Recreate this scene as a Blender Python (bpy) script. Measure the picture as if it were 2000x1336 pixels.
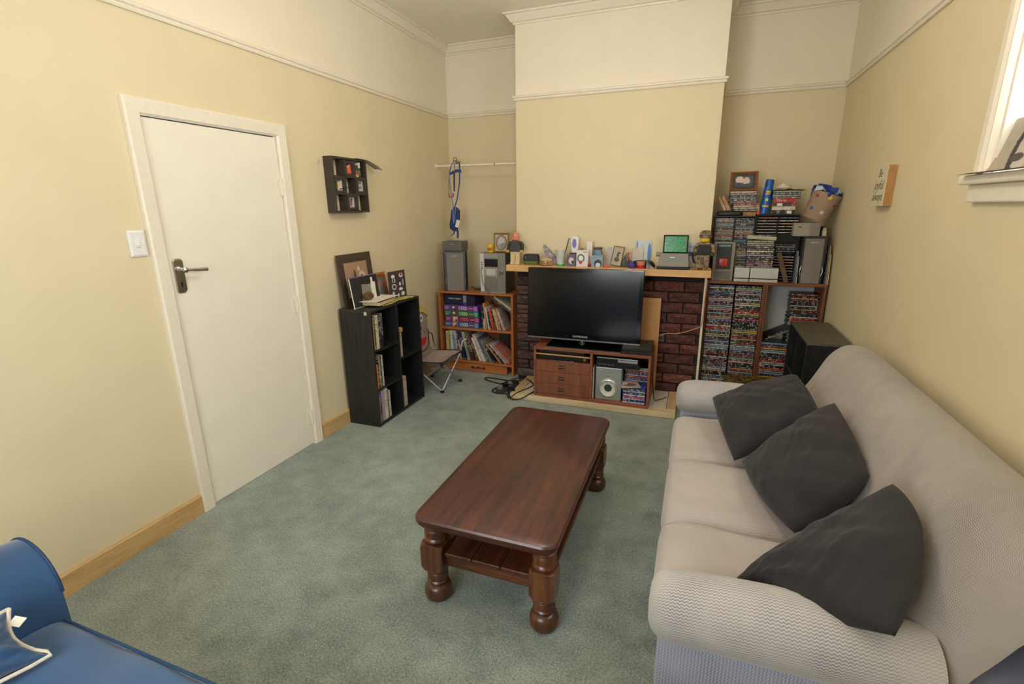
import bpy, bmesh, math, random
from mathutils import Vector, Matrix, Euler, noise
random.seed(7)
for o in list(bpy.data.objects): bpy.data.objects.remove(o)
scene = bpy.context.scene
COL = scene.collection

# ---------------------------------------------------------------- camera
CAM = Vector((2.3928, -4.6556, 1.5664))
YAW, PITCH, ROLL, FPX = -0.3595, -0.2675, -0.0119, 958.06
def cam_axes():
    cy, sy, cp, sp = math.cos(YAW), math.sin(YAW), math.cos(PITCH), math.sin(PITCH)
    f = Vector((sy*cp, cy*cp, sp)); r = Vector((cy, -sy, 0)); u = r.cross(f)
    cr, sr = math.cos(ROLL), math.sin(ROLL)
    return cr*r + sr*u, -sr*r + cr*u, f
_r, _u, _f = cam_axes()
cd = bpy.data.cameras.new('camera'); cam = bpy.data.objects.new('camera', cd); COL.objects.link(cam)
cam.matrix_world = Matrix(((_r.x, _u.x, -_f.x, CAM.x), (_r.y, _u.y, -_f.y, CAM.y), (_r.z, _u.z, -_f.z, CAM.z), (0, 0, 0, 1)))
cd.sensor_fit = 'HORIZONTAL'; cd.sensor_width = 36.0; cd.lens = FPX*36/2000; cd.clip_start = 0.02
scene.camera = cam

# ---------------------------------------------------------------- world, lights, exposure
world = bpy.data.worlds.new('overcast_sky'); scene.world = world; world.use_nodes = True
bg = world.node_tree.nodes['Background']; bg.inputs['Color'].default_value = (0.90, 0.95, 1.0, 1); bg.inputs['Strength'].default_value = 13.0
vs = scene.view_settings
vs.view_transform = 'Standard'; vs.look = 'None'; vs.gamma = 1.0; vs.exposure = -0.02; vs.use_curve_mapping = False
W, D1, CEIL, REAR = 3.34, 0.518, 3.03, -5.35           # room width, chimney depth, ceiling, rear wall
RWIN = (-3.75, -2.36, 1.66, 2.36)                      # right window y0 y1 z0 z1
BWIN = (0.75, 2.05, 0.95, 2.15)                        # rear window x0 x1 z0 z1
def area(name, loc, rot, sx, sy, portal=True, energy=0, color=(1, 1, 1)):
    l = bpy.data.lights.new(name, 'AREA'); l.shape = 'RECTANGLE'; l.size = sx; l.size_y = sy
    l.energy = energy; l.color = color
    o = bpy.data.objects.new(name, l); COL.objects.link(o); o.location = loc; o.rotation_euler = rot
    if portal: l.cycles.is_portal = True
    return o
area('daylight_portal', (W+0.16, (RWIN[0]+RWIN[1])/2, (RWIN[2]+RWIN[3])/2), (0, math.pi/2, 0), RWIN[3]-RWIN[2], RWIN[1]-RWIN[0])
area('daylight_portal', ((BWIN[0]+BWIN[1])/2, REAR-0.16, (BWIN[2]+BWIN[3])/2), (math.pi/2, 0, 0), BWIN[1]-BWIN[0], BWIN[3]-BWIN[2])
LAMP_POWER, LAMP_COL = 36.0, (1.0, 0.92, 0.80)

# ---------------------------------------------------------------- helpers
def lin(c):
    if isinstance(c, str): c = tuple(int(c[i:i+2], 16) for i in (0, 2, 4))
    return tuple(((x/255)/12.92 if x/255 <= 0.04045 else ((x/255+0.055)/1.055)**2.4) for x in c) + (1.0,)
class NT:
    def __init__(s, name):
        s.m = bpy.data.materials.new(name); s.m.use_nodes = True; s.t = s.m.node_tree; s.p = s.t.nodes['Principled BSDF']
    def n(s, typ, **kw):
        nd = s.t.nodes.new(typ)
        for k, v in kw.items():
            if k.startswith('i_'):
                key = k[2:]; key = int(key) if key.isdigit() else key
                nd.inputs[key].default_value = v
            else: setattr(nd, k, v)
        return nd
    def l(s, a, b): s.t.links.new(a, b)
    def math(s, op, a, b=0.0, c=None):
        nd = s.n('ShaderNodeMath', operation=op)
        for i, v in enumerate([a, b] + ([c] if c is not None else [])):
            if isinstance(v, (int, float)): nd.inputs[i].default_value = v
            else: s.l(v, nd.inputs[i])
        return nd.outputs[0]
    def ramp(s, fac, stops):
        r = s.n('ShaderNodeValToRGB'); e = r.color_ramp.elements
        while len(e) < len(stops): e.new(0.5)
        for i, (p, c) in enumerate(stops):
            e[i].position = p; e[i].color = c if len(c) == 4 else lin(c)
        s.l(fac, r.inputs[0]); return r.outputs[0]
    def mix(s, fac, a, b, bt='MIX'):
        nd = s.n('ShaderNodeMix', data_type='RGBA', blend_type=bt)
        for idx, v in ((0, fac), (6, a), (7, b)):
            if isinstance(v, (int, float)): nd.inputs[idx].default_value = v
            elif isinstance(v, tuple): nd.inputs[idx].default_value = v
            else: s.l(v, nd.inputs[idx])
        return nd.outputs[2]
    def noise(s, scale, detail=3, vec=None, rough=0.55):
        nd = s.n('ShaderNodeTexNoise'); nd.inputs['Scale'].default_value = scale; nd.inputs['Detail'].default_value = detail; nd.inputs['Roughness'].default_value = rough
        if vec is not None: s.l(vec, nd.inputs['Vector'])
        return nd.outputs['Fac']
    def coord(s, kind='Object', scale=(1, 1, 1), rot=(0, 0, 0)):
        tc = s.n('ShaderNodeTexCoord'); mp = s.n('ShaderNodeMapping'); mp.inputs['Scale'].default_value = scale; mp.inputs['Rotation'].default_value = rot
        s.l(tc.outputs[kind], mp.inputs[0]); return mp.outputs[0]
    def bump(s, h, strength=0.3, dist=0.002):
        b = s.n('ShaderNodeBump'); b.inputs['Strength'].default_value = strength; b.inputs['Distance'].default_value = dist
        s.l(h, b.inputs['Height']); s.l(b.outputs[0], s.p.inputs['Normal'])
    def base(s, c):
        if isinstance(c, tuple): s.p.inputs['Base Color'].default_value = c
        else: s.l(c, s.p.inputs['Base Color'])
    def rough(s, v): s.p.inputs['Roughness'].default_value = v
_mc = {}
def M(c, rough=0.6, var=0.06, metal=0.0, scale=40.0, bump=0.0, name='paint', spec=0.5, emit=0):
    key = (str(c), rough, var, metal, scale, bump, name, spec, emit)
    if key in _mc: return _mc[key]
    t = NT(name); col = lin(c)
    v = t.coord('Object'); f = t.noise(scale, 3, v)
    dk = tuple(x*(1-var*2.2) for x in col[:3]) + (1,); lt = tuple(min(1, x*(1+var*1.6)) for x in col[:3]) + (1,)
    t.base(t.ramp(f, [(0.3, dk), (0.7, lt)])); t.rough(rough); t.p.inputs['Metallic'].default_value = metal
    t.p.inputs['Specular IOR Level'].default_value = spec
    if bump: t.bump(f, bump, 0.002)
    if emit:
        t.p.inputs['Emission Color'].default_value = col; t.p.inputs['Emission Strength'].default_value = emit
    _mc[key] = t.m; return t.m
def wood(name, c0, c1, rough=0.45, axis='x', scale=1.0, coat=0.0, fine=1.0):
    t = NT(name)
    sc = {'x': (1.2, 14, 14), 'y': (14, 1.2, 14), 'z': (14, 14, 1.2)}[axis]
    v = t.coord('Object', tuple(x*scale for x in sc)); n1 = t.noise(2.2, 6, v, 0.62)
    v2 = t.coord('Object', tuple(x*scale*6 for x in sc)); n2 = t.noise(3.0, 3, v2, 0.6)
    f = t.math('ADD', t.math('MULTIPLY', n1, 0.7), t.math('MULTIPLY', n2, 0.3*fine))
    t.base(t.ramp(f, [(0.32, c0), (0.62, c1)])); t.rough(rough); t.bump(n2, 0.08, 0.001)
    if coat: t.p.inputs['Coat Weight'].default_value = coat; t.p.inputs['Coat Roughness'].default_value = 0.22
    return t.m

class B:
    def __init__(s, off=(0, 0, 0)):
        s.bm = bmesh.new(); s.o = Vector(off); s.uv = None
    def V(s, p): return s.bm.verts.new(Vector(p) - s.o)
    def F(s, vs, m=0):
        try: f = s.bm.faces.new(vs)
        except ValueError: return None
        f.material_index = m; return f
    def box(s, x0, x1, y0, y1, z0, z1, m=0, rot=None, piv=None):
        pts = [(x, y, z) for z in (z0, z1) for y in (y0, y1) for x in (x0, x1)]
        if rot is not None:
            c = Vector(piv) if piv is not None else Vector(((x0+x1)/2, (y0+y1)/2, (z0+z1)/2)); R = Euler(rot).to_matrix()
            pts = [c + R @ (Vector(p)-c) for p in pts]
        v = [s.V(p) for p in pts]
        for q in ((0, 2, 3, 1), (4, 5, 7, 6), (0, 1, 5, 4), (2, 6, 7, 3), (0, 4, 6, 2), (1, 3, 7, 5)): s.F([v[i] for i in q], m)
        return s
    def loft(s, rings, m=0, cap=True, closed=True, uvl=None):
        vr = [[s.V(p) for p in r] for r in rings]; n = len(vr[0])
        for a, b in zip(vr[:-1], vr[1:]):
            for i in range(n if closed else n-1): s.F([a[i], a[(i+1) % n], b[(i+1) % n], b[i]], m)
        if cap and closed:
            s.F(list(reversed(vr[0])), m); s.F(vr[-1], m)
        return s
    def lathe(s, prof, c=(0, 0, 0), n=20, m=0, axis='z', cap=True):
        rings = []
        for r, z in prof:
            ring = []
            for i in range(n):
                a = 2*math.pi*i/n; x, y = max(r, 1e-4)*math.cos(a), max(r, 1e-4)*math.sin(a)
                p = {'z': (x, y, z), 'y': (x, z, -y), 'x': (z, x, y)}[axis]
                ring.append((c[0]+p[0], c[1]+p[1], c[2]+p[2]))
            rings.append(ring)
        return s.loft(rings, m, cap)
    def cyl(s, p0, p1, r0, r1=None, n=14, m=0):
        p0, p1 = Vector(p0), Vector(p1); r1 = r0 if r1 is None else r1
        d = (p1-p0).normalized(); a = d.orthogonal().normalized(); b = d.cross(a)
        return s.loft([[p + a*(r*math.cos(t)) + b*(r*math.sin(t)) for t in (2*math.pi*i/n for i in range(n))] for p, r in ((p0, r0), (p1, r1))], m)
    def tube(s, pts, r, n=8, sub=6, m=0):
        P = [Vector(p) for p in pts]
        if sub > 1 and len(P) > 2:
            Q = []
            for i in range(len(P)-1):
                a, b, c, d = P[max(i-1, 0)], P[i], P[i+1], P[min(i+2, len(P)-1)]
                for k in range(sub):
                    t = k/sub
                    Q.append(0.5*((2*b) + (c-a)*t + (2*a-5*b+4*c-d)*t*t + (3*b-a-3*c+d)*t**3))
            P = Q + [P[-1]]
        rings = []; ref = None
        for i, p in enumerate(P):
            d = (P[min(i+1, len(P)-1)] - P[max(i-1, 0)])
            d = d.normalized() if d.length > 1e-9 else Vector((0, 0, 1))
            if ref is None: ref = d.orthogonal().normalized()
            ref = (ref - d*ref.dot(d)); ref = ref.normalized() if ref.length > 1e-6 else d.orthogonal().normalized()
            b = d.cross(ref); rr = r(i/(len(P)-1)) if callable(r) else r
            rings.append([p + ref*(rr*math.cos(t)) + b*(rr*math.sin(t)) for t in (2*math.pi*k/n for k in range(n))])
        return s.loft(rings, m)
    def prism(s, poly, axis, a0, a1, m=0):
        f = {'x': lambda u, v, a: (a, u, v), 'y': lambda u, v, a: (u, a, v), 'z': lambda u, v, a: (u, v, a)}[axis]
        return s.loft([[f(u, v, a) for u, v in poly] for a in (a0, a1)], m)
    def grid(s, fn, nu, nv, m=0, uv=None):
        if uv and s.uv is None: s.uv = s.bm.loops.layers.uv.new('UVMap')
        g = [[s.V(fn(i/nu, j/nv)) for j in range(nv+1)] for i in range(nu+1)]
        for i in range(nu):
            for j in range(nv):
                f = s.F([g[i][j], g[i+1][j], g[i+1][j+1], g[i][j+1]], m)
                if f and uv:
                    for lp, (a, b) in zip(f.loops, ((i, j), (i+1, j), (i+1, j+1), (i, j+1))): lp[s.uv].uv = (uv[0]*a/nu, uv[1]*b/nv)
        return s
    def mesh(s, name, mats, bevel=0, seg=2, smooth=False, weld=0):
        bm = s.bm
        if weld: bmesh.ops.remove_doubles(bm, verts=bm.verts, dist=weld)
        bmesh.ops.recalc_face_normals(bm, faces=bm.faces)
        if bevel:
            es = [e for e in bm.edges if len(e.link_faces) == 2 and e.calc_face_angle(0) > 0.6]
            bmesh.ops.bevel(bm, geom=es, offset=bevel, segments=seg, affect='EDGES', profile=0.5, clamp_overlap=True)
        me = bpy.data.meshes.new(name); bm.to_mesh(me); bm.free()
        for mt in (mats if isinstance(mats, (list, tuple)) else [mats]): me.materials.append(mt)
        if smooth:
            for p in me.polygons: p.use_smooth = True
            try: me.set_sharp_from_angle(angle=smooth if isinstance(smooth, float) else 0.7)
            except Exception: pass
        return me
    def obj(s, name, mats, parent=None, loc=None, rot=None, **kw):
        return link(name, s.mesh(name, mats, **kw), parent, loc if loc is not None else (s.o if parent is None else (0, 0, 0)), rot)
def link(name, me, parent=None, loc=(0, 0, 0), rot=None):
    o = bpy.data.objects.new(name, me); COL.objects.link(o); o.parent = parent; o.location = loc
    if rot is not None: o.rotation_euler = rot
    return o
def tag(o, label, cat, group=None):
    o['label'] = label; o['category'] = cat
    if group: o['group'] = group
    return o
def thing(name, label, cat, loc=(0, 0, 0), rot=(0, 0, 0), group=None):
    o = bpy.data.objects.new(name, None); COL.objects.link(o); o.location = loc; o.rotation_euler = rot; o.empty_display_size = 0.05
    return tag(o, label, cat, group)
def struct(o, label=None):
    o['kind'] = 'structure'
    if label: o['label'] = label
    return o
def text(body, size, mat, parent, loc, rot, name='lettering', depth=0.0006, align='CENTER', shear=0.0, sx=1.0):
    c = bpy.data.curves.new('t', 'FONT'); c.body = body; c.size = size; c.extrude = depth; c.align_x = align; c.align_y = 'CENTER'; c.shear = shear; c.resolution_u = 3
    o = bpy.data.objects.new('t', c); COL.objects.link(o)
    bpy.context.view_layer.update()
    me = bpy.data.meshes.new_from_object(o); bpy.data.objects.remove(o); bpy.data.curves.remove(c)
    me.materials.clear(); me.materials.append(mat)
    if sx != 1.0:
        for v in me.vertices: v.co.x *= sx
    return link(name, me, parent, loc, rot)
H = math.pi/2
FRONT = (H, 0, 0)            # text facing -y
EAST = (H, 0, H)             # text facing +x
WEST = (H, 0, -H)            # text facing -x

# ---------------------------------------------------------------- shared materials
def plaster(name, c):
    t = NT(name); v = t.coord('Object'); n = t.noise(3.5, 4, v); col = lin(c)
    t.base(t.ramp(n, [(0.3, tuple(x*0.955 for x in col[:3])+(1,)), (0.72, col)])); t.rough(0.55)
    n2 = t.noise(70, 4, v); t.bump(n2, 0.12, 0.002); return t.m
m_low = plaster('cream_wall_paint', (225, 210, 173))
m_up = plaster('pale_frieze_paint', (237, 226, 203))
m_ceil = plaster('ceiling_paint', (246, 239, 222))
m_trim = M((236, 226, 206), 0.38, 0.015, name='trim_paint')
m_door = M((240, 232, 214), 0.36, 0.012, scale=6, name='door_paint')
def carpet():
    t = NT('teal_carpet'); v = t.coord('Object')
    big = t.noise(1.1, 4, v, 0.6); mid = t.noise(7.0, 5, v, 0.6); fine = t.noise(320, 2, v); tuft = t.noise(120, 3, v)
    f = t.math('ADD', t.math('MULTIPLY', big, 0.16), t.math('ADD', t.math('MULTIPLY', mid, 0.18), t.math('ADD', t.math('MULTIPLY', tuft, 0.30), t.math('MULTIPLY', fine, 0.36))))
    base = t.ramp(f, [(0.40, (94, 106, 101)), (0.50, (140, 151, 141)), (0.60, (180, 189, 176))])
    st = t.noise(2.3, 5, t.coord('Object', (1, 1, 1), (0, 0, 1.1)), 0.68)
    stain = t.ramp(st, [(0.60, (255, 255, 255)), (0.74, (190, 200, 198))])
    t.base(t.mix(1.0, base, stain, 'MULTIPLY')); t.rough(0.95); t.p.inputs['Specular IOR Level'].default_value = 0.15
    t.p.inputs['Sheen Weight'].default_value = 0.25
    t.bump(t.math('ADD', fine, tuft), 0.7, 0.006); return t.m
m_carpet = carpet()
m_base = wood('raw_pine_skirting', (178, 140, 86), (214, 178, 122), 0.5, 'y')
m_pine = wood('pine_mantel', (196, 146, 88), (226, 182, 124), 0.45, 'x')
m_pale = wood('pale_hearth_timber', (188, 164, 122), (224, 204, 166), 0.6, 'x')
m_orange = wood('orange_veneer', (150, 84, 40), (196, 122, 66), 0.4, 'x')
m_orange_v = wood('orange_veneer_upright', (146, 82, 40), (192, 118, 64), 0.4, 'z')
m_teak = wood('teak_veneer', (110, 60, 38), (152, 88, 58), 0.42, 'x')
m_teak_v = wood('teak_veneer_drawer', (104, 58, 38), (142, 84, 58), 0.45, 'z')
m_brownw = wood('brown_shelf_veneer', (84, 46, 24), (130, 76, 42), 0.45, 'z')
m_black = M((18, 18, 19), 0.35, 0.05, name='black_plastic')
m_blackm = M((26, 26, 27), 0.6, 0.08, name='black_matte')
m_grey = M((128, 122, 112), 0.5, 0.04, name='grey_plastic')
m_silver = M((176, 178, 176), 0.35, 0.03, 0.55, name='silver_plastic')
m_chrome = M((200, 198, 192), 0.22, 0.02, 1.0, name='brushed_metal')
m_white = M((232, 230, 224), 0.5, 0.02, name='white_plastic')
m_paper = M((228, 222, 208), 0.7, 0.03, name='paper')
m_red = M((190, 38, 30), 0.4, 0.05, name='red_plastic')
def blackwood():
    t = NT('black_woodgrain'); v = t.coord('Object', (40, 40, 2.5)); n = t.noise(4, 5, v, 0.65)
    t.base(t.ramp(n, [(0.35, (18, 18, 18)), (0.7, (48, 48, 46))])); t.rough(0.32); t.bump(n, 0.2, 0.001)
    return t.m
m_bkw = blackwood()

# ---------------------------------------------------------------- room shell
def wall_with_hole(b, axis, a0, a1, p0, p1, z0, z1, hole, m=0):
    """wall slab between planes a0..a1, spanning p0..p1 and z0..z1, with a rectangular hole (h0,h1,hz0,hz1)"""
    def bx(q0, q1, za, zb):
        if q1 - q0 < 1e-4 or zb - za < 1e-4: return
        if axis == 'x': b.box(a0, a1, q0, q1, za, zb, m)
        else: b.box(q0, q1, a0, a1, za, zb, m)
    if not hole: bx(p0, p1, z0, z1); return
    h0, h1, hz0, hz1 = hole; c = lambda v: min(max(v, z0), z1)
    bx(p0, h0, z0, z1); bx(h1, p1, z0, z1)
    bx(h0, h1, z0, c(hz0)); bx(h0, h1, c(hz1), z1)
ZR = 2.425                      # picture rail centre height
struct(B().box(-0.14, W+0.14, REAR-0.14, 0.14, -0.1, 0).obj('floor', m_carpet), 'teal green carpet covering the floor')
struct(B().box(-0.14, W+0.14, REAR-0.14, 0.14, CEIL, CEIL+0.1).obj('ceiling', m_ceil), 'off-white ceiling')
DOOR = (-3.005, -2.225, 0, 1.985)
b = B()
wall_with_hole(b, 'x', -0.14, 0, REAR, 0, 0, ZR, DOOR, 0); wall_with_hole(b, 'x', -0.14, 0, REAR, 0, ZR, CEIL, None, 1)
struct(b.obj('wall_left', [m_low, m_up]), 'cream left wall with paler frieze above the rail')
b = B(); b.box(-0.14, W+0.14, 0, 0.14, 0, ZR, 0); b.box(-0.14, W+0.14, 0, 0.14, ZR, CEIL, 1)
struct(b.obj('wall_back', [m_low, m_up]), 'cream back wall behind the alcoves')
CX0, CX1 = 0.895, 2.476
b = B(); b.box(CX0, CX1, -D1, 0, 1.03, ZR, 0); b.box(CX0, CX1, -D1, 0, ZR, CEIL, 1); 
b.box(CX0, 1.27, -D1+0.03, 0, 0, 1.03, 0); b.box(2.08, CX1, -D1+0.03, 0, 0, 1.03, 0); b.box(1.27, 2.08, -D1+0.03, 0, 0.56, 1.03, 0)
struct(b.obj('wall_chimney', [m_low, m_up]), 'cream chimney breast above the mantel shelf')
b = B(); wall_with_hole(b, 'x', W, W+0.16, REAR, 0, 0, ZR, RWIN, 0); wall_with_hole(b, 'x', W, W+0.16, REAR, 0, ZR, CEIL, None, 1)
struct(b.obj('wall_right', [m_low, m_up]), 'cream right wall with a high window')
b = B(); wall_with_hole(b, 'y', REAR-0.14, REAR, -0.14, W+0.14, 0, ZR, BWIN, 0); wall_with_hole(b, 'y', REAR-0.14, REAR, -0.14, W+0.14, ZR, CEIL, None, 1)
struct(b.obj('wall_rear', [m_low, m_up]), 'cream rear wall with a window')

# picture rail and cornice: profile swept along each wall run (offset from the wall, height)
RAIL = [(0, 2.407), (0.012, 2.407), (0.016, 2.415), (0.012, 2.424), (0.022, 2.430), (0.024, 2.440), (0.014, 2.446), (0, 2.450)]
CORN = [(0, 2.955), (0.012, 2.955), (0.014, 2.966), (0.030, 2.972), (0.040, 2.990), (0.056, 3.008), (0.060, 3.016), (0.075, 3.018), (0.075, CEIL), (0, CEIL)]
def run(prof, p0, p1, nrm, ext0=0, ext1=0):
    """moulding between plan points; ext = +1 mitred outward (external corner), -1 inward (internal corner), 0 square"""
    p0, p1, nrm = Vector(p0), Vector(p1), Vector(nrm); d = (p1-p0).normalized(); b = B()
    rings = []
    for p, e, sgn in ((p0, ext0, -1), (p1, ext1, 1)):
        rings.append([(*(p + nrm*o + d*(sgn*e*o)), z) for o, z in prof])
    b.loft(rings); return b
k = 0
for prof, nm in ((RAIL, 'picture rail'), (CORN, 'cornice')):
    for p0, p1, n, e0, e1, wh in (((0, REAR), (0, 0), (1, 0), -1, -1, 'left wall'), ((0, 0), (CX0, 0), (0, -1), -1, -1, 'left alcove'),
            ((CX0, 0), (CX0, -D1), (-1, 0), -1, 1, 'left cheek of the chimney'), ((CX0, -D1), (CX1, -D1), (0, -1), 1, 1, 'chimney breast'),
            ((CX1, -D1), (CX1, 0), (1, 0), 1, -1, 'right cheek of the chimney'), ((CX1, 0), (W, 0), (0, -1), -1, -1, 'right alcove'),
            ((W, 0), (W, REAR), (-1, 0), -1, -1, 'right wall')):
        k += 1
        struct(run(prof, p0, p1, n, e0, e1).obj(f'trim_{k}', m_trim, smooth=0.5), f'painted {nm} along the {wh}')
# skirting boards
for nm, y0, y1 in (('baseboard_left', REAR, -3.075), ('baseboard_left_far', -2.15, -0.6)):
    b = B(); b.prism([(0, 0), (0.018, 0), (0.018, 0.098), (0.014, 0.104), (0, 0.104)], 'y', y0, y1)
    b2 = B((0, (y0+y1)/2, 0)); b2.loft([[(x, y, z) for x, z in ((0, 0), (0.018, 0), (0.018, 0.098), (0.013, 0.104), (0, 0.104))] for y in (y0, y1)])
    b.bm.free(); struct(b2.obj(nm, m_base), 'unpainted pine skirting along the left wall')
b = B(); b.box(W-0.016, W, REAR, 0, 0, 0.1); struct(b.obj('baseboard_right', m_base), 'pine skirting along the right wall')

# door
d1 = bpy.data.objects.new('door_1', None); COL.objects.link(d1); d1.location = (0, -2.615, 0); struct(d1, 'flush white painted door with lever handle')
o = d1.location
B(o).box(-0.035, 0.004, -2.999, -2.231, 0.006, 1.98).obj('door_leaf', m_door, d1, bevel=0.002)
b = B(o)
def jamb(pts): b.loft(pts)
cw = 0.072
prof = [(0.0, 0), (0.0, 0.012), (0.010, 0.021), (cw-0.008, 0.024), (cw, 0.018), (cw, 0)]      # (outward from opening, proud)
def cas(path, dirs):
    rings = []
    for (y, z), (dy, dz) in zip(path, dirs): rings.append([(pr, y+dy*ou, z+dz*ou) for ou, pr in prof])
    b.loft(rings)
cas([(-3.003, 0), (-3.003, 1.985), (-2.227, 1.985), (-2.227, 0)], [(-1, 0), (-1, 1), (1, 1), (1, 0)])
b.box(-0.14, 0.0, -3.013, -3.003, 0, 1.985); b.box(-0.14, 0, -2.227, -2.217, 0, 1.985); b.box(-0.14, 0, -3.013, -2.217, 1.985, 1.995)
b.obj('door_casing', m_trim, d1)
for z in (1.70, 0.98, 0.20):
    b = B(o); b.cyl((0.012, -2.233, z-0.05), (0.012, -2.233, z+0.05), 0.0075, n=10); b.box(0.002, 0.008, -2.262, -2.233, z-0.048, z+0.048); b.box(0.002, 0.012, -2.233, -2.222, z-0.048, z+0.048)
    b.obj('hinge', m_trim, d1)
b = B(o); hp = [(-2.985, 1.185), (-2.975, 1.175), (-2.945, 1.175), (-2.935, 1.185), (-2.935, 1.335), (-2.945, 1.345), (-2.975, 1.345), (-2.985, 1.335)]
b.loft([[(x, (y+2.96)*sc-2.96, (z-1.26)*sc+1.26) for y, z in hp] for x, sc in ((0.004, 1.0), (0.010, 1.0), (0.014, 0.93))])
pl = b.obj('handle_plate', m_chrome, d1)
b = B(o); b.lathe([(0.016, 0.012), (0.016, 0.018), (0.010, 0.022), (0.009, 0.05), (0.013, 0.053), (0.013, 0.062), (0.006, 0.066)], (0, -2.96, 1.29), 16, axis='x')
b.tube([(0.056, -2.96, 1.29), (0.058, -2.93, 1.288), (0.056, -2.89, 1.284), (0.054, -2.845, 1.282)], lambda t: 0.006+0.005*t, 10)
b.obj('lever', m_chrome, pl, smooth=True)
B(o).box(0.012, 0.0155, -2.963, -2.957, 1.205, 1.226).lathe([(0.005, 0.013), (0.005, 0.0155)], (0, -2.96, 1.226), 10, axis='x').obj('keyhole', m_black, pl)
for y, z in ((-2.97, 1.335), (-2.95, 1.335), (-2.97, 1.185), (-2.95, 1.185)): B(o).lathe([(0.003, 0.0135), (0.002, 0.016)], (0, y, z), 8, axis='x').obj('screw', m_chrome, pl)

# right window
w1 = bpy.data.objects.new('window_1', None); COL.objects.link(w1); w1.location = (W, (RWIN[0]+RWIN[1])/2, RWIN[2]); struct(w1, 'white painted window with deep sill on the right wall')
o = w1.location; y0, y1, z0, z1 = RWIN
b = B(o)
for prof2 in ([(0, 0), (0, 0.010), (0.012, 0.022), (0.028, 0.018), (0.04, 0.026), (0.07, 0.026), (0.075, 0.018), (0.075, 0)],):
    rings = []
    for (y, z), (dy, dz) in zip([(y1, z0), (y1, z1), (y0, z1), (y0, z0)], [(1, 0), (1, 1), (-1, 1), (-1, 0)]):
        rings.append([(W-pr, y+dy*ou, z+dz*ou) for ou, pr in prof2])
    b.loft(rings)
b.obj('architrave', m_trim, w1)
b = B(o); b.box(W-0.001, W+0.155, y1-0.012, y1-0.0005, z0, z1-0.0005); b.box(W-0.001, W+0.155, y0+0.0005, y0+0.012, z0, z1-0.0005); b.box(W-0.001, W+0.155, y0+0.012, y1-0.012, z1-0.012, z1-0.0005); b.obj('window_jamb', m_trim, w1)
b = B(o); b.box(W-0.055, W+0.15, y0-0.1, y1+0.1, z0-0.032, z0); b.obj('window_sill', m_trim, w1, bevel=0.006)
b = B(o); b.box(W-0.026, W, y0-0.085, y1+0.085, z0-0.095, z0-0.032); b.obj('apron', m_trim, w1, bevel=0.006)
def sash(nm, parent, o, ax, at, p0, p1, q0, q1, rail=0.045, th=0.035):
    b = B(o)
    def bb(a0, a1, c0, c1):
        if ax == 'x': b.box(at, at+th, a0, a1, c0, c1)
        else: b.box(a0, a1, at, at+th, c0, c1)
    bb(p0, p0+rail, q0, q1); bb(p1-rail, p1, q0, q1); bb(p0+rail, p1-rail, q0, q0+rail); bb(p0+rail, p1-rail, q1-rail, q1)
    s_ = b.obj(nm, m_trim, parent, bevel=0.004)
    b = B(o)
    if ax == 'x': b.box(at+th/2, at+th/2+0.004, p0+rail, p1-rail, q0+rail, q1-rail)
    else: b.box(p0+rail, p1-rail, at+th/2, at+th/2+0.004, q0+rail, q1-rail)
    b.obj('pane', m_glass, s_)
tg = NT('window_glass'); tg.t.nodes.remove(tg.p)
tr = tg.n('ShaderNodeBsdfTransparent'); gl = tg.n('ShaderNodeBsdfGlossy'); gl.inputs['Roughness'].default_value = 0.02
mx = tg.n('ShaderNodeMixShader'); mx.inputs[0].default_value = 0.06; tg.l(tr.outputs[0], mx.inputs[1]); tg.l(gl.outputs[0], mx.inputs[2])
tg.l(mx.outputs[0], tg.t.nodes['Material Output'].inputs[0]); m_glass = tg.m
ym = (y0+y1)/2
sash('sash', w1, o, 'x', W+0.105, ym, y1, z0, z1); sash('sash', w1, o, 'x', W+0.105, y0, ym, z0, z1)
# rear window (behind the camera)
w2 = bpy.data.objects.new('window_2', None); COL.objects.link(w2); w2.location = ((BWIN[0]+BWIN[1])/2, REAR, BWIN[2]); struct(w2, 'window in the rear wall')
o = w2.location; x0, x1, z0, z1 = BWIN
b = B(o); b.box(x0-0.08, x0, REAR, REAR+0.024, z0, z1+0.08); b.box(x1, x1+0.08, REAR, REAR+0.024, z0, z1+0.08); b.box(x0, x1, REAR, REAR+0.024, z1, z1+0.08); b.obj('architrave', m_trim, w2)
B(o).box(x0-0.1, x1+0.1, REAR-0.14, REAR+0.05, z0-0.03, z0).obj('window_sill', m_trim, w2)
xm = (x0+x1)/2; sash('sash', w2, o, 'y', REAR-0.11, x0, xm, z0, z1); sash('sash', w2, o, 'y', REAR-0.11, xm, x1, z0, z1)
# ceiling lamp (above the frame)
lc = Vector((1.70, -2.60, 2.47))
t0 = NT('lit_opal_glass'); t0.base((0.8, 0.78, 0.7, 1)); t0.p.inputs['Emission Color'].default_value = LAMP_COL + (1,); t0.p.inputs['Emission Strength'].default_value = LAMP_POWER; m_opal = t0.m
lt = thing('pendant_lamp', 'white opal globe pendant lamp hanging in the middle of the room', 'lamp', lc)
B(lc).lathe([(0.05, CEIL), (0.05, CEIL-0.02), (0.01, CEIL-0.045)], (lc.x, lc.y, 0), 20).obj('ceiling_rose', m_white, lt)
B(lc).cyl((lc.x, lc.y, CEIL-0.04), (lc.x, lc.y, 2.80), 0.004, n=8).obj('flex', m_white, lt)
B(lc).lathe([(0.03, 2.81), (0.045, 2.80), (0.045, 2.765)], (lc.x, lc.y, 0), 20).obj('gallery', m_chrome, lt, smooth=0.5)
B(lc).lathe([(0.15*math.sin(math.pi*i/16), 2.62-0.15*math.cos(math.pi*i/16)) for i in range(17)], (lc.x, lc.y, 0), 28).obj('globe', m_opal, lt, smooth=True)

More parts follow.
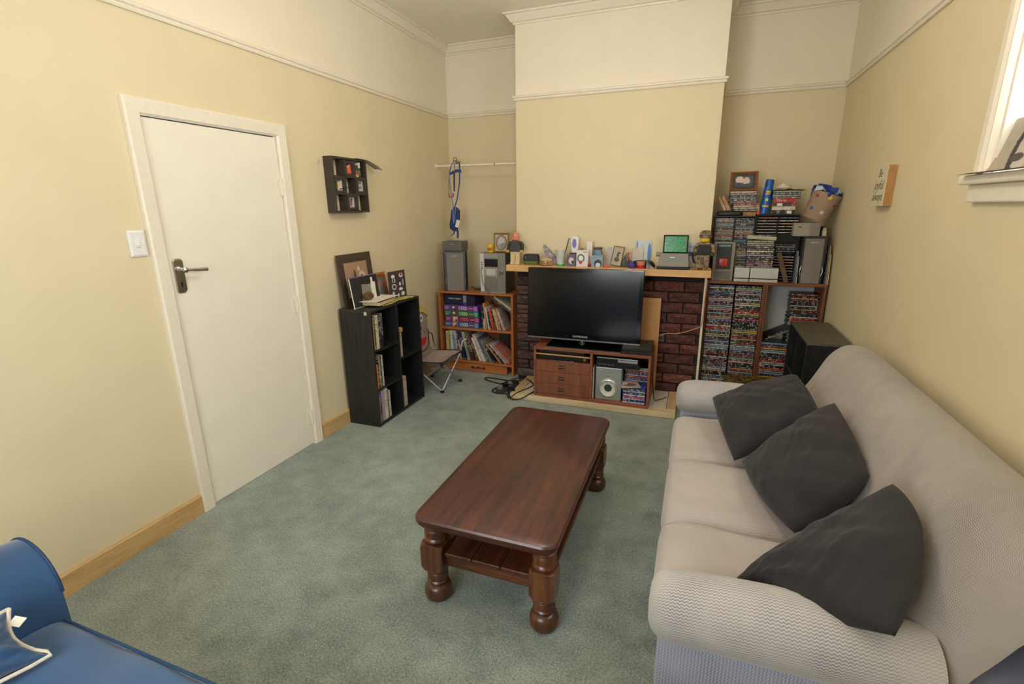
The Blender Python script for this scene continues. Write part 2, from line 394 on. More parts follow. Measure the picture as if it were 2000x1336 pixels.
# ---------------------------------------------------------------- fireplace
def objcolor(name, rough=0.5, var=0.35, scale=30, bump=0.0, spec=0.5):
    t = NT(name); oi = t.n('ShaderNodeObjectInfo'); v = t.coord('Object'); n = t.noise(scale, 4, v)
    g = t.ramp(n, [(0.3, (1-var, 1-var, 1-var, 1)), (0.7, (1+var*0.4,)*3 + (1,))])
    t.base(t.mix(1.0, oi.outputs['Color'], g, 'MULTIPLY')); t.rough(rough); t.p.inputs['Specular IOR Level'].default_value = spec
    if bump: t.bump(n, bump, 0.004)
    return t.m
m_brick = objcolor('rough_brick', 0.75, 0.6, 42, 0.9)
m_plain = objcolor('coloured_cover', 0.55, 0.08, 25)
m_mortar = M((46, 40, 37), 0.9, 0.2, scale=60, bump=0.6, name='dark_mortar')
fo = Vector((1.68, -0.5, 0))
fp = bpy.data.objects.new('fireplace_surround', None); COL.objects.link(fp); fp.location = fo; struct(fp, 'dark red rough brick fireplace surround under the mantel')
YB = -D1                                           # mortar plane; bricks stand proud
b = B(fo); b.box(0.90, 1.27, YB, YB+0.03, 0, 1.03); b.box(2.08, 2.462, YB, YB+0.03, 0, 1.03); b.box(1.27, 2.08, YB, YB+0.03, 0.56, 1.03); b.obj('mortar_bed', m_mortar, fp)
b = B(fo); b.box(1.27, 1.285, YB+0.03, -0.06, 0, 0.56); b.box(2.065, 2.08, YB+0.03, -0.06, 0, 0.56); b.box(1.27, 2.08, -0.06, -0.045, 0, 0.56); b.box(1.27, 2.08, YB+0.03, -0.06, 0.545, 0.56); b.obj('firebox', M((22, 20, 19), 0.9, 0.2, name='soot'), fp)
def brick_mesh(L, h, seed):
    b = B(); nx, nz = 6, 3
    def fn(i, j):
        x = -L/2 + L*i/nx; z = -h/2 + h*j/nz
        e = (i in (0, nx)) or (j in (0, nz)); dp = 0.0 if e else 0.006 + 0.020*noise.noise((x*14+seed*3.1, z*26, seed))
        jx = 0.003*noise.noise((seed, i*1.7, j*2.3)); jz = 0.004*noise.noise((seed+5, i*1.3, j*1.9))
        return (x+jx, -0.026-dp-0.006*abs(noise.noise((i, j, seed))), z+jz)
    g = [[b.V(fn(i, j)) for j in range(nz+1)] for i in range(nx+1)]
    for i in range(nx):
        for j in range(nz): b.F([g[i][j], g[i+1][j], g[i+1][j+1], g[i][j+1]])
    ring = [g[i][0] for i in range(nx+1)] + [g[nx][j] for j in range(1, nz+1)] + [g[i][nz] for i in range(nx-1, -1, -1)] + [g[0][j] for j in range(nz-1, 0, -1)]
    back = [b.bm.verts.new((v.co.x, 0.004, v.co.z)) for v in ring]
    for i in range(len(ring)): b.F([ring[i], ring[(i+1) % len(ring)], back[(i+1) % len(ring)], back[i]])
    return b.mesh('brick', m_brick)
bl, bh, pitch = 0.226, 0.074, 0.086
full = [brick_mesh(bl, bh, s*1.37) for s in range(6)]; cache = {}
for r in range(12):
    z = 0.045 + pitch*r + bh/2
    if z + bh/2 > 1.04: break
    x = 0.903 - (0.118 if r % 2 else 0.0)
    while x < 2.455:
        a0, a1 = max(x, 0.903), min(x+bl, 2.46); x += bl+0.011
        if z-bh/2 < 0.55:                                   # opening
            if a0 >= 1.25 and a1 <= 2.10: continue
            if a0 < 1.27 < a1: a1 = 1.265
            if a0 < 2.08 < a1: a0 = 2.085
        L = a1-a0
        if L < 0.05: continue
        if abs(L-bl) < 0.002: me = random.choice(full)
        else:
            key = round(L, 2)
            if key not in cache: cache[key] = brick_mesh(L, bh, key*31)
            me = cache[key]
        o_ = link('brick', me, fp, Vector(((a0+a1)/2, YB, z)) - fo)
        u = random.random()
        c = lin((86, 44, 36)) if u < 0.55 else lin((104, 56, 42)) if u < 0.75 else lin((62, 38, 34)) if u < 0.92 else lin((96, 84, 76))
        if a1 < 1.3: c = tuple(0.55*q + 0.45*p for q, p in zip(c, lin((84, 72, 66))))
        f_ = random.uniform(1.0, 1.55); o_.color = (c[0]*f_, c[1]*f_, c[2]*f_, 1)
b = B((2.472, -0.53, 0)); b.box(2.464, 2.482, -0.548, -0.5, 0, 1.035); st = b.obj('trim_20', m_trim, bevel=0.002); struct(st, 'cream painted batten between the bricks and DVD shelf')
# mantel shelf
mo = Vector((1.685, -0.62, 1.04)); 
ms = B(mo).box(0.868, 2.502, -0.725, -0.5, 1.042, 1.095).obj('mantel_shelf', m_pine, bevel=0.003); tag(ms, 'pine mantel shelf above the brick fireplace', 'shelf')
MZ = 1.0955
# hearth
ho = Vector((1.67, -0.77, 0)); ht = bpy.data.objects.new('hearth', None); COL.objects.link(ht); ht.location = ho; struct(ht, 'low hearth with pale timber frame and cream tiles')
B(ho).box(1.0, 2.335, -1.015, -0.945, 0.002, 0.05).obj('timber_edge', m_pale, ht, bevel=0.003)
for x0 in (1.0, 2.265): B(ho).box(x0, x0+0.07, -0.945, -0.53, 0.002, 0.05).obj('timber_edge', wood('pale_hearth_timber_side', (178, 150, 106), (210, 184, 138), 0.6, 'y'), ht, bevel=0.003)
tl = M((214, 204, 186), 0.45, 0.04, name='cream_tile')
for i in range(4): B(ho).box(1.072+i*0.2985, 1.072+i*0.2985+0.294, -0.943, -0.53, 0.002, 0.046).obj('tile', tl, ht, bevel=0.002)

# ---------------------------------------------------------------- TV cabinet and what is in it
CZ = 0.0505
co = Vector((1.67, -0.75, CZ)); ct = thing('tv_cabinet', 'teak veneer TV cabinet with three drawers on the hearth', 'cabinet', co)
x0, x1, yf, yb, zt = 1.205, 2.133, -0.995, -0.645, 0.475
B(co).box(x0, x1, yf, yb, zt-0.022, zt).obj('top', m_teak, ct, bevel=0.002)
B(co).box(x0+0.018, x1-0.018, yf, yb, CZ, CZ+0.022).obj('bottom', m_teak, ct, bevel=0.002)
for x in (x0, x1-0.018): B(co).box(x, x+0.018, yf, yb, CZ, zt-0.022).obj('side_panel', m_teak, ct, bevel=0.002)
B(co).box(1.672, 1.69, yf, yb, CZ+0.022, zt-0.022).obj('divider', m_teak, ct, bevel=0.002)
B(co).box(x0+0.018, x1-0.018, yb+0.002, yb+0.008, CZ+0.022, zt-0.022).obj('back_panel', M((60, 34, 24), 0.8, 0.1, name='dark_backing'), ct)
zs = [0.075, 0.173, 0.271, 0.366]
for i in range(3):
    dr = B(co).box(x0+0.02, 1.671, yf+0.002, yf+0.30, zs[i]+0.001, zs[i+1]-0.0015).obj('drawer', m_teak_v, ct, bevel=0.0015)
    zc = (zs[i]+zs[i+1])/2; b = B(co)
    for (a0, a1, c0, c1) in ((-0.03, 0.03, 0.017, 0.024), (-0.03, 0.03, -0.024, -0.017), (-0.03, -0.022, -0.017, 0.017), (0.022, 0.03, -0.017, 0.017), (-0.022, 0.022, -0.003, 0.006)):
        b.box(1.44+a0, 1.44+a1, yf-0.008, yf+0.003, zc+c0, zc+c1)
    pu = b.obj('recessed_pull', M((126, 84, 58), 0.4, 0.1, name='pull_wood'), dr, bevel=0.0015)
    B(co).box(1.418, 1.462, yf+0.0015, yf+0.003, zc-0.017, zc+0.017).obj('pull_recess', M((58, 32, 22), 0.6, name='pull_shadow_wood'), dr)
B(co).box(x0+0.018, 1.672, yf+0.004, yf+0.02, 0.412, 0.42).obj('shelf_lip', M((196, 150, 96), 0.5, name='pale_lip'), ct)
# set-top box in the upper left slot
so = Vector((1.44, -0.85, 0.37)); t_ = thing('media_player', 'black flat media player above the top drawer of the TV cabinet', 'electronics', so)
B(so).box(1.235, 1.655, -0.972, -0.68, 0.370, 0.411).obj('body', m_black, t_, bevel=0.003); B(so).lathe([(0.012, -0.985), (0.012, -0.972)], (1.625, 0, 0.393), 12, axis='y').obj('knob', M((120, 80, 50), 0.4, name='bronze'), t_)
so = Vector((1.44, -0.85, 0.42)); tag(B(so).box(1.24, 1.62, -0.96, -0.68, 0.4205, 0.446).obj('set_top_box', m_blackm, bevel=0.003), 'slim black set-top box in the top slot of the TV cabinet', 'electronics')
b = B((1.45, -0.98, 0.366)); random.seed(3)
for i in range(3): b.tube([(1.36+i*0.03, -0.985, 0.37), (1.40+i*0.04, -1.0, 0.362), (1.44+i*0.04, -0.992, 0.372), (1.50+i*0.03, -1.0, 0.358), (1.53, -0.985, 0.37)], 0.0035, 6)
tag(b.obj('cable_bundle', M((132, 84, 84), 0.5, 0.3, name='cable_pinkish'), smooth=True), 'loose pinkish cable hanging from the top slot of the TV cabinet', 'cable')
# right bay
so = Vector((1.86, -0.82, 0.38)); t_ = thing('disc_player', 'black disc player with a silver disc drawer in the TV cabinet', 'electronics', so)
b = B(so); b.box(1.72, 2.04, -0.975, -0.68, 0.383, 0.432); b.obj('body', m_black, t_, bevel=0.004)
b = B(so); b.box(1.885, 2.035, -0.984, -0.975, 0.400, 0.432); dd = b.obj('disc_drawer', m_silver, t_, bevel=0.002)
B(so).box(1.90, 2.025, -0.9855, -0.984, 0.4215, 0.4245).obj('disc_slot', m_black, dd)
B(so).box(1.72, 1.885, -0.978, -0.975, 0.424, 0.432).obj('trim_strip', m_silver, t_)
so = Vector((1.86, -0.82, 0.345)); t_ = thing('amplifier', 'black amplifier between the disc player and the subwoofer', 'electronics', so)
B(so).box(1.715, 2.05, -0.965, -0.67, 0.346, 0.382).obj('body', M((24, 28, 34), 0.3, name='dark_blue_plastic'), t_, bevel=0.003)
for i in range(7): B(so).box(1.735+i*0.018, 1.745+i*0.018, -0.9665, -0.965, 0.366, 0.372).obj('button', m_grey, t_)
so = Vector((1.81, -0.85, CZ+0.0225)); t_ = thing('subwoofer', 'silver subwoofer with round port in the TV cabinet', 'speaker', so)
z0 = CZ+0.0225; B(so).box(1.715, 1.915, -0.95, -0.66, z0, 0.344).obj('cabinet', M((150, 152, 152), 0.5, 0.03, 0.3, name='subwoofer_silver'), t_, bevel=0.006)
B(so).box(1.713, 1.917, -0.962, -0.95, z0, 0.344).obj('front_panel', m_silver, t_, bevel=0.005)
zc = 0.175
B(so).lathe([(0.080, -0.962), (0.080, -0.966), (0.074, -0.974), (0.066, -0.976), (0.058, -0.972)], (1.815, 0, zc), 32, axis='y', cap=False).obj('port_ring', M((196, 196, 192), 0.3, 0.02, 0.6, name='bright_ring'), t_, smooth=True)
b = B(so); b.lathe([(0.060, -0.9735), (0.050, -0.968), (0.036, -0.964), (0.030, -0.9630)], (1.815, 0, zc), 32, axis='y', cap=False); b.obj('port_flare', M((206, 202, 192), 0.4, name='port_cream'), t_, smooth=True)
B(so).lathe([(0.031, -0.9638), (0.001, -0.9640)], (1.815, 0, zc), 24, axis='y').obj('port_mouth', M((40, 52, 50), 0.7, name='port_dark'), t_)
B(so).box(1.788, 1.842, -0.964, -0.962, 0.292, 0.336).obj('badge_panel', M((160, 162, 160), 0.4, 0.02, 0.4, name='badge'), t_, bevel=0.001)
B(so).prism([(1.815+0.022*math.cos(a), 0.283+0.009*math.sin(a)) for a in [math.pi+math.pi*i/10 for i in range(11)]], 'y', -0.965, -0.962).obj('badge', m_chrome, t_)
for i, (c, w) in enumerate((((190, 182, 160), 0.009), ((30, 30, 34), 0.012))):
    x = 1.692+i*0.0105; so = Vector((x, -0.85, z0)); tag(B(so).box(x, x+w, -0.965, -0.70, z0, 0.335).obj('slim_binder', M(c, 0.5, name='binder'), bevel=0.001), ['cream', 'black'][i]+' slim folder standing beside the subwoofer', 'folder')
for x in (1.24, ): pass

# TV
tv0 = Vector((1.58, -0.86, 0.4752)); tv = thing('television', 'large black flat screen television on the teak cabinet', 'television', tv0)
TX0, TX1, TZ0, TZ1 = 1.118, 2.036, 0.532, 1.098
def tvb(x0, x1, y0, y1, z0, z1, mt, nm, par, bevel=0.0):
    """screen assembly leaning slightly back about its lower edge"""
    b = B(tv0); b.box(x0, x1, y0, y1, z0, z1)
    for v in b.bm.verts:
        z = v.co.z + tv0.z - TZ0; y = v.co.y
        v.co.y = y*math.cos(TILT) + z*math.sin(TILT); v.co.z = TZ0 - tv0.z + z*math.cos(TILT) - y*math.sin(TILT)
    return b.obj(nm, mt, par, bevel=bevel)
TILT = math.radians(3.0)
m_gloss = M((7, 7, 8), 0.12, 0.0, name='gloss_bezel'); m_screen = M((9, 10, 12), 0.16, 0.0, name='lcd_panel')
yF = -0.90
bz = tvb(TX0, TX1, yF, yF+0.05, TZ0, TZ1, m_gloss, 'bezel', tv, 0.004)
tvb(TX0+0.03, TX1-0.03, yF-0.0008, yF, TZ0+0.052, TZ1-0.03, m_screen, 'screen', tv)
tvb(TX0+0.06, TX1-0.06, yF+0.05, yF+0.085, TZ0+0.05, TZ1-0.06, m_blackm, 'rear_housing', tv, 0.01)
tvb(TX0+0.002, TX1-0.002, yF-0.003, yF+0.01, TZ0-0.008, TZ0+0.003, M((150, 146, 146), 0.25, 0.02, 0.8, name='chrome_strip'), 'bottom_strip', tv)
tx = text('SAMSUNG', 0.021, M((205, 205, 205), 0.4, name='logo_silver'), bz, (0, 0, 0), (H-TILT, 0, 0), 'logo', sx=1.25); tx.location = Vector((1.565, yF-0.0012+0.026*math.sin(TILT), TZ0+0.027)) - tv0
b = B(tv0); b.box(1.30, 1.90, -0.985, -0.73, 0.4752, 0.487); b.obj('stand_base', m_gloss, tv, bevel=0.004)
b = B(tv0); b.box(1.30, 1.90, -0.9865, -0.985, 0.4765, 0.4805); b.obj('stand_edge', M((170, 168, 166), 0.25, 0.02, 0.8, name='chrome_edge'), tv)
B(tv0).lathe([(0.035, 0.487), (0.026, 0.50), (0.024, 0.56)], (1.575, -0.845, 0), 20).obj('stand_neck', M((40, 42, 46), 0.15, name='neck_glass'), tv, smooth=True)
# game console on the cabinet
so = Vector((2.03, -0.82, 0.4755)); t_ = thing('game_console', 'black wedge shaped game console on the right end of the TV cabinet', 'electronics', so, (0, 0, 0.02))
for nm, z0, z1, mt in (('lower_shell', 0.4755, 0.497, M((52, 50, 46), 0.5, name='console_grey')), ('upper_shell', 0.5015, 0.523, M((48, 46, 42), 0.55, name='console_grey_top'))):
    b = B(so); b.loft([[(1.905, -0.99+0.02*k, z), (2.128, -0.99+0.02*k, z), (2.128, -0.70, z), (1.905, -0.70, z)] for k, z in ((0.4, z0), (0, z1))]); b.obj(nm, mt, t_, bevel=0.002)
B(so).box(1.91, 2.124, -0.975, -0.71, 0.497, 0.5015).obj('groove', m_black, t_)
B(so).box(2.028, 2.034, -0.9905, -0.98, 0.4765, 0.522).obj('seam_light', m_black, t_)
# game cases stack
GP = [((40, 70, 150), 'blue'), ((60, 90, 170), 'blue'), ((205, 205, 215), 'white'), ((30, 36, 60), 'navy'), ((180, 40, 40), 'red')]

# cardboard panel behind TV
cb0 = Vector((2.05, -0.60, 0.05)); ctb = thing('cardboard_sheet', 'folded brown cardboard sheet standing behind the television', 'cardboard', cb0)
zz = [0.0465, 0.36, 0.512, 0.675, 0.805, 0.852]
for i, (a, c) in enumerate(zip(zz[:-1], zz[1:])):
    ya, yc_ = -0.640+0.035*a+0.003*(i % 2), -0.640+0.035*c+0.003*((i+1) % 2)
    B(cb0).prism([(ya, a), (ya+0.006, a), (yc_+0.006, c-0.0012), (yc_, c-0.0012)], 'x', 1.93, 2.153).obj('panel', M((190, 140, 86), 0.75, 0.06, scale=8, name='corrugated_cardboard'), ctb)

# ---------------------------------------------------------------- coffee table
to = Vector((1.72, -2.65, 0)); tb = thing('coffee_table', 'dark mahogany coffee table with turned legs and lower shelf', 'table', to)
def mahog(nm, c0, c1, c2, axis, coat, rough=0.3):
    t = NT(nm); sc = (16, 1.0, 16) if axis == 'y' else (1.0, 16, 16) if axis == 'x' else (16, 16, 1)
    v = t.coord('Object', sc); n1 = t.noise(2.0, 5, v, 0.6); v2 = t.coord('Object', tuple(4*q for q in sc)); n2 = t.noise(5, 4, v2, 0.6); n3 = t.noise(1.6, 3, t.coord('Object'))
    f = t.math('ADD', t.math('MULTIPLY', n1, 0.5), t.math('ADD', t.math('MULTIPLY', n2, 0.25), t.math('MULTIPLY', n3, 0.25)))
    t.base(t.ramp(f, [(0.38, c0), (0.5, c1), (0.62, c2)])); t.rough(rough); t.bump(n2, 0.10, 0.001)
    if coat: t.p.inputs['Coat Weight'].default_value = coat; t.p.inputs['Coat Roughness'].default_value = 0.25
    return t.m
m_mah = mahog('mahogany_top', (44, 20, 14), (68, 31, 21), (94, 44, 28), 'y', 0.35, 0.40)
m_mahl = mahog('mahogany_leg', (44, 22, 14), (84, 46, 24), (120, 70, 36), 'z', 0.3, 0.35)
m_mahs = mahog('mahogany_rail', (46, 24, 14), (84, 46, 24), (124, 74, 38), 'x', 0.2, 0.38)
TXa, TXb, TYa, TYb, TZ = 1.428, 2.012, -3.243, -2.058, 0.412
def rrect(ins, z, r=0.055, n=7):
    x0, x1, y0, y1 = TXa+ins, TXb-ins, TYa+ins, TYb-ins; r = max(r-ins*0.5, 0.02); out = []
    for cx, cy, a0 in ((x1-r, y1-r, 0), (x0+r, y1-r, H), (x0+r, y0+r, 2*H), (x1-r, y0+r, 3*H)):
        for i in range(n+1): a = a0 + H*i/n; out.append((cx+r*math.cos(a), cy+r*math.sin(a), z))
    return out
B(to).loft([rrect(0.022, TZ-0.046), rrect(0.010, TZ-0.044), rrect(0.004, TZ-0.036), rrect(0.004, TZ-0.030), rrect(0.0, TZ-0.026), rrect(0.0, TZ-0.012), rrect(0.005, TZ-0.004), rrect(0.014, TZ)]).obj('table_top', m_mah, tb, smooth=0.5)
LX, LY = (1.492, 1.952), (-3.165, -2.14)
lprof1 = [(0.040, 0.368), (0.040, 0.352), (0.046, 0.346), (0.047, 0.338), (0.040, 0.332), (0.044, 0.324), (0.046, 0.312), (0.045, 0.300), (0.039, 0.294), (0.044, 0.288), (0.046, 0.282), (0.040, 0.272)]
lprof2 = [(0.038, 0.148), (0.044, 0.142), (0.045, 0.135), (0.038, 0.128), (0.043, 0.120), (0.044, 0.102), (0.039, 0.094), (0.044, 0.088), (0.040, 0.078), (0.037, 0.072), (0.047, 0.067), (0.056, 0.052), (0.058, 0.036), (0.056, 0.016), (0.049, 0.004), (0.045, 0.0)]
for lx in LX:
    for ly in LY:
        b = B(to); b.lathe([lprof1[0]]+lprof1[1:]+[(0.03, 0.26), (0.03, 0.16)]+lprof2, (lx, ly, 0), 24)
        leg = b.obj('leg', m_mahl, tb, smooth=0.6)
        b = B(to); s_ = 0.049
        def oct_(q, z): return [(lx+sx*a, ly+sy*c, z) for sx, sy, a, c in ((1, -1, s_, s_-q), (1, 1, s_, s_-q), (1, 1, s_-q, s_), (-1, 1, s_-q, s_), (-1, 1, s_, s_-q), (-1, -1, s_, s_-q), (-1, -1, s_-q, s_), (1, -1, s_-q, s_))]
        b.loft([oct_(0.020, 0.148), oct_(0.016, 0.150), oct_(0.003, 0.168), oct_(0.003, 0.252), oct_(0.016, 0.270), oct_(0.020, 0.272)]); b.obj('leg_block', m_mahl, leg, bevel=0.002)
for ly in LY: B(to).box(LX[0]+0.049, LX[1]-0.049, ly-0.014, ly+0.014, 0.168, 0.218).obj('end_rail', m_mahs, tb, bevel=0.002)
for lx in LX: B(to).box(lx-0.014, lx+0.014, LY[0]+0.049, LY[1]-0.049, 0.168, 0.218).obj('side_rail', mahog('mahogany_rail_long', (46, 24, 14), (84, 46, 24), (124, 74, 38), 'y', 0.2, 0.38), tb, bevel=0.002)
m_msh = mahog('mahogany_shelf', (44, 22, 14), (74, 36, 22), (96, 50, 30), 'y', 0.2, 0.36)
xa, xb = LX[0]+0.0495, LX[1]-0.0495; pw = (xb-xa)/3
for i in range(3): B(to).box(xa+i*pw, xa+(i+1)*pw-0.0012, LY[0]-0.028, LY[1]+0.028, 0.2185, 0.238).obj('shelf_plank', m_msh, tb, bevel=0.006, seg=3)
for x0_, x1_ in ((LX[0]-0.03, xa-0.0012), (xb, LX[1]+0.03)): B(to).box(x0_, x1_, LY[0]+0.0495, LY[1]-0.0495, 0.2185, 0.238).obj('shelf_plank', m_msh, tb, bevel=0.006, seg=3)

# ---------------------------------------------------------------- grey sofa
def chevron(name, light, dark, fade, per=0.0078, zig=0.0054, soft=0.0):
    t = NT(name); tc = t.n('ShaderNodeTexCoord'); sp = t.n('ShaderNodeSeparateXYZ'); t.l(tc.outputs['UV'], sp.inputs[0])
    z = t.math('PINGPONG', sp.outputs['X'], zig); v = t.math('ADD', sp.outputs['Y'], t.math('MULTIPLY', z, 0.75))
    f = t.math('PINGPONG', v, per/2); f = t.math('DIVIDE', f, per/2)
    ln = t.ramp(f, [(0.25, (0, 0, 0, 1)), (0.7, (1, 1, 1, 1))])
    ob = t.coord('Object'); w = t.noise(2.6, 4, ob, 0.6); fd = t.ramp(w, [(0.38, (1-soft,)*3 + (1,)), (0.62, (max(0.0, 0.35-soft),)*3 + (1,))])
    mixf = t.math('MULTIPLY', ln, fd)
    c = t.mix(mixf, lin(light), lin(dark)); st = t.noise(4.5, 5, ob, 0.65)
    c = t.mix(t.ramp(st, [(0.5, (0, 0, 0, 1)), (0.8, (0.35, 0.35, 0.35, 1))]), c, lin(fade))
    t.base(c); t.rough(0.9); t.p.inputs['Sheen Weight'].default_value = 0.3; t.p.inputs['Specular IOR Level'].default_value = 0.2
    t.bump(t.math('ADD', t.math('MULTIPLY', ln, 0.5), t.noise(300, 2, ob)), 0.25, 0.0015); return t.m
m_sofa = chevron('chevron_weave', (190, 184, 175), (118, 119, 131), (176, 160, 136))
m_sofa_s = chevron('chevron_weave_worn', (176, 165, 156), (148, 140, 136), (166, 150, 132), soft=0.35)
m_sofa_p = chevron('chevron_weave_panel', (172, 172, 188), (116, 118, 140), (156, 156, 168), per=0.0085)
so = Vector((2.86, -2.66, 0)); sf = thing('sofa', 'grey three-seat fabric sofa with woven chevron pattern along the right wall', 'sofa', so)
SY0, SY1 = -3.47, -1.845                       # arm roll centres (near, far)
AR, AZ = 0.092, 0.512
B(so).box(2.41, 3.26, SY0+0.0, SY1-0.0, 0.06, 0.28).obj('base', m_sofa_p, sf, bevel=0.01)
for x in (2.47, 3.22):
    for y in (SY0, SY1): B(so).lathe([(0.025, 0.0), (0.03, 0.06)], (x, y, 0), 12).obj('foot', m_black, sf)
def superrect(cx, cz, a, c, n, p=3.2):
    out = []
    for i in range(n):
        t = 2*math.pi*i/n; ct_, st_ = math.cos(t), math.sin(t)
        out.append((cx + a*math.copysign(abs(ct_)**(2/p), ct_), cz + c*math.copysign(abs(st_)**(2/p), st_)))
    return out
def resample(loop, n):
    P = [Vector((p[0], p[1])) for p in loop]; P.append(P[0]); L = [0.0]
    for a, c in zip(P[:-1], P[1:]): L.append(L[-1]+(c-a).length)
    out = []; j = 0
    for i in range(n):
        d = L[-1]*i/n
        while L[j+1] < d: j += 1
        t = (d-L[j])/max(1e-9, L[j+1]-L[j]); q = P[j].lerp(P[j+1], t); out.append((q.x, q.y))
    return out
def armshape(yc, nm_out):
    b = B(so); n = 36
    # roll: swept along x, rounded nose at the front
    def fn(u, v):
        a = 2*math.pi*v + math.pi*1.5
        if u < 0.18: k = u/0.18; x = 2.345 + 0.075*(1-math.cos(k*H)); r = AR*math.sin(k*H)**0.55 if k > 0 else 0.0
        else: x = 2.42 + (u-0.18)/0.82*0.56; r = AR*(1.0 + 0.03*math.sin(x*9+yc))
        zz = AZ + r*math.sin(a)*1.0 + (0.012*math.sin((x-2.4)*5)); yy = yc + r*math.cos(a)*1.05
        return (x, yy, zz)
    b.grid(fn, 30, n, uv=(0.64, 2*math.pi*AR)); b.obj('armrest_roll', m_sofa, sf, smooth=True, weld=0.0005)
    b = B(so)
    def fn2(u, v):                                   # panel under the roll: rounded slab loop in plan
        x, y = loopA[int(round(v*96)) % 96]
        return (x, y, 0.05 + u*0.43)
    loopA = resample(superrect(2.69, yc, 0.315, 0.062, 200, 7), 96)
    b.grid(fn2, 4, 96, uv=(0.43, 1.45)); b.obj('arm_panel', m_sofa_p, sf, smooth=True, weld=0.0005)
armshape(SY0, 'near'); armshape(SY1, 'far')
# seat cushions
cy = [-3.385, -2.95, -2.45, -1.93]; loopC = resample(superrect(2.66, 0.365, 0.295, 0.092, 200, 4.2), 64)
for i in range(3):
    ya, yb_ = cy[i]+0.003, cy[i+1]-0.003; b = B(so)
    def fn(u, v, ya=ya, yb_=yb_, i=i):
        x, z = loopC[int(round(u*64)) % 64]
        e = min(v, 1-v)*2; pinch = 1-0.42*(1-min(1, e/0.34))**2.3
        x = 2.66 + (x-2.66)*(0.97 + 0.03*pinch); 
        zc = 0.365; z = zc + (z-zc)*pinch + (0.010*math.sin(v*math.pi) if z > zc else 0)
        if x < 2.45: x += -0.022*pinch*(1-abs(z-zc)/0.1*0.6)
        y = ya + (yb_-ya)*v + 0.008*math.sin(x*11+i)
        z += 0.005*noise.noise((x*5, y*9, i)) + 0.003*noise.noise((x*6+y*10, y*26, i+4))
        return (x, y, z)
    b.grid(fn, 64, 26, uv=(1.35, 0.5))
    g = b.obj('seat_cushion', m_sofa_s, sf, smooth=True, weld=0.0005)
# back
bp = [(2.84, 0.30), (2.842, 0.40), (2.885, 0.49), (2.94, 0.58), (2.992, 0.67), (3.03, 0.745), (3.062, 0.81), (3.10, 0.857), (3.145, 0.882), (3.205, 0.880), (3.262, 0.852), (3.30, 0.80), (3.318, 0.73), (3.322, 0.60), (3.32, 0.40), (3.30, 0.30)]
def cr(P, t):
    n = len(P)-1; i = min(int(t*n), n-1); f = t*n-i; g = lambda k: P[min(max(k, 0), n)]
    out = []
    for d in (0, 1):
        a, b_, c, e = g(i-1)[d], g(i)[d], g(i+1)[d], g(i+2)[d]
        out.append(0.5*((2*b_)+(c-a)*f+(2*a-5*b_+4*c-e)*f*f+(3*b_-a-3*c+e)*f**3))
    return out
b = B(so); YB0, YB1 = -3.53, -1.735
def fnb(u, v):
    x, z = cr(bp, v); e = min(u, 1-u)*(YB1-YB0)
    k = 1.0 if e > 0.13 else math.sin(e/0.13*H)**0.6
    cx_, cz_ = 3.10, 0.62; x = cx_ + (x-cx_)*(0.30+0.70*k); z = cz_ + (z-cz_)*(0.30+0.70*k)
    y = YB0 + (YB1-YB0)*u
    w = noise.noise((x*2.0+z*3+y*3, y*16.0, 2.0))*0.009 + noise.noise((x*2+z*5, y*5.0, 7.0))*0.008 + noise.noise((z*4+y*6, y*34.0, 5.0))*0.004 - 0.012*math.exp(-((z-0.52)/0.10)**2)*abs(math.sin(y*6.2))
    return (x-w, y, z+w*0.6)
b.grid(fnb, 110, 48, uv=(YB1-YB0, 1.5)); b.obj('back_cushion', chevron('chevron_weave_back', (170, 160, 149), (118, 111, 108), (154, 142, 126), soft=0.05), sf, smooth=True, weld=0.0005)
B(so).box(2.98, 3.31, -3.555, -1.75, 0.06, 0.50).obj('back_frame', m_sofa_p, sf, bevel=0.03, seg=3, smooth=True)

# ---------------------------------------------------------------- throw cushions
def cushion(b, cs, thick, seed, n=46, nrm=None, pin=0.48, wr=0.008, bulge=(0.02, 0.02, 0.02, 0.02)):
    """pillow stretched between four corners A,B,C,D; bulge = outward bow of edges AB, BC, CD, DA; folds run in from the corners"""
    A, Bc, C, Dd = [Vector(c) for c in cs]
    nm = ((C-A).cross(Dd-Bc)).normalized() if nrm is None else Vector(nrm).normalized()
    ctr = (A+Bc+C+Dd)/4
    outw = [((p+q)/2-ctr).normalized() for p, q in ((A, Bc), (Bc, C), (C, Dd), (Dd, A))]
    for sgn in (1, -1):
        def fn(u, v):
            s_, t_ = 2*u-1, 2*v-1
            p = A*(1-u)*(1-v) + Bc*u*(1-v) + C*u*v + Dd*(1-u)*v
            ps, pt_ = 1-s_*s_, 1-t_*t_
            p = p + outw[0]*(bulge[0]*ps*(1-v)**2) + outw[2]*(bulge[2]*ps*v**2) + outw[1]*(bulge[1]*pt_*u**2) + outw[3]*(bulge[3]*pt_*(1-u)**2)
            ed = ps*pt_; h = thick*max(ed, 0)**pin
            fold = 0.9*noise.noise((s_*1.5+seed, t_*1.5, seed*0.7)) + 0.7*noise.noise(((s_+t_)*3.0+seed, (s_-t_)*0.8, seed*1.7)) + 0.45*noise.noise(((s_-t_)*5.0, (s_+t_)*1.2+seed, seed))
            return p + nm*(sgn*h + wr*2.0*fold*min(1.0, ed*3.5) + 0.006*noise.noise((s_*4+seed*2, t_*4, seed))*(1-min(1, ed*3)))
        b.grid(fn, n, n)
    return b
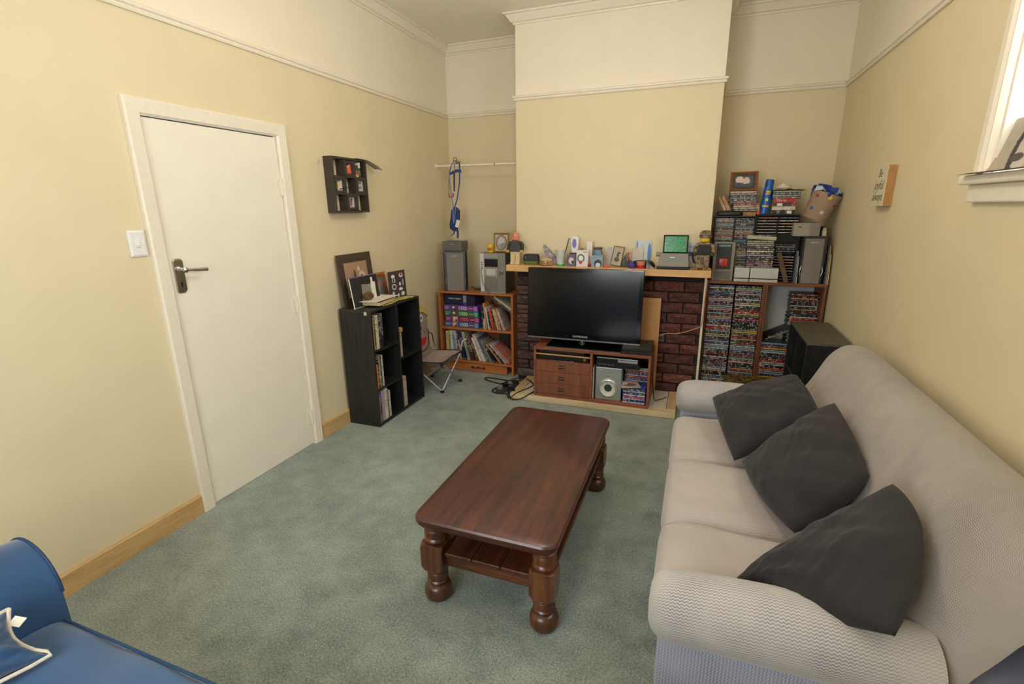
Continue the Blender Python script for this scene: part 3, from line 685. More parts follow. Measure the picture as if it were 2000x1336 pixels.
def fabric_dark():
    t = NT('black_cotton'); v = t.coord('Object'); n = t.noise(5, 4, v); wv = t.noise(420, 2, v)
    t.base(t.ramp(n, [(0.3, (27, 24, 25)), (0.7, (43, 38, 38))])); t.rough(0.9); t.p.inputs['Sheen Weight'].default_value = 0.08; t.p.inputs['Sheen Roughness'].default_value = 0.5
    t.bump(t.math('ADD', wv, t.math('MULTIPLY', t.noise(14, 4, t.coord('Object', (1, 2.6, 1), (0.4, 0.5, 0.6))), 2.2)), 0.35, 0.004); return t.m
m_bc = fabric_dark()
PIL = (('black throw cushion at the far end of the grey sofa', ((2.88, -2.12, 0.785), (2.53, -2.02, 0.585), (2.615, -2.545, 0.505), (2.945, -2.37, 0.69)), 0.085),
       ('black throw cushion in the middle of the three on the grey sofa', ((2.972, -2.43, 0.775), (2.645, -2.565, 0.515), (2.765, -3.045, 0.53), (2.985, -2.895, 0.695)), 0.085),
       ('black throw cushion nearest the camera, leaning on the sofa arm', ((2.975, -3.10, 0.785), (2.562, -3.325, 0.505), (2.67, -3.40, 0.515), (2.862, -3.565, 0.66)), 0.085))
for i, (lb, cs, th) in enumerate(PIL):
    c = sum((Vector(p) for p in cs), Vector())/4; b = B(c); cushion(b, cs, th, i*3.3+1, bulge=((0.006, 0.008, 0.006, 0.010), (0.006, 0.022, 0.018, 0.012), (0.0, 0.0, 0.0, 0.07))[i])
    tag(b.obj('throw_cushion', m_bc, smooth=3.0, weld=0.001), lb, 'cushion', 'black throw cushions on the sofa')

# ---------------------------------------------------------------- blue sofa (bottom left)
def bluefab():
    t = NT('blue_velour'); v = t.coord('Object'); n = t.noise(3, 4, v); wv = t.noise(380, 2, v)
    t.base(t.ramp(n, [(0.3, (18, 60, 102)), (0.7, (30, 82, 128))])); t.rough(0.7); t.p.inputs['Sheen Weight'].default_value = 0.4; t.bump(wv, 0.15, 0.002); return t.m
m_blue = bluefab(); m_bluep = M((22, 56, 92), 0.6, 0.05, name='blue_piping')
so = Vector((1.3, -4.55, 0)); bs = thing('blue_sofa', 'blue upholstered sofa with piped arm in the near left corner', 'sofa', so)
def bl_arm(b, x0, x1, y0, y1):
    pr = []
    xc = (x0+x1)/2; hw = (x1-x0)/2
    for i in range(25):
        a = math.pi*i/24; pr.append((xc - hw*math.cos(a)*1.0 - 0.0, 0.515 + 0.15*math.sin(a)))
    pr = [(x0, 0.08)] + pr + [(x1, 0.08)]
    rings = []
    for k in range(9):
        t = k/8; y = y1 + (y0-y1)*t; e = min(t, 1-t)
        q = 1.0 if e > 0.13 else 0.955+0.045*math.sin(e/0.13*H); rings.append([(xc+(x-xc)*q, y, 0.08+(z-0.08)*q) for x, z in pr])
    b.loft(rings); return pr
for nm, xa, xb in (('armrest', 0.47, 0.735), ('armrest', 2.00, 2.15)):
    b = B(so); pr = bl_arm(b, xa, xb, -5.2, -4.0); a_ = b.obj(nm, m_blue, bs, smooth=0.9)
    xc = (xa+xb)/2; B(so).tube([(xc+(x-xc)*0.957, -4.0, 0.08+(z-0.08)*0.957) for x, z in pr[1:-1]], 0.0045, 8, 1).obj('piping', m_bluep, a_, smooth=True)
B(so).box(0.735, 2.0, -5.2, -4.03, 0.08, 0.29).obj('base', m_blue, bs, bevel=0.01)
b = B(so)
def fns(u, v):
    pr = superrect(-4.55, 0.375, 0.53, 0.082, 48, 5); k = int(round(u*48)) % 48; y, z = pr[k]; x = 0.74 + 1.255*v
    e = min(v, 1-v); q = 1 if e > 0.06 else 0.9+0.1*math.sin(e/0.06*H)
    z = 0.375+(z-0.375)*q + (0.006*noise.noise((x*3, y*10, 1)) + 0.004*math.sin(x*22+y*9) if z > 0.385 else 0); return (x, y, z)
b.grid(fns, 48, 40); sc_ = b.obj('seat_cushion', m_blue, bs, smooth=True, weld=0.0005)
B(so).tube([(x, -4.030, 0.436) for x in (0.77, 1.2, 1.6, 1.97)], 0.004, 8, 2).obj('piping', m_bluep, sc_, smooth=True)
B(so).box(0.47, 2.15, -5.3, -5.05, 0.08, 0.82).obj('backrest', m_blue, bs, bevel=0.06, seg=4, smooth=True)
cs = ((0.775, -4.13, 0.565), (0.76, -4.56, 0.66), (0.90, -4.60, 0.50), (0.925, -4.135, 0.475))
c = sum((Vector(p) for p in cs), Vector())/4
pt = thing('blue_cushion', 'blue cushion with white piping on the blue sofa', 'cushion', c)
b = B(c); cushion(b, cs, 0.06, 9.1, bulge=(-0.03, -0.03, -0.03, -0.03)); b.obj('cover', m_blue, pt, smooth=3.0, weld=0.001)
A_, B_, C_, D_ = [Vector(p) for p in cs]; cc = c
def bowed(p0, p1): return [p0.lerp(p1, k/6) + (cc-p0.lerp(p1, k/6)).normalized()*0.03*(1-(2*k/6-1)**2) for k in range(6)]
loop = bowed(A_, B_)+bowed(B_, C_)+bowed(C_, D_)+bowed(D_, A_)+[A_]
B(c).tube(loop, 0.005, 8, 2).obj('piping', M((214, 204, 188), 0.6, name='white_piping'), pt, smooth=True)
B(c).box(0.805, 0.832, -4.15, -4.125, 0.545, 0.547, rot=(0.3, 0.4, 0.5)).obj('care_tag', m_paper, pt)
# ================================================================ shelves and everything on them
random.seed(21)
def ordn(i): return f"{i}{'th' if 10 <= i % 100 <= 20 else {1: 'st', 2: 'nd', 3: 'rd'}.get(i % 10, 'th')}"
def spine_mat():
    t = NT('printed_case_spine'); oi = t.n('ShaderNodeObjectInfo'); tc = t.n('ShaderNodeTexCoord'); sp = t.n('ShaderNodeSeparateXYZ'); t.l(tc.outputs['Object'], sp.inputs[0])
    rnd = oi.outputs['Random']
    def n1(kx, kz, off):
        cm = t.n('ShaderNodeCombineXYZ'); t.l(t.math('MULTIPLY', sp.outputs['X'], kx), cm.inputs[0]); t.l(t.math('MULTIPLY', sp.outputs['Z'], kz), cm.inputs[1]); t.l(t.math('MULTIPLY', rnd, off), cm.inputs[2])
        return t.noise(1.0, 1, cm.outputs[0])
    blk = n1(26, 0, 91.0); txt = n1(150, 170, 57.0); sel = n1(42, 0, 23.0)
    hs = t.n('ShaderNodeCombineColor', mode='HSV'); t.l(t.math('FRACT', t.math('MULTIPLY', rnd, 7.31)), hs.inputs[0]); hs.inputs[1].default_value = 0.55; hs.inputs[2].default_value = 0.35
    c = t.mix(t.ramp(blk, [(0.60, (0, 0, 0, 1)), (0.63, (1, 1, 1, 1))]), oi.outputs['Color'], hs.outputs[0])
    tm = t.math('MULTIPLY', t.ramp(txt, [(0.52, (0, 0, 0, 1)), (0.58, (0.9, 0.9, 0.9, 1))]), t.ramp(sel, [(0.49, (0, 0, 0, 1)), (0.53, (1, 1, 1, 1))]))
    lum = t.n('ShaderNodeRGBToBW'); t.l(oi.outputs['Color'], lum.inputs[0])
    tcol = t.mix(t.ramp(lum.outputs[0], [(0.28, (0, 0, 0, 1)), (0.34, (1, 1, 1, 1))]), (0.7, 0.68, 0.64, 1), (0.05, 0.05, 0.06, 1))
    t.base(t.mix(1.0, t.mix(tm, c, tcol), (1.0, 0.98, 0.95, 1), 'MULTIPLY')); t.rough(0.35); return t.m
m_spine = spine_mat()
def case_mesh(nm, w, d, h, body):
    b = B(); b.box(-w/2, w/2, 0.0, d, 0, h, 0); b.box(-w/2+0.003, w/2-0.003, -0.0012, 0.0, 0.0022, h-0.0022, 1)
    return b.mesh(nm, [body, m_spine])
ME_DVD = case_mesh('dvd_case', 0.190, 0.136, 0.0146, M((20, 20, 21), 0.3, 0.0, name='case_plastic'))
ME_GAME = case_mesh('game_case', 0.172, 0.136, 0.0148, M((36, 70, 160), 0.25, 0.0, name='blue_case_plastic'))
ME_CD = case_mesh('cd_case', 0.136, 0.124, 0.0098, M((60, 60, 62), 0.15, 0.0, name='clear_case'))
SP = [((24, 24, 27), 'black', 8), ((52, 50, 50), 'charcoal', 4), ((196, 194, 188), 'white', 5), ((150, 148, 144), 'grey', 3), ((150, 34, 30), 'red', 4), ((90, 26, 28), 'dark red', 2), ((52, 74, 120), 'blue', 3),
      ((28, 36, 60), 'navy', 2), ((188, 160, 110), 'tan', 2), ((206, 172, 60), 'yellow', 1), ((70, 92, 62), 'green', 1), ((110, 60, 90), 'purple', 1), ((190, 110, 60), 'orange', 1), ((120, 150, 170), 'pale blue', 2)]
SPW = [s_ for s_ in SP for _ in range(s_[2])]
def put_case(me, nm, cat, x, y, z, label, group, col, rz=0.0, ry=0.0, rx=0.0):
    o_ = link(nm, me, None, (x, y, z), (rx, ry, rz)); o_.color = lin(col); tag(o_, label, cat, group); return o_
def stack(me, nm, cat, x, y, z, n, h, where, group, fixed={}, jit=0.006, noun='DVD case'):
    for i in range(n):
        col, cn, _ = random.choice(SPW)
        k = n-i
        if k in fixed: col, cn = fixed[k]
        put_case(me, nm, cat, x+random.uniform(-jit, jit), y+random.uniform(-jit, jit)*0.8, z+i*h, f'{cn} spined {noun}, {ordn(k)} from the top of {where}', group, col, random.uniform(-1, 1)*jit*4)

# ---------------------------------------------------------------- DVD shelf unit, right alcove
uo = Vector((2.9, -0.28, 0)); un = thing('dvd_shelf', 'brown veneer media shelf full of DVDs in the right alcove', 'shelf', uo)
ux0, ux1, uf, ub, uz = 2.486, 3.325, -0.425, -0.12, 0.985
B(uo).box(ux0, ux1, uf, ub, uz-0.024, uz).obj('top', wood('brown_shelf_top', (98, 52, 26), (146, 84, 46), 0.4, 'x'), un, bevel=0.002)
for xa, xb in ((ux0, ux0+0.016), (2.894, 2.912), (2.913, 2.931), (ux1-0.02, ux1)): B(uo).box(xa, xb, uf, ub, 0.0, uz-0.024).obj('upright', m_brownw, un, bevel=0.0015)
B(uo).box(ux0+0.016, 2.894, uf, ub, 0.075, 0.095).obj('bottom_shelf', m_brownw, un, bevel=0.0015); B(uo).box(2.931, ux1-0.02, uf, ub, 0.075, 0.095).obj('bottom_shelf', m_brownw, un, bevel=0.0015)
B(uo).box(ux0+0.016, 2.894, ub-0.004, ub, 0.095, uz-0.024).obj('back_panel', M((40, 26, 18), 0.8, name='dark_back'), un)
tag(B((3.1, -0.13, 0.096)).prism([(2.935, 0.096), (3.30, 0.096), (3.30, 0.955), (3.01, 0.955), (2.935, 0.88)], 'y', -0.130, -0.127).obj('poster_sheet', M((206, 206, 200), 0.6, 0.02, name='white_card')), 'white card sheet standing at the back of the right shelf bay', 'card')
PITCH_D = 0.01475
stack(ME_DVD, 'dvd_case', 'DVD', 2.5995, -0.418, 0.0952, 58, PITCH_D, 'the left stack in the shelf', 'DVDs in the left shelf bay', {28: ((176, 158, 120), 'tan'), 29: ((182, 164, 126), 'tan'), 24: ((176, 36, 34), 'red'), 25: ((168, 40, 40), 'red')}, 0.0012)
stack(ME_DVD, 'dvd_case', 'DVD', 2.7965, -0.420, 0.0952, 58, PITCH_D, 'the second stack in the shelf', 'DVDs in the left shelf bay', {k: ((26, 40, 28), 'dark green') for k in (20, 21, 22, 23, 24)}, 0.0012)
stack(ME_DVD, 'dvd_case', 'DVD', 3.025, -0.416, 0.0952, 28, PITCH_D, 'the short right-bay stack', 'DVDs in the right shelf bay', {22: ((206, 186, 50), 'yellow'), 23: ((200, 178, 40), 'yellow'), 26: ((176, 40, 70), 'pink'), 16: ((180, 90, 50), 'orange')}, 0.006)
stack(ME_DVD, 'dvd_case', 'DVD', 3.205, -0.330, 0.0952, 54, PITCH_D, 'the tall right-bay stack', 'DVDs in the right shelf bay', {14: ((190, 40, 40), 'red'), 15: ((200, 48, 40), 'red'), 18: ((110, 150, 80), 'green'), 17: ((120, 160, 190), 'pale blue')}, 0.007)
for i, (x, z, r, c) in enumerate(((3.045, 0.566, -0.44, (120, 118, 112)), (3.055, 0.584, -0.46, (60, 58, 56)))):
    put_case(ME_DVD, 'dvd_case', 'DVD', x, -0.40, z, ['grey', 'charcoal'][i]+' DVD case tilted on top of the short stack', 'DVDs in the right shelf bay', c, 0.15, r)
# gilded chest behind the sofa
def gilt():
    t = NT('gilt_carving'); v = t.coord('Object'); n = t.noise(38, 5, v, 0.65)
    t.base(t.ramp(n, [(0.40, (24, 20, 14)), (0.52, (120, 92, 34)), (0.66, (186, 154, 78))])); t.rough(0.4); t.p.inputs['Metallic'].default_value = 0.3; t.bump(n, 0.8, 0.006); return t.m
go = Vector((2.92, -0.56, 0)); gt = thing('carved_chest', 'black and gold carved chest between the sofa arm and DVD shelf', 'chest', go)
B(go).box(2.685, 3.07, -0.68, -0.44, 0.0, 0.19).obj('body', gilt(), gt, bevel=0.006)
B(go).loft([[(2.675+i, -0.695+i, z), (3.08-i, -0.695+i, z), (3.08-i, -0.435-i, z), (2.675+i, -0.435-i, z)] for i, z in ((0, 0.19), (0, 0.205), (0.02, 0.225))]).obj('lid', gilt(), gt, bevel=0.004)
b = B(go); b.tube([(2.668, -0.70, 0.19), (2.668, -0.70, 0.16), (2.70, -0.705, 0.145), (2.75, -0.70, 0.15)], 0.006, 8); b.obj('corner_scroll', M((170, 140, 70), 0.35, 0.1, 0.6, name='gold'), gt, smooth=True)

# black cube shelf by the sofa, right wall
ko = Vector((3.2, -0.94, 0)); ks = thing('cube_shelf', 'black woodgrain cube shelf between sofa end and right wall', 'shelf', ko)
kx0, kx1, ky0, ky1, kz = 3.075, 3.318, -1.285, -0.645, 0.742
for ya, yb_ in ((ky0, -0.967), (-0.963, ky1)): B(ko).box(kx0, kx1, ya, yb_, kz-0.016, kz).obj('top_panel', M((88, 83, 70), 0.55, 0.14, scale=30, name='dusty_black_top'), ks, bevel=0.001)
for y in (ky0, -0.973, ky1-0.016): B(ko).box(kx0, kx1, y, y+0.016, 0, kz-0.016).obj('upright', m_bkw, ks, bevel=0.001)
for z in (0.04, 0.40): 
    B(ko).box(kx0+0.01, kx1, ky0+0.016, -0.973, z, z+0.016).obj('shelf_board', m_bkw, ks, bevel=0.001); B(ko).box(kx0+0.01, kx1, -0.957, ky1-0.016, z, z+0.016).obj('shelf_board', m_bkw, ks, bevel=0.001)
B(ko).box(kx1-0.005, kx1, ky0+0.016, ky1-0.016, 0, kz-0.016).obj('back_panel', m_black, ks)
B(ko).cyl((kx0+0.004, -0.957, 0.40), (kx0+0.004, -1.265, 0.07), 0.004).obj('brace', m_bkw, ks)

# ---------------------------------------------------------------- CD racks on the shelf unit
TZ_ = uz + 0.0005
def cd_rack(x0, x1, lbl, zt):
    ro = Vector(((x0+x1)/2, -0.24, TZ_)); r_ = thing('cd_rack', lbl, 'CD rack', ro); xm = (x0+x1)/2
    for xa in (x0, xm-0.003, x1-0.006): B(ro).box(xa, xa+0.006, -0.335, -0.155, TZ_, zt).obj('side_panel', m_black, r_, bevel=0.001)
    B(ro).box(x0, x1, -0.335, -0.155, zt, zt+0.008).obj('top_panel', m_black, r_, bevel=0.001); B(ro).box(x0, x1, -0.175, -0.155, TZ_, zt).obj('back_panel', m_black, r_)
    return xm
xmA = cd_rack(2.500, 2.796, 'black CD rack beside the chimney, crammed with coloured discs', 1.474)
xmB = cd_rack(2.800, 3.100, 'black slotted CD rack below the spray can', 1.486)
CDC = [((200, 200, 196), 'white', 4), ((150, 150, 150), 'grey', 4), ((40, 40, 44), 'black', 5), ((190, 170, 120), 'cream', 2), ((150, 110, 60), 'brown', 1), ((60, 80, 130), 'blue', 1), ((160, 60, 50), 'red', 1), ((110, 150, 170), 'pale blue', 1)]
CDW = [c for c in CDC for _ in range(c[2])]
def cd_col(x, zs, where, grp, fixed={}):
    for i, z in enumerate(zs):
        col, cn, _ = random.choice(CDW)
        if i+1 in fixed: col, cn = fixed[i+1]
        put_case(ME_CD, 'cd_case', 'CD', x+random.uniform(-0.001, 0.001), -0.338-random.uniform(0, 0.004), z, f'{cn} spined CD, {ordn(i+1)} from the top of {where}', grp, col)
xa = (2.506+xmA-0.003)/2; xb = (xmA+0.003+2.790)/2; xc = (2.806+xmB-0.003)/2; xd = (xmB+0.003+3.094)/2
cd_col(xa, [1.456-0.0104*i for i in range(18)], 'the first CD column', 'CDs in the left rack', {13: ((206, 92, 44), 'orange'), 14: ((120, 60, 40), 'brown')})
cd_col(xb, [1.456-0.0104*i for i in range(31)] + [1.130-0.0128*i for i in range(10)], 'the second CD column', 'CDs in the left rack', {17: ((90, 150, 180), 'sky blue'), 18: ((90, 150, 180), 'sky blue'), 24: ((210, 190, 90), 'yellow'), 25: ((216, 200, 120), 'yellow'), 11: ((180, 126, 60), 'amber'), 12: ((170, 120, 60), 'amber')})
cd_col(xc, [1.462-0.0215*i for i in range(8)] + [1.28-0.0215*i for i in range(13)], 'the third CD column', 'CDs in the slotted rack')
cd_col(xd, [1.462-0.0215*i for i in range(6)] + [1.262-0.016*i for i in range(4)] + [1.17-0.0215*i for i in range(9)], 'the fourth CD column', 'CDs in the slotted rack', {2: ((226, 206, 160), 'cream'), 3: ((226, 170, 110), 'orange'), 12: ((206, 120, 90), 'orange'), 13: ((206, 110, 90), 'orange')})
ZA, ZB = 1.4825, 1.4945
# grey speaker-like panel (plain stand-in)
so = Vector((2.59, -0.39, TZ_)); t_ = thing('desk_speaker_panel', 'grey upright panel with dark inset and red button', 'ornament', so)
B(so).box(2.512, 2.668, -0.412, -0.36, TZ_, 1.288).obj('body', M((140, 130, 116), 0.5, 0.03, name='warm_grey_plastic'), t_, bevel=0.004)
B(so).box(2.535, 2.645, -0.414, -0.412, 1.075, 1.275).obj('inset', M((42, 38, 34), 0.5, name='dark_inset'), t_)
B(so).box(2.548, 2.635, -0.4155, -0.414, 1.252, 1.266).obj('strip', M((110, 150, 160), 0.4, name='teal_strip'), t_)
B(so).box(2.558, 2.622, -0.424, -0.414, 1.096, 1.160).obj('button', M((186, 52, 36), 0.3, name='red_button'), t_, bevel=0.008, seg=3, smooth=True)
B(so).box(2.53, 2.65, -0.4135, -0.412, 0.995, 1.06).obj('grille', M((112, 108, 102), 0.6, 0.15, scale=300, name='grille'), t_)
# silver console with stack of DVDs
so = Vector((2.83, -0.385, TZ_)); t_ = thing('silver_console', 'wide silver console box in two halves on the media shelf', 'electronics', so)
cx0, cx1, cyf, cyb = 2.678, 2.986, -0.430, -0.345; sl = M((196, 194, 188), 0.4, 0.02, 0.2, name='pale_silver')
for xa_, xb_ in ((cx0, cx0+0.106), (cx0+0.112, cx1)):
    B(so).box(xa_, xb_, cyf, cyb, TZ_+0.028, TZ_+0.108).obj('housing', sl, t_, bevel=0.003); B(so).box(xa_, xb_, cyf, cyb, TZ_, TZ_+0.021).obj('base', sl, t_, bevel=0.002)
B(so).box(cx0+0.002, cx1-0.002, cyf+0.006, cyb, TZ_+0.02, TZ_+0.10).obj('core', m_black, t_)
z = TZ_+0.1085
tops = [((126, 118, 108), 'grey'), ((60, 56, 54), 'charcoal'), ((150, 70, 90), 'pink'), ((60, 56, 60), 'charcoal'), ((40, 38, 36), 'black'), ((64, 70, 54), 'olive'), ((150, 130, 170), 'lilac'), ((60, 58, 66), 'charcoal'), ((222, 212, 196), 'white'), ((80, 76, 72), 'charcoal'), ((52, 54, 50), 'black'), ((130, 128, 110), 'grey'), ((150, 148, 130), 'grey'), ((170, 170, 150), 'pale grey')]
for i, (c, cn) in enumerate(tops):
    put_case(ME_DVD, 'dvd_case', 'DVD', 2.845+random.uniform(-0.008, 0.008)+(0.0 if i < 12 else -0.005), -0.423+random.uniform(0, 0.006), z+i*0.0149, f'{cn} DVD case, {ordn(len(tops)-i)} from top of stack on silver console', 'DVDs on the silver console', c, random.uniform(-0.06, 0.06))
o_ = link('dvd_box', B().box(-0.1, 0.1, 0, 0.136, 0, 0.026).mesh('dvd_box', m_plain, bevel=0.001), None, (2.843, -0.425, z+len(tops)*0.0149+0.0065), (0, 0.06, 0.05)); o_.color = lin((176, 174, 150)); tag(o_, 'pale box set lying askew on the DVD stack', 'DVD')
# long dark remote/book leaning right of the stack
so = Vector((3.05, -0.41, TZ_)); b = B(); b.box(-0.016, 0.016, -0.012, 0.012, 0, 0.235)
lk = b.obj('leaning_strip', M((92, 72, 50), 0.6, 0.25, scale=60, name='old_wood_strip'), None, (3.045, -0.43, TZ_+0.003), (-0.12, -0.30, 0.1), bevel=0.003); tag(lk, 'worn brown strip leaning on the slotted CD rack', 'wood strip')
# papers between rack and speaker
for i, (x, h, c, nm) in enumerate(((3.104, 0.24, (150, 156, 160), 'blue-grey'), (3.112, 0.20, (196, 196, 196), 'white'))):
    tag(B((x, -0.36, TZ_)).prism([(-0.43, TZ_), (-0.18, TZ_), (-0.18, TZ_+h), (-0.40, TZ_+h)], 'x', x, x+0.003).obj('paper_sleeve', M(c, 0.6, name='sleeve')), f'{nm} paper sleeve wedged beside the right speaker', 'paper')
for i, (y, h, c, nm) in enumerate((((-0.43), 0.26, (96, 110, 130), 'blue'), ((-0.44), 0.28, (196, 164, 120), 'tan'), ((-0.45), 0.22, (206, 190, 150), 'cream'))):
    x = 3.301+i*0.008
    tag(B((x, -0.3, TZ_)).prism([(y+0.012, TZ_), (-0.15, TZ_), (-0.15, TZ_+h), (y+0.045, TZ_+h)], 'x', x, x+0.004).obj('thin_folder', M(c, 0.6, name='folder')), f'thin {nm} folder between the right speaker and wall', 'folder')

# ---------------------------------------------------------------- speakers
m_grille = M((126, 120, 110), 0.75, 0.10, scale=500, name='speaker_cloth'); m_side = M((58, 58, 58), 0.45, 0.05, name='speaker_side'); m_logo = M((214, 212, 206), 0.4, name='logo')
def speaker(label, x0, x1, yf, yb, z0, z1, rz=0.0):
    o_ = Vector(((x0+x1)/2, (yf+yb)/2, z0)); t_ = thing('loudspeaker', label, 'speaker', o_, (0, 0, rz), group='bookshelf loudspeakers'); w = x1-x0
    B(o_).box(x0+w*0.04, x1-w*0.04, yf+0.03, yb, z0, z1).obj('cabinet', m_side, t_, bevel=0.003)
    b = B(o_); b.loft([[(x0, yf+0.03, z), (x0+0.012, yf+0.008, z), (x1-0.012, yf+0.008, z), (x1, yf+0.03, z)] for z in (z0, z1-0.004)]); b.obj('baffle', M((40, 41, 43), 0.35, name='speaker_baffle'), t_)
    b = B(o_); xl, xr = x0+w*0.13, x1-w*0.13
    rings = []
    for z in [z0+0.003+(z1-z0-0.02)*k/10 for k in range(11)]: rings.append([(xl, yf+0.009, z), (xl+0.004, yf+0.002, z), ((xl+xr)/2, yf-0.004, z), (xr-0.004, yf+0.002, z), (xr, yf+0.009, z)])
    gr = b.loft(rings).obj('grille', m_grille, t_)
    text('SONY', 0.016, m_logo, gr, Vector(((xl+xr)/2, yf-0.0055, z1-0.045))-o_, FRONT, 'logo', sx=1.3)
    for sx, xx in ((-1, xl-0.003), (1, xr+0.003)): B(o_).tube([(xx, yf+0.006, z0+0.06), (xx+sx*0.007, yf+0.004, z0+0.085), (xx+sx*0.007, yf+0.004, z0+0.105), (xx, yf+0.006, z0+0.13)], 0.0025, 6).obj('side_accent', M((206, 206, 200), 0.25, 0.02, 0.7, name='accent'), t_, smooth=True)
    return t_
BZ = 0.7955
speaker('grey loudspeaker on the left end of the orange bookcase', 0.095, 0.318, -0.455, -0.255, BZ, 1.174, 0.36)
speaker('grey loudspeaker on the media shelf by the right wall', 3.122, 3.292, -0.43, -0.20, TZ_, 1.336, -0.06)
so = Vector((0.195, -0.33, 1.1745)); t_ = thing('centre_speaker', 'small grey box speaker on top of the left loudspeaker', 'speaker', so)
B(so).box(0.09, 0.295, -0.40, -0.26, 1.1745, 1.262).obj('body', M((104, 100, 94), 0.6, 0.03, name='mid_grey'), t_, bevel=0.003); text('SONY', 0.012, m_logo, t_, Vector((0.195, -0.4008, 1.235))-so, FRONT, 'logo', sx=1.3)
so = Vector((3.15, -0.32, 1.3365)); t_ = thing('centre_speaker', 'pale grey box speaker under the spotted basket', 'speaker', so)
B(so).loft([[(3.048, -0.425, z), (3.15, -0.438, z), (3.225, -0.405, z), (3.225, -0.26, z), (3.106, -0.26, z), (3.106, -0.342, z), (3.048, -0.342, z)] for z in (1.3365, 1.432)]).obj('body', M((150, 142, 130), 0.6, 0.03, name='pale_grey'), t_, bevel=0.003)
B(so).box(3.075, 3.10, -0.4325, -0.428, 1.40, 1.406).obj('badge', m_black, t_)
tag(B((3.262, -0.36, 1.3365)).lathe([(0.017, 1.3365), (0.017, 1.375), (0.012, 1.38), (0.012, 1.395), (0.001, 1.396)], (3.262, -0.36, 0), 14).obj('small_bottle', M((190, 186, 160), 0.4, 0.15, scale=80, name='bottle_label'), smooth=True), 'small pale bottle on the right loudspeaker', 'bottle')
tag(B((3.262, -0.26, 1.3365)).lathe([(0.03, 1.3365), (0.045, 1.35), (0.04, 1.38), (0.015, 1.40), (0.001, 1.402)], (3.258, -0.27, 0), 12).obj('dark_pouch', m_blackm, smooth=True), 'small dark pouch behind the pale bottle', 'pouch')
# spotted basket with blue ribbon
so = Vector((3.19, -0.315, 1.460)); t_ = thing('fabric_basket', 'beige felt basket with coloured spots and blue ribbon, tipped sideways', 'basket', so, (0.10, 0.33, 0))
felt = M((166, 142, 118), 0.9, 0.06, scale=200, bump=0.3, name='beige_felt')
b = B(); b.lathe([(0.001, 0.004), (0.080, 0.0), (0.082, 0.004), (0.100, 0.195), (0.096, 0.197), (0.080, 0.02), (0.001, 0.016)], n=32); bk_ = b.obj('basket_body', felt, t_, smooth=0.6)
for a, z, c in ((-2.35, 0.16, (170, 60, 84)), (-1.45, 0.17, (226, 196, 60)), (-0.75, 0.125, (160, 56, 84)), (-2.35, 0.07, (70, 104, 150)), (-1.45, 0.06, (222, 186, 176))):
    r = 0.082+0.018*z/0.195; b = B(); d = Vector((math.cos(a), math.sin(a), -0.09)).normalized(); p = Vector((math.cos(a)*r, math.sin(a)*r, z)); b.cyl(p-d*0.002, p+d*0.0015, 0.014 if c[0] > 200 else 0.012, n=16); b.obj('spot', M(c, 0.9, name='felt_spot'), t_)
m_rib = M((28, 62, 160), 0.45, 0.35, scale=18, name='blue_ribbon'); m_ribw = M((190, 204, 220), 0.45, 0.2, scale=14, name='pale_blue_ribbon')
random.seed(5)
for i in range(9):
    a0 = i/9*2*math.pi + 0.3; rr = 0.095
    pts = [Vector((rr*math.cos(a0+k*0.28)+random.uniform(-0.018, 0.018), rr*math.sin(a0+k*0.28)+random.uniform(-0.018, 0.018), 0.205+random.uniform(-0.012, 0.03)-(0.04*k/4 if i % 3 == 0 else 0))) for k in range(5)]
    b = B(); w = 0.017
    def fr(u, v, pts=pts):
        q = u*(len(pts)-1); k = min(int(q), len(pts)-2); p = pts[k].lerp(pts[k+1], q-k); return p + Vector((0.3*math.sin(q*3), 0.3*math.cos(q*2), 1)).normalized()*(v-0.5)*2*w
    b.grid(fr, 14, 2); b.obj('ribbon', m_rib if i % 4 else m_ribw, t_, smooth=True)

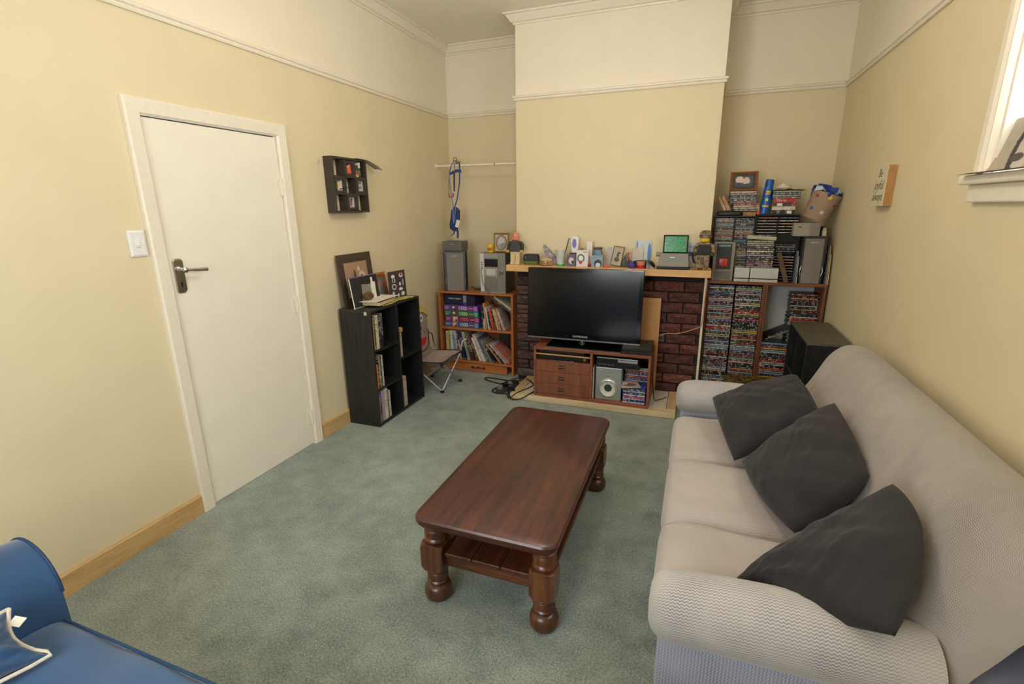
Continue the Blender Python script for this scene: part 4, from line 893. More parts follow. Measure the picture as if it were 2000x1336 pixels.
# ---------------------------------------------------------------- books
ME_BK = {}
def book(x, y, z, t, h, d, col, label, rot=(0, 0, 0), group=None, cat='book', page=(222, 208, 176), hard=True):
    key = (round(t, 4), round(h, 4), round(d, 4), page, hard)
    if key not in ME_BK:
        cth = 0.0022 if hard else 0.0009; b = B(); b.box(0, cth, 0, d, 0, h); b.box(t-cth, t, 0, d, 0, h); b.box(cth, t-cth, 0, cth, 0, h); m1 = b.mesh('cover', m_spinev)
        e = 0.003 if hard else 0.0005; m2 = B().box(cth, t-cth, cth, d-e, e, h-e).mesh('page_block', M(page, 0.8, 0.08, scale=200, name='book_pages')); ME_BK[key] = (m1, m2)
    m1, m2 = ME_BK[key]
    r = thing('book', label, cat, (x, y, z), rot, group); c = link('cover', m1, r); c.color = lin(col); link('page_block', m2, r); return r
def spinev():
    t = NT('printed_book_cover'); oi = t.n('ShaderNodeObjectInfo'); tc = t.n('ShaderNodeTexCoord'); sp = t.n('ShaderNodeSeparateXYZ'); t.l(tc.outputs['Object'], sp.inputs[0]); rnd = oi.outputs['Random']
    def n1(kx, kz, off):
        cm = t.n('ShaderNodeCombineXYZ'); t.l(t.math('MULTIPLY', sp.outputs['X'], kx), cm.inputs[0]); t.l(t.math('MULTIPLY', sp.outputs['Z'], kz), cm.inputs[1]); t.l(t.math('MULTIPLY', rnd, off), cm.inputs[2]); return t.noise(1.0, 1, cm.outputs[0])
    txt = n1(120, 160, 57.0); sel = n1(0, 16, 23.0)
    tm = t.math('MULTIPLY', t.ramp(txt, [(0.53, (0, 0, 0, 1)), (0.58, (0.7, 0.7, 0.7, 1))]), t.ramp(sel, [(0.50, (0, 0, 0, 1)), (0.53, (1, 1, 1, 1))]))
    lum = t.n('ShaderNodeRGBToBW'); t.l(oi.outputs['Color'], lum.inputs[0])
    tcol = t.mix(t.ramp(lum.outputs[0], [(0.28, (0, 0, 0, 1)), (0.34, (1, 1, 1, 1))]), (0.65, 0.6, 0.5, 1), (0.08, 0.07, 0.08, 1))
    t.base(t.mix(tm, oi.outputs['Color'], tcol)); t.rough(0.45); return t.m
m_spinev = spinev()
# half-open paperbacks and stacks on the left CD rack
for i, (x, a) in enumerate(((2.560, -0.5), (2.588, -0.48))):
    book(x, -0.34, ZA+0.040, 0.022, 0.115, 0.11, (170, 124, 76), ['tan paperback leaning on the chimney cheek above the CD rack', 'second tan paperback leaning beside the DVD stack'][i], (0, a, 0), 'tan paperbacks on the CD rack', page=(196, 150, 96), hard=False)
so = Vector((2.60, -0.27, ZA)); tag(B(so).box(2.515, 2.69, -0.335, -0.19, ZA, ZA+0.036).obj('dark_case', M((38, 36, 36), 0.5, 0.05, name='dark_case'), bevel=0.012, seg=3, smooth=True), 'dark zip case lying on the left CD rack', 'case')
so = Vector((2.73, -0.27, ZA)); tag(B(so).box(2.70, 2.79, -0.335, -0.2, ZA, ZA+0.03).obj('cassette_box', M((150, 110, 70), 0.6, 0.2, name='brown_box'), bevel=0.002), 'small brown box lying on the left CD rack', 'box')
zz = ZA+0.0368
topst = [((120, 116, 110), 'grey'), ((190, 170, 130), 'cream'), ((206, 196, 180), 'white'), ((176, 70, 50), 'red'), ((110, 108, 104), 'grey'), ((60, 58, 58), 'charcoal'), ((120, 112, 104), 'grey'), ((70, 68, 70), 'charcoal'), ((130, 130, 130), 'grey'), ((204, 184, 164), 'cream')]
for i, (c, cn) in enumerate(topst): put_case(ME_DVD, 'dvd_case', 'DVD', 2.69+(0.03 if i < 4 else 0)+random.uniform(-0.006, 0.006), -0.337+random.uniform(0, 0.008), zz+i*0.0149, f'{cn} DVD case, {ordn(len(topst)-i)} from top of stack under the framed couple', 'DVDs under the framed photo', c, random.uniform(-0.08, 0.08))
FZ = zz+len(topst)*0.0149+0.0003
def printmat(name, base, blobs, axes=('X', 'Z'), rough=0.35):
    """flat print: ellipses (cu, cv, ru, rv, colour) in object space over a base colour"""
    t = NT(name); tc = t.n('ShaderNodeTexCoord'); sp = t.n('ShaderNodeSeparateXYZ'); t.l(tc.outputs['Object'], sp.inputs[0]); n = t.noise(60, 3, tc.outputs['Object']); nz = t.math('MULTIPLY', t.math('SUBTRACT', n, 0.5), 0.7)
    c = t.mix(t.ramp(n, [(0.35, (0, 0, 0, 1)), (0.7, (0.3, 0.3, 0.3, 1))]), lin(base), tuple(x*0.6 for x in lin(base)[:3])+(1,))
    for cu, cv, ru, rv, col in blobs:
        a = t.math('DIVIDE', t.math('SUBTRACT', sp.outputs[axes[0]], cu), ru); b_ = t.math('DIVIDE', t.math('SUBTRACT', sp.outputs[axes[1]], cv), rv)
        d = t.math('ADD', t.math('ADD', t.math('MULTIPLY', a, a), t.math('MULTIPLY', b_, b_)), nz)
        c = t.mix(t.ramp(d, [(0.85, (1, 1, 1, 1)), (1.1, (0, 0, 0, 1))]), c, lin(col))
    t.base(c); t.rough(rough); return t.m
def frame(name, label, w, h, rail, depth, fm, picm, loc, rot, cat='picture frame', group=None, mat_w=0.0, matm=None, easel=None):
    """frame in local x-z plane facing -y, base centre at origin"""
    r = thing(name, label, cat, loc, rot, group); b = B(); x, z0, z1 = w/2, 0, h
    outer = [(-x, z0), (x, z0), (x, z1), (-x, z1)]; inner = [(-x+rail, z0+rail), (x-rail, z0+rail), (x-rail, z1-rail), (-x+rail, z1-rail)]
    rings = [[(u, y, v) for u, v in pl] for pl, y in ((outer, depth), (outer, depth*0.2), ([(a*0.5+c*0.5, b2*0.5+d2*0.5) for (a, b2), (c, d2) in zip(outer, inner)], -depth*0.1), (inner, depth*0.25), (inner, depth))]
    vr = [[b.V(p) for p in rg] for rg in rings]
    for p, q in zip(vr, vr[1:]+vr[:1]):
        for i in range(4): b.F([p[i], p[(i+1) % 4], q[(i+1) % 4], q[i]])
    b.obj('frame', fm, r)
    if mat_w:
        b = B(); b.box(-x+rail, x-rail, depth*0.45, depth*0.6, z0+rail, z1-rail); b.obj('mount', matm, r)
    e = rail+mat_w; B().box(-x+e, x-e, depth*0.38, depth*0.62, z0+e, z1-e).obj('picture', picm, r)
    B().box(-x+0.002, x-0.002, depth*0.9, depth, z0+0.002, z1-0.002).obj('backing', m_blackm, r)
    if easel: 
        b = B(); b.box(-0.015, 0.015, depth, depth+0.003, 0, h*0.6, rot=(easel, 0, 0), piv=(0, depth, h*0.6)); b.obj('easel_leg', m_blackm, r)
    return r
couple = printmat('couple_photo', (70, 78, 90), [(-0.03, 0.085, 0.03, 0.028, (214, 196, 180)), (0.018, 0.075, 0.026, 0.03, (210, 190, 172)), (-0.035, 0.045, 0.03, 0.022, (52, 66, 82)), (0.03, 0.04, 0.05, 0.018, (60, 72, 80))])
frame('photo_frame', 'brown wooden frame with a photo of a couple on the DVD stack', 0.196, 0.146, 0.018, 0.016, wood('dark_frame_wood', (110, 62, 30), (160, 96, 48), 0.4, 'x', 3), couple, (2.685, -0.30, FZ), (-0.10, 0, 0.0), mat_w=0.016, matm=M((64, 58, 40), 0.6, name='dark_mount'), easel=0.35)
# spray can
so = Vector((2.848, -0.30, ZB)); t_ = thing('spray_can', 'blue spray can with yellow label standing tilted on the CD rack', 'spray can', so, (0, 0.075, 0))
cb = M((26, 92, 176), 0.25, 0.05, name='can_blue')
B().lathe([(0.030, 0.002), (0.033, 0.004), (0.033, 0.19), (0.031, 0.20)], n=24).obj('can', cb, t_, smooth=0.5)
B().lathe([(0.031, 0.20), (0.031, 0.225), (0.029, 0.250), (0.024, 0.256), (0.001, 0.257)], n=24).obj('cap', M((24, 84, 168), 0.3, 0.04, name='cap_blue'), t_, smooth=0.6)
def wrap(a0, a1, z0, z1, mt, nm, par, r=0.0335): 
    b = B(); b.grid(lambda u, v: (r*math.cos(a0+(a1-a0)*u), r*math.sin(a0+(a1-a0)*u), z0+(z1-z0)*v), 10, 1); return b.obj(nm, mt, par, smooth=True)
wrap(-2.4, -0.9, 0.055, 0.067, M((230, 196, 40), 0.35, name='label_yellow'), 'label_band', t_); wrap(-2.1, -1.1, 0.145, 0.172, M((232, 190, 40), 0.35, name='label_yellow2'), 'label_block', t_)
wrap(-1.9, -1.3, 0.098, 0.118, M((200, 204, 90), 0.35, name='label_green'), 'label_spot', t_)
text('Raid', 0.021, M((170, 40, 30), 0.4, name='label_red'), t_, (-0.001, -0.0345, 0.158), FRONT, 'logo')
tag(B((2.805, -0.325, ZB)).lathe([(0.012, ZB), (0.014, ZB+0.012), (0.009, ZB+0.024), (0.001, ZB+0.03)], (2.806, -0.325, 0), 10).obj('orange_bead', M((226, 84, 40), 0.5, name='orange'), smooth=True), 'small orange bead beside the spray can', 'bead')
# books stacked flat right of the can
def flatbook(x, y, z, w, d, t, col, label, rz=0.0, grp=None): return book(x-w/2, y, z+t, t, w, d, col, label, (0, H, 0) if not rz else (0, H, rz), grp)
zz = ZB+0.0005
for i, (w, t, c, lb) in enumerate(((0.158, 0.030, (36, 34, 30), 'thick dark book at the bottom of the stack beside the spray can'), (0.155, 0.026, (206, 198, 182), 'white book second from the bottom beside the spray can'), (0.155, 0.028, (78, 44, 34), 'brown book with barcode label beside the spray can'), (0.15, 0.026, (176, 44, 38), 'red book in the stack beside the spray can'))):
    r_ = flatbook(2.975, -0.345, zz, w, 0.16, t, c, lb, 0, 'books beside the spray can')
    if i in (0, 2):
        q = B().box(0.006, t-0.004, -0.0012, 0.0, (0.105 if i == 0 else 0.03), (0.135 if i == 0 else 0.065)).obj('barcode_label', m_paper, r_)
    zz += t+0.0006
for i, (c, cn) in enumerate((((110, 108, 104), 'grey'), ((128, 126, 122), 'grey'), ((96, 96, 98), 'charcoal'), ((140, 138, 132), 'pale grey'))):
    put_case(ME_DVD, 'dvd_case', 'DVD', 2.985, -0.34, zz, f'{cn} case, {ordn(4-i)} from top of the pile above the red book', 'cases above the red book', c, random.uniform(-0.05, 0.05)); zz += 0.0149
b = B((3.0, -0.28, zz)); b.grid(lambda u, v: (2.885+0.225*u, -0.35+0.19*v, zz+0.004+0.012*abs(noise.noise((u*3, v*3, 4)))-0.02*max(0, u-0.75)), 12, 8); b.grid(lambda u, v: (2.885+0.225*u, -0.35+0.19*v, zz+0.0025+0.012*abs(noise.noise((u*3, v*3, 4)))-0.02*max(0, u-0.75)), 12, 8)
tag(b.obj('paper_bag', M((190, 176, 110), 0.6, 0.2, scale=12, name='olive_paper'), smooth=True), 'crumpled olive paper bag lying on the case pile', 'paper')
b = B((2.97, -0.28, zz+0.018)); b.lathe([(0.001, 0.015), (0.05, 0.015), (0.055, 0.022), (0.03, 0.04), (0.01, 0.052), (0.001, 0.053)], (2.965, -0.27, zz), 9)
for v in b.bm.verts: v.co += Vector((noise.noise(v.co*40), noise.noise(v.co*37+Vector((3, 1, 2))), 0))*0.012
tag(b.obj('crumpled_tissue', m_paper, smooth=True), 'crumpled white tissue on top of the paper bag', 'tissue')

# ---------------------------------------------------------------- game cases in the TV cabinet
gz = CZ+0.0225
for i, (c, cn) in enumerate((((200, 200, 206), 'white'), ((30, 34, 44), 'black'), ((180, 186, 200), 'pale'), ((190, 60, 60), 'red'), ((206, 206, 206), 'white'), ((40, 44, 52), 'black'), ((190, 186, 150), 'cream'), ((60, 64, 74), 'charcoal'))):
    put_case(ME_GAME, 'game_case', 'video game', 2.018, -0.975+random.uniform(0, 0.004), gz+i*0.0150, f'blue game case with {cn} spine, {ordn(8-i)} from top of lower pile', 'game cases in the TV cabinet', c, random.uniform(-0.03, 0.03))
o_ = link('game_manual', B().box(-0.075, 0.075, 0, 0.12, 0, 0.006).mesh('game_manual', printmat('manual_cover', (186, 168, 150), [(0.0, 0.05, 0.05, 0.03, (120, 90, 80)), (-0.04, 0.08, 0.03, 0.03, (210, 200, 190))], ('X', 'Y'))), None, (1.995, -0.972, gz+0.1255), (0.10, 0, 0.35)); tag(o_, 'game booklet lying askew on the lower pile of game cases', 'booklet')
for i, (c, cn) in enumerate((((176, 180, 200), 'pale blue'), ((60, 80, 140), 'blue'), ((190, 60, 66), 'red'), ((190, 192, 204), 'pale'), ((70, 76, 100), 'slate'), ((176, 44, 48), 'red'), ((206, 206, 206), 'white'), ((200, 200, 204), 'silver'))):
    put_case(ME_DVD, 'game_case', 'video game', 2.018+random.uniform(-0.004, 0.004), -0.90, gz+0.136+i*0.0149, f'{cn} game case, {ordn(8-i)} from top of rear pile in the TV cabinet', 'game cases in the TV cabinet', c, random.uniform(-0.04, 0.04))
tag(B((2.03, -0.8, gz)).box(1.935, 2.105, -0.835, -0.70, gz, gz+0.135).obj('spare_box', M((40, 44, 60), 0.5, name='dark_box'), bevel=0.002), 'dark box behind the game cases', 'box')
for o2 in [o for o in bpy.data.objects if o.name.startswith('game_case') and o.location.y > -0.92 and o.location.y < -0.89]: o2.location.y = -0.835
# ================================================================ left alcove: bookcase
lo = Vector((0.45, -0.34, 0)); lb = thing('bookcase', 'orange veneer bookcase with two shelves and a bottom drawer', 'bookcase', lo)
lx0, lx1, lf, lbk, lz = 0.058, 0.838, -0.482, -0.20, 0.795
B(lo).box(lx0, lx1, lf, lbk, lz-0.02, lz).obj('top', m_orange, lb, bevel=0.002)
for xa in (lx0, lx1-0.022): B(lo).box(xa, xa+0.022, lf, lbk, 0, lz-0.02).obj('side_panel', m_orange_v, lb, bevel=0.002)
S1, S2 = 0.442, 0.112
for z in (S1, S2): B(lo).box(lx0+0.022, lx1-0.022, lf+0.003, lbk, z-0.022, z).obj('shelf_board', m_orange, lb, bevel=0.002)
B(lo).box(lx0+0.022, lx1-0.022, lbk-0.006, lbk, 0.11, lz-0.02).obj('back_panel', wood('orange_back', (120, 66, 32), (150, 88, 46), 0.5, 'x'), lb)
dw = B(lo).box(lx0+0.03, lx1-0.075, lf+0.012, lbk-0.01, 0.006, 0.086).obj('drawer', m_orange, lb, bevel=0.002)
b = B(lo); b.tube([(0.40, lf+0.012, 0.048), (0.405, lf-0.012, 0.046), (0.435, lf-0.016, 0.052), (0.49, lf-0.016, 0.052), (0.52, lf-0.012, 0.046), (0.525, lf+0.012, 0.048)], 0.0045, 8)
for x in (0.40, 0.4625, 0.525): b.lathe([(0.013, lf+0.012), (0.012, lf+0.006), (0.004, lf+0.004)], (x, 0, 0.048), 10, axis='y')
b.obj('bail_handle', M((96, 70, 52), 0.35, 0.1, 0.7, name='antique_brass'), dw, smooth=0.6)
# puzzle boxes
pz = S1+0.0005
puz = (((62, 92, 132), (200, 120, 90), 'blue', (225, 228, 230)), ((118, 40, 88), (214, 170, 140), 'maroon', (222, 120, 60)), ((44, 110, 80), (120, 70, 60), 'green', (214, 230, 150)), ((110, 56, 140), (90, 84, 80), 'purple', (232, 226, 236)))
for i, (c, pc, cn, tc_) in enumerate(puz):
    so = Vector((0.30, -0.33, pz)); h = 0.0545; dx = (-0.003, 0.004, -0.004, -0.008)[i]
    t_ = thing('puzzle_box', f'{cn} jigsaw puzzle box marked 1000 in the orange bookcase', 'puzzle box', so, (0, 0, 0.0), 'jigsaw boxes in the bookcase')
    bo = B(so).box(0.115+dx, 0.480+dx, -0.462, -0.215, pz, pz+h-0.0006).obj('box', M(c, 0.4, 0.04, name='puzzle_card'), t_, bevel=0.0015)
    B(so).box(0.195+dx, 0.25+dx, -0.4628, -0.462, pz+0.003, pz+h-0.004).obj('picture_panel', printmat('puzzle_picture', pc, [(0.22+dx-0.30, 0.03, 0.015, 0.012, (210, 200, 190)), (0.235+dx-0.30, 0.015, 0.012, 0.01, (70, 50, 46))]), bo)
    text('1000', 0.050, M(tc_, 0.5, name='puzzle_numerals'), bo, Vector((0.318+dx, -0.4628, pz+0.026))-so, FRONT, 'lettering', sx=0.95)
    B(so).box(0.435+dx, 0.472+dx, -0.4628, -0.462, pz+0.005, pz+h-0.006).obj('logo_panel', M(tuple(min(255, q+60) for q in c), 0.4, name='puzzle_logo'), bo)
    for k in range(3): B(so).box(0.125+dx, 0.18+dx-0.01*k, -0.4625, -0.462, pz+0.034-k*0.011, pz+0.038-k*0.011).obj('title_line', M((206, 180, 190), 0.5, name='puzzle_title'), bo)
    B(so).box(0.378+dx, 0.428+dx, -0.4625, -0.462, pz+0.022, pz+0.032).obj('caption_block', M((216, 150, 90), 0.5, name='puzzle_caption'), bo)
    pz += h
so = Vector((0.26, -0.33, pz)); t_ = thing('board_game_box', 'navy trivia board game box on top of the jigsaw boxes', 'board game', so)
bo = B(so).box(0.118, 0.432, -0.445, -0.21, pz, pz+0.098).obj('box', M((28, 34, 62), 0.4, 0.06, name='navy_card'), t_, bevel=0.002)
text('TRIVIAL PURSUIT', 0.018, m_white, bo, Vector((0.222, -0.4456, pz+0.06))-so, FRONT, sx=1.0)
B(so).box(0.312, 0.346, -0.4456, -0.445, pz+0.03, pz+0.098).obj('silver_band', m_silver, bo); B(so).box(0.312, 0.346, -0.4457, -0.445, pz+0.002, pz+0.03).obj('violet_band', M((84, 70, 150), 0.4, name='violet'), bo)
B(so).box(0.354, 0.428, -0.4455, -0.445, pz+0.01, pz+0.07).obj('dark_panel', m_blackm, bo)
# upper shelf books
def rowbooks(spec, x, yf, z, where, grp):
    prev = None
    for t, h, d, a, c, lb in spec:
        ra = math.radians(a)
        if prev:
            px, pt, ph, pa = prev; zc = pt*math.sin(pa)+ph*math.cos(pa); ztop = h*math.cos(ra)
            if zc <= ztop: lim = px + pt*math.cos(pa) - ph*math.sin(pa) + zc*math.tan(ra)
            else: lim = px + pt/math.cos(pa) - ztop*math.tan(pa) + h*math.sin(ra)
            x = max(px + pt/math.cos(pa), lim) + 0.0012
        book(x, yf+random.uniform(0, 0.012), z+0.0006, t, h, d, c, lb, (0, -ra, 0), grp, hard=(t > 0.016)); prev = (x, t, h, ra)
    return x + prev[1]/math.cos(prev[3])
random.seed(4)
rowbooks([(0.014, 0.225, 0.17, 4, (40, 58, 104), 'dark blue book next to the jigsaw boxes'), (0.010, 0.10, 0.12, 4, (206, 196, 176), 'short cream booklet next to the dark blue book'), (0.016, 0.25, 0.18, 6, (196, 140, 66), 'mustard yellow book on the upper bookcase shelf'), (0.014, 0.215, 0.18, 9, (206, 204, 200), 'white and grey book on the upper bookcase shelf'),
          (0.011, 0.20, 0.18, 10, (60, 66, 70), 'slim charcoal book on the upper bookcase shelf'), (0.024, 0.205, 0.17, 12, (196, 54, 46), 'red book on the upper bookcase shelf'), (0.013, 0.20, 0.16, 13, (34, 40, 34), 'black book with green mark on the upper shelf'), (0.016, 0.205, 0.17, 15, (206, 176, 120), 'cream book leaning right of the black book'),
          (0.013, 0.20, 0.17, 16, (196, 176, 130), 'pale tan book leaning near the bookcase side'), (0.010, 0.205, 0.17, 18, (176, 84, 56), 'slim rust book leaning at the right of the upper shelf'), (0.012, 0.21, 0.17, 19, (206, 196, 186), 'slim white book leaning at the right of the upper shelf'),
          (0.010, 0.20, 0.17, 20, (180, 170, 160), 'slim grey book leaning at the right of the upper shelf')], 0.520, -0.468, S1, '', 'books on the upper bookcase shelf')
for i, (dz, c, nm) in enumerate(((0.0, (60, 70, 90), 'slate'), (0.014, (206, 160, 110), 'peach'), (0.027, (190, 196, 170), 'pale green'))):
    book(0.802, -0.45, S1+0.176+dz*1.05, 0.010, 0.205, 0.20, c, f'{nm} book lying slanted across the tops at the upper shelf', (0, -math.radians(56), 0), 'slanted books on the upper shelf', hard=False)
# lower shelf books
rowbooks([(0.034, 0.285, 0.20, 0, (206, 180, 122), 'thick cream book at the left of the lower bookcase shelf'), (0.009, 0.24, 0.2, 1, (90, 120, 84), 'slim green book on the lower shelf'), (0.026, 0.292, 0.2, 2, (204, 204, 192), 'white book on the lower bookcase shelf'), (0.018, 0.292, 0.2, 3, (116, 140, 162), 'pale blue book on the lower bookcase shelf'),
          (0.014, 0.288, 0.2, 4, (190, 190, 192), 'light grey book on the lower bookcase shelf'), (0.014, 0.288, 0.2, 5, (120, 66, 60), 'reddish striped book on the lower bookcase shelf'), (0.014, 0.20, 0.18, 6, (206, 170, 130), 'short tan book on the lower bookcase shelf'), (0.036, 0.295, 0.2, 8, (28, 44, 84), 'thick navy book on the lower bookcase shelf'),
          (0.026, 0.29, 0.2, 12, (170, 162, 120), 'khaki book leaning beside the navy book'), (0.038, 0.27, 0.2, 14, (52, 48, 50), 'thick charcoal book leaning on the lower shelf'), (0.018, 0.26, 0.2, 17, (130, 54, 44), 'brick red book leaning on the lower shelf'),
          (0.020, 0.245, 0.2, 20, (226, 218, 196), 'cream paperback leaning beside the brick red book'), (0.016, 0.285, 0.2, 21.5, (206, 194, 198), 'pale lilac book leaning on the lower shelf'), (0.018, 0.28, 0.2, 22.5, (214, 208, 196), 'tall off-white book leaning on the lower shelf'),
          (0.014, 0.26, 0.2, 24, (90, 96, 98), 'grey patterned book leaning on the lower shelf'), (0.011, 0.24, 0.2, 25.5, (110, 108, 76), 'olive book leaning on the lower shelf'), (0.009, 0.235, 0.2, 27, (150, 150, 148), 'silver grey book leaning on the lower shelf'), (0.020, 0.22, 0.2, 30, (40, 40, 42), 'black book leaning on the lower shelf'),
          (0.013, 0.225, 0.2, 40, (206, 140, 66), 'orange book leaning steeply on the lower shelf'), (0.014, 0.215, 0.2, 42, (34, 32, 34), 'black book lying on the orange one'), (0.014, 0.24, 0.2, 43, (190, 184, 196), 'white and violet book near the bookcase side'), (0.02, 0.225, 0.2, 45, (196, 120, 100), 'large book with photo cover leaning by the side')], 0.118, -0.470, S2, '', 'books on the lower bookcase shelf')
tag(B((0.64, -0.27, S2+0.0006)).box(0.60, 0.70, -0.245, -0.208, S2+0.0006, S2+0.30).obj('dark_album', M((46, 40, 40), 0.6, 0.1, name='album'), bevel=0.002), 'dark photo album standing at the back of lower shelf', 'album')

# ---------------------------------------------------------------- hi-fi on the bookcase
so = Vector((0.62, -0.35, BZ)); t_ = thing('stereo_system', 'silver mini stereo system on the orange bookcase', 'stereo', so)
sx0, sx1, syf, syb, sz0, sz1 = 0.505, 0.760, -0.455, -0.21, BZ, 1.166
B(so).box(sx0+0.004, sx1, syf+0.012, syb, sz0, sz1-0.002).obj('cabinet', M((62, 60, 56), 0.45, 0.04, name='stereo_case'), t_, bevel=0.003)
B(so).box(sx0, sx1-0.004, syf, syf+0.012, sz0+0.012, sz1).obj('fascia', M((150, 146, 136), 0.35, 0.03, 0.4, name='stereo_silver'), t_, bevel=0.003)
B(so).box(sx0-0.002, sx1, syf-0.008, syf+0.012, sz0, sz0+0.012).obj('plinth', m_silver, t_, bevel=0.002)
B(so).box(sx0+0.002, sx0+0.040, syf-0.0025, syf, sz0+0.015, sz1-0.006).obj('control_strip', M((206, 204, 198), 0.35, 0.02, name='control_strip'), t_)
B(so).box(sx0+0.048, sx0+0.178, syf-0.003, syf, sz1-0.125, sz1-0.055).obj('display', M((30, 30, 34), 0.15, name='display_glass'), t_)
B(so).box(sx0+0.045, sx0+0.180, syf-0.004, syf, sz1-0.045, sz1-0.008).obj('disc_lid', M((168, 164, 154), 0.3, 0.02, 0.4, name='lid_silver'), t_, bevel=0.001)
td = B(so).box(sx0+0.046, sx0+0.176, syf-0.006, syf, sz0+0.15, sz0+0.235).obj('tape_door', M((180, 176, 164), 0.3, 0.02, 0.4, name='tape_silver'), t_, bevel=0.004)
B(so).box(sx0+0.068, sx0+0.155, syf-0.0075, syf-0.006, sz0+0.168, sz0+0.222).obj('tape_window', M((206, 202, 190), 0.3, 0.05, scale=120, name='tape_window'), td)
for i in range(2):
    for j in range(2): B(so).box(sx0+0.05+i*0.065, sx0+0.11+i*0.065, syf-0.003, syf, sz0+0.03+j*0.05, sz0+0.075+j*0.05).obj('deck_panel', M((134, 130, 122), 0.4, 0.03, 0.3, name='deck'), t_, bevel=0.001)
B(so).lathe([(0.021, syf), (0.020, syf-0.012), (0.015, syf-0.016), (0.001, syf-0.016)], (sx0+0.212, 0, sz0+0.197), 20, axis='y').obj('volume_knob', m_chrome, t_, smooth=0.6)
for i in range(8): B(so).lathe([(0.005, syf), (0.004, syf-0.004), (0.001, syf-0.004)], (sx0+0.203+(i % 2)*0.018, 0, sz1-0.03-(i//2)*0.025), 8, axis='y').obj('button', m_chrome, t_)
for i in range(4): B(so).box(sx0+0.012, sx0+0.030, syf-0.004, syf-0.0025, sz1-0.09-i*0.018, sz1-0.084-i*0.018).obj('button', m_blackm, t_)
b = B((0.52, -0.46, 0.9)); b.tube([(0.525, -0.459, 1.03), (0.518, -0.466, 0.99), (0.527, -0.467, 0.94), (0.53, -0.465, 0.905), (0.545, -0.47, 0.87), (0.60, -0.478, 0.80), (0.66, -0.49, 0.73), (0.84, -0.51, 0.62), (1.0, -0.57, 0.53), (1.18, -0.60, 0.43)], 0.0028, 6); 
tag(b.obj('audio_cable', M((78, 78, 104), 0.5, name='cable_blue'), smooth=True), 'thin bluish cable running from the stereo down to the TV cabinet', 'cable')
SZ = sz1+0.0005
so = Vector((0.588, -0.39, SZ)); t_ = thing('yellow_tub', 'small yellow tub with red label on the stereo', 'tub', so)
B(so).lathe([(0.030, SZ), (0.031, SZ+0.06)], (0.588, -0.39, 0), 18).obj('tub', M((226, 190, 40), 0.4, name='tub_yellow'), t_, smooth=0.5); B(so).lathe([(0.034, SZ+0.06), (0.034, SZ+0.076), (0.001, SZ+0.077)], (0.588, -0.39, 0), 18).obj('lid', M((230, 198, 50), 0.4, name='lid_yellow'), t_, smooth=0.5)
b = B(so); b.grid(lambda u, v: (0.588+0.0315*math.cos(-2.3+1.5*u), -0.39+0.0315*math.sin(-2.3+1.5*u), SZ+0.018+0.026*v), 8, 1); b.obj('label', M((190, 90, 50), 0.5, name='tub_label'), t_, smooth=True)
oval = printmat('oval_portrait', (170, 166, 156), [(0.0, 0.10, 0.03, 0.035, (196, 192, 184)), (0.02, 0.06, 0.03, 0.03, (140, 136, 130))])
r_ = frame('photo_frame', 'gilt photo frame with oval window on the stereo', 0.150, 0.178, 0.016, 0.014, M((150, 118, 72), 0.4, 0.15, 0.3, name='gilt_frame'), M((196, 178, 140), 0.6, name='cream_mat'), (0.695, -0.40, SZ+0.001), (-0.12, 0, 0.05), easel=0.3)
b = B(); b.prism([(0.052*math.cos(a)*min(1.0, 1.0), 0.089+0.068*math.sin(a)) for a in [2*math.pi*i/28 for i in range(28)]], 'y', 0.003, 0.006); b.obj('oval_rim', M((92, 64, 34), 0.4, 0.1, 0.3, name='oval_rim'), r_)
b = B(); b.prism([(0.045*math.cos(a), 0.089+0.061*math.sin(a)) for a in [2*math.pi*i/28 for i in range(28)]], 'y', 0.002, 0.0055); b.obj('portrait', oval, r_)
b = B((0.43, -0.3, BZ)); b.tube([(0.34, -0.30, BZ+0.03), (0.40, -0.33, BZ+0.012), (0.45, -0.32, BZ+0.006), (0.50, -0.30, BZ+0.01)], 0.003, 6)
tag(b.obj('speaker_wire', m_blackm, smooth=True), 'black wire between the left loudspeaker and stereo', 'cable')
tag(B((0.44, -0.30, BZ)).box(0.385, 0.495, -0.345, -0.30, BZ+0.0003, BZ+0.016).obj('remote_control', M((58, 50, 44), 0.5, name='remote'), bevel=0.004), 'dark remote control lying on the bookcase top', 'remote control')

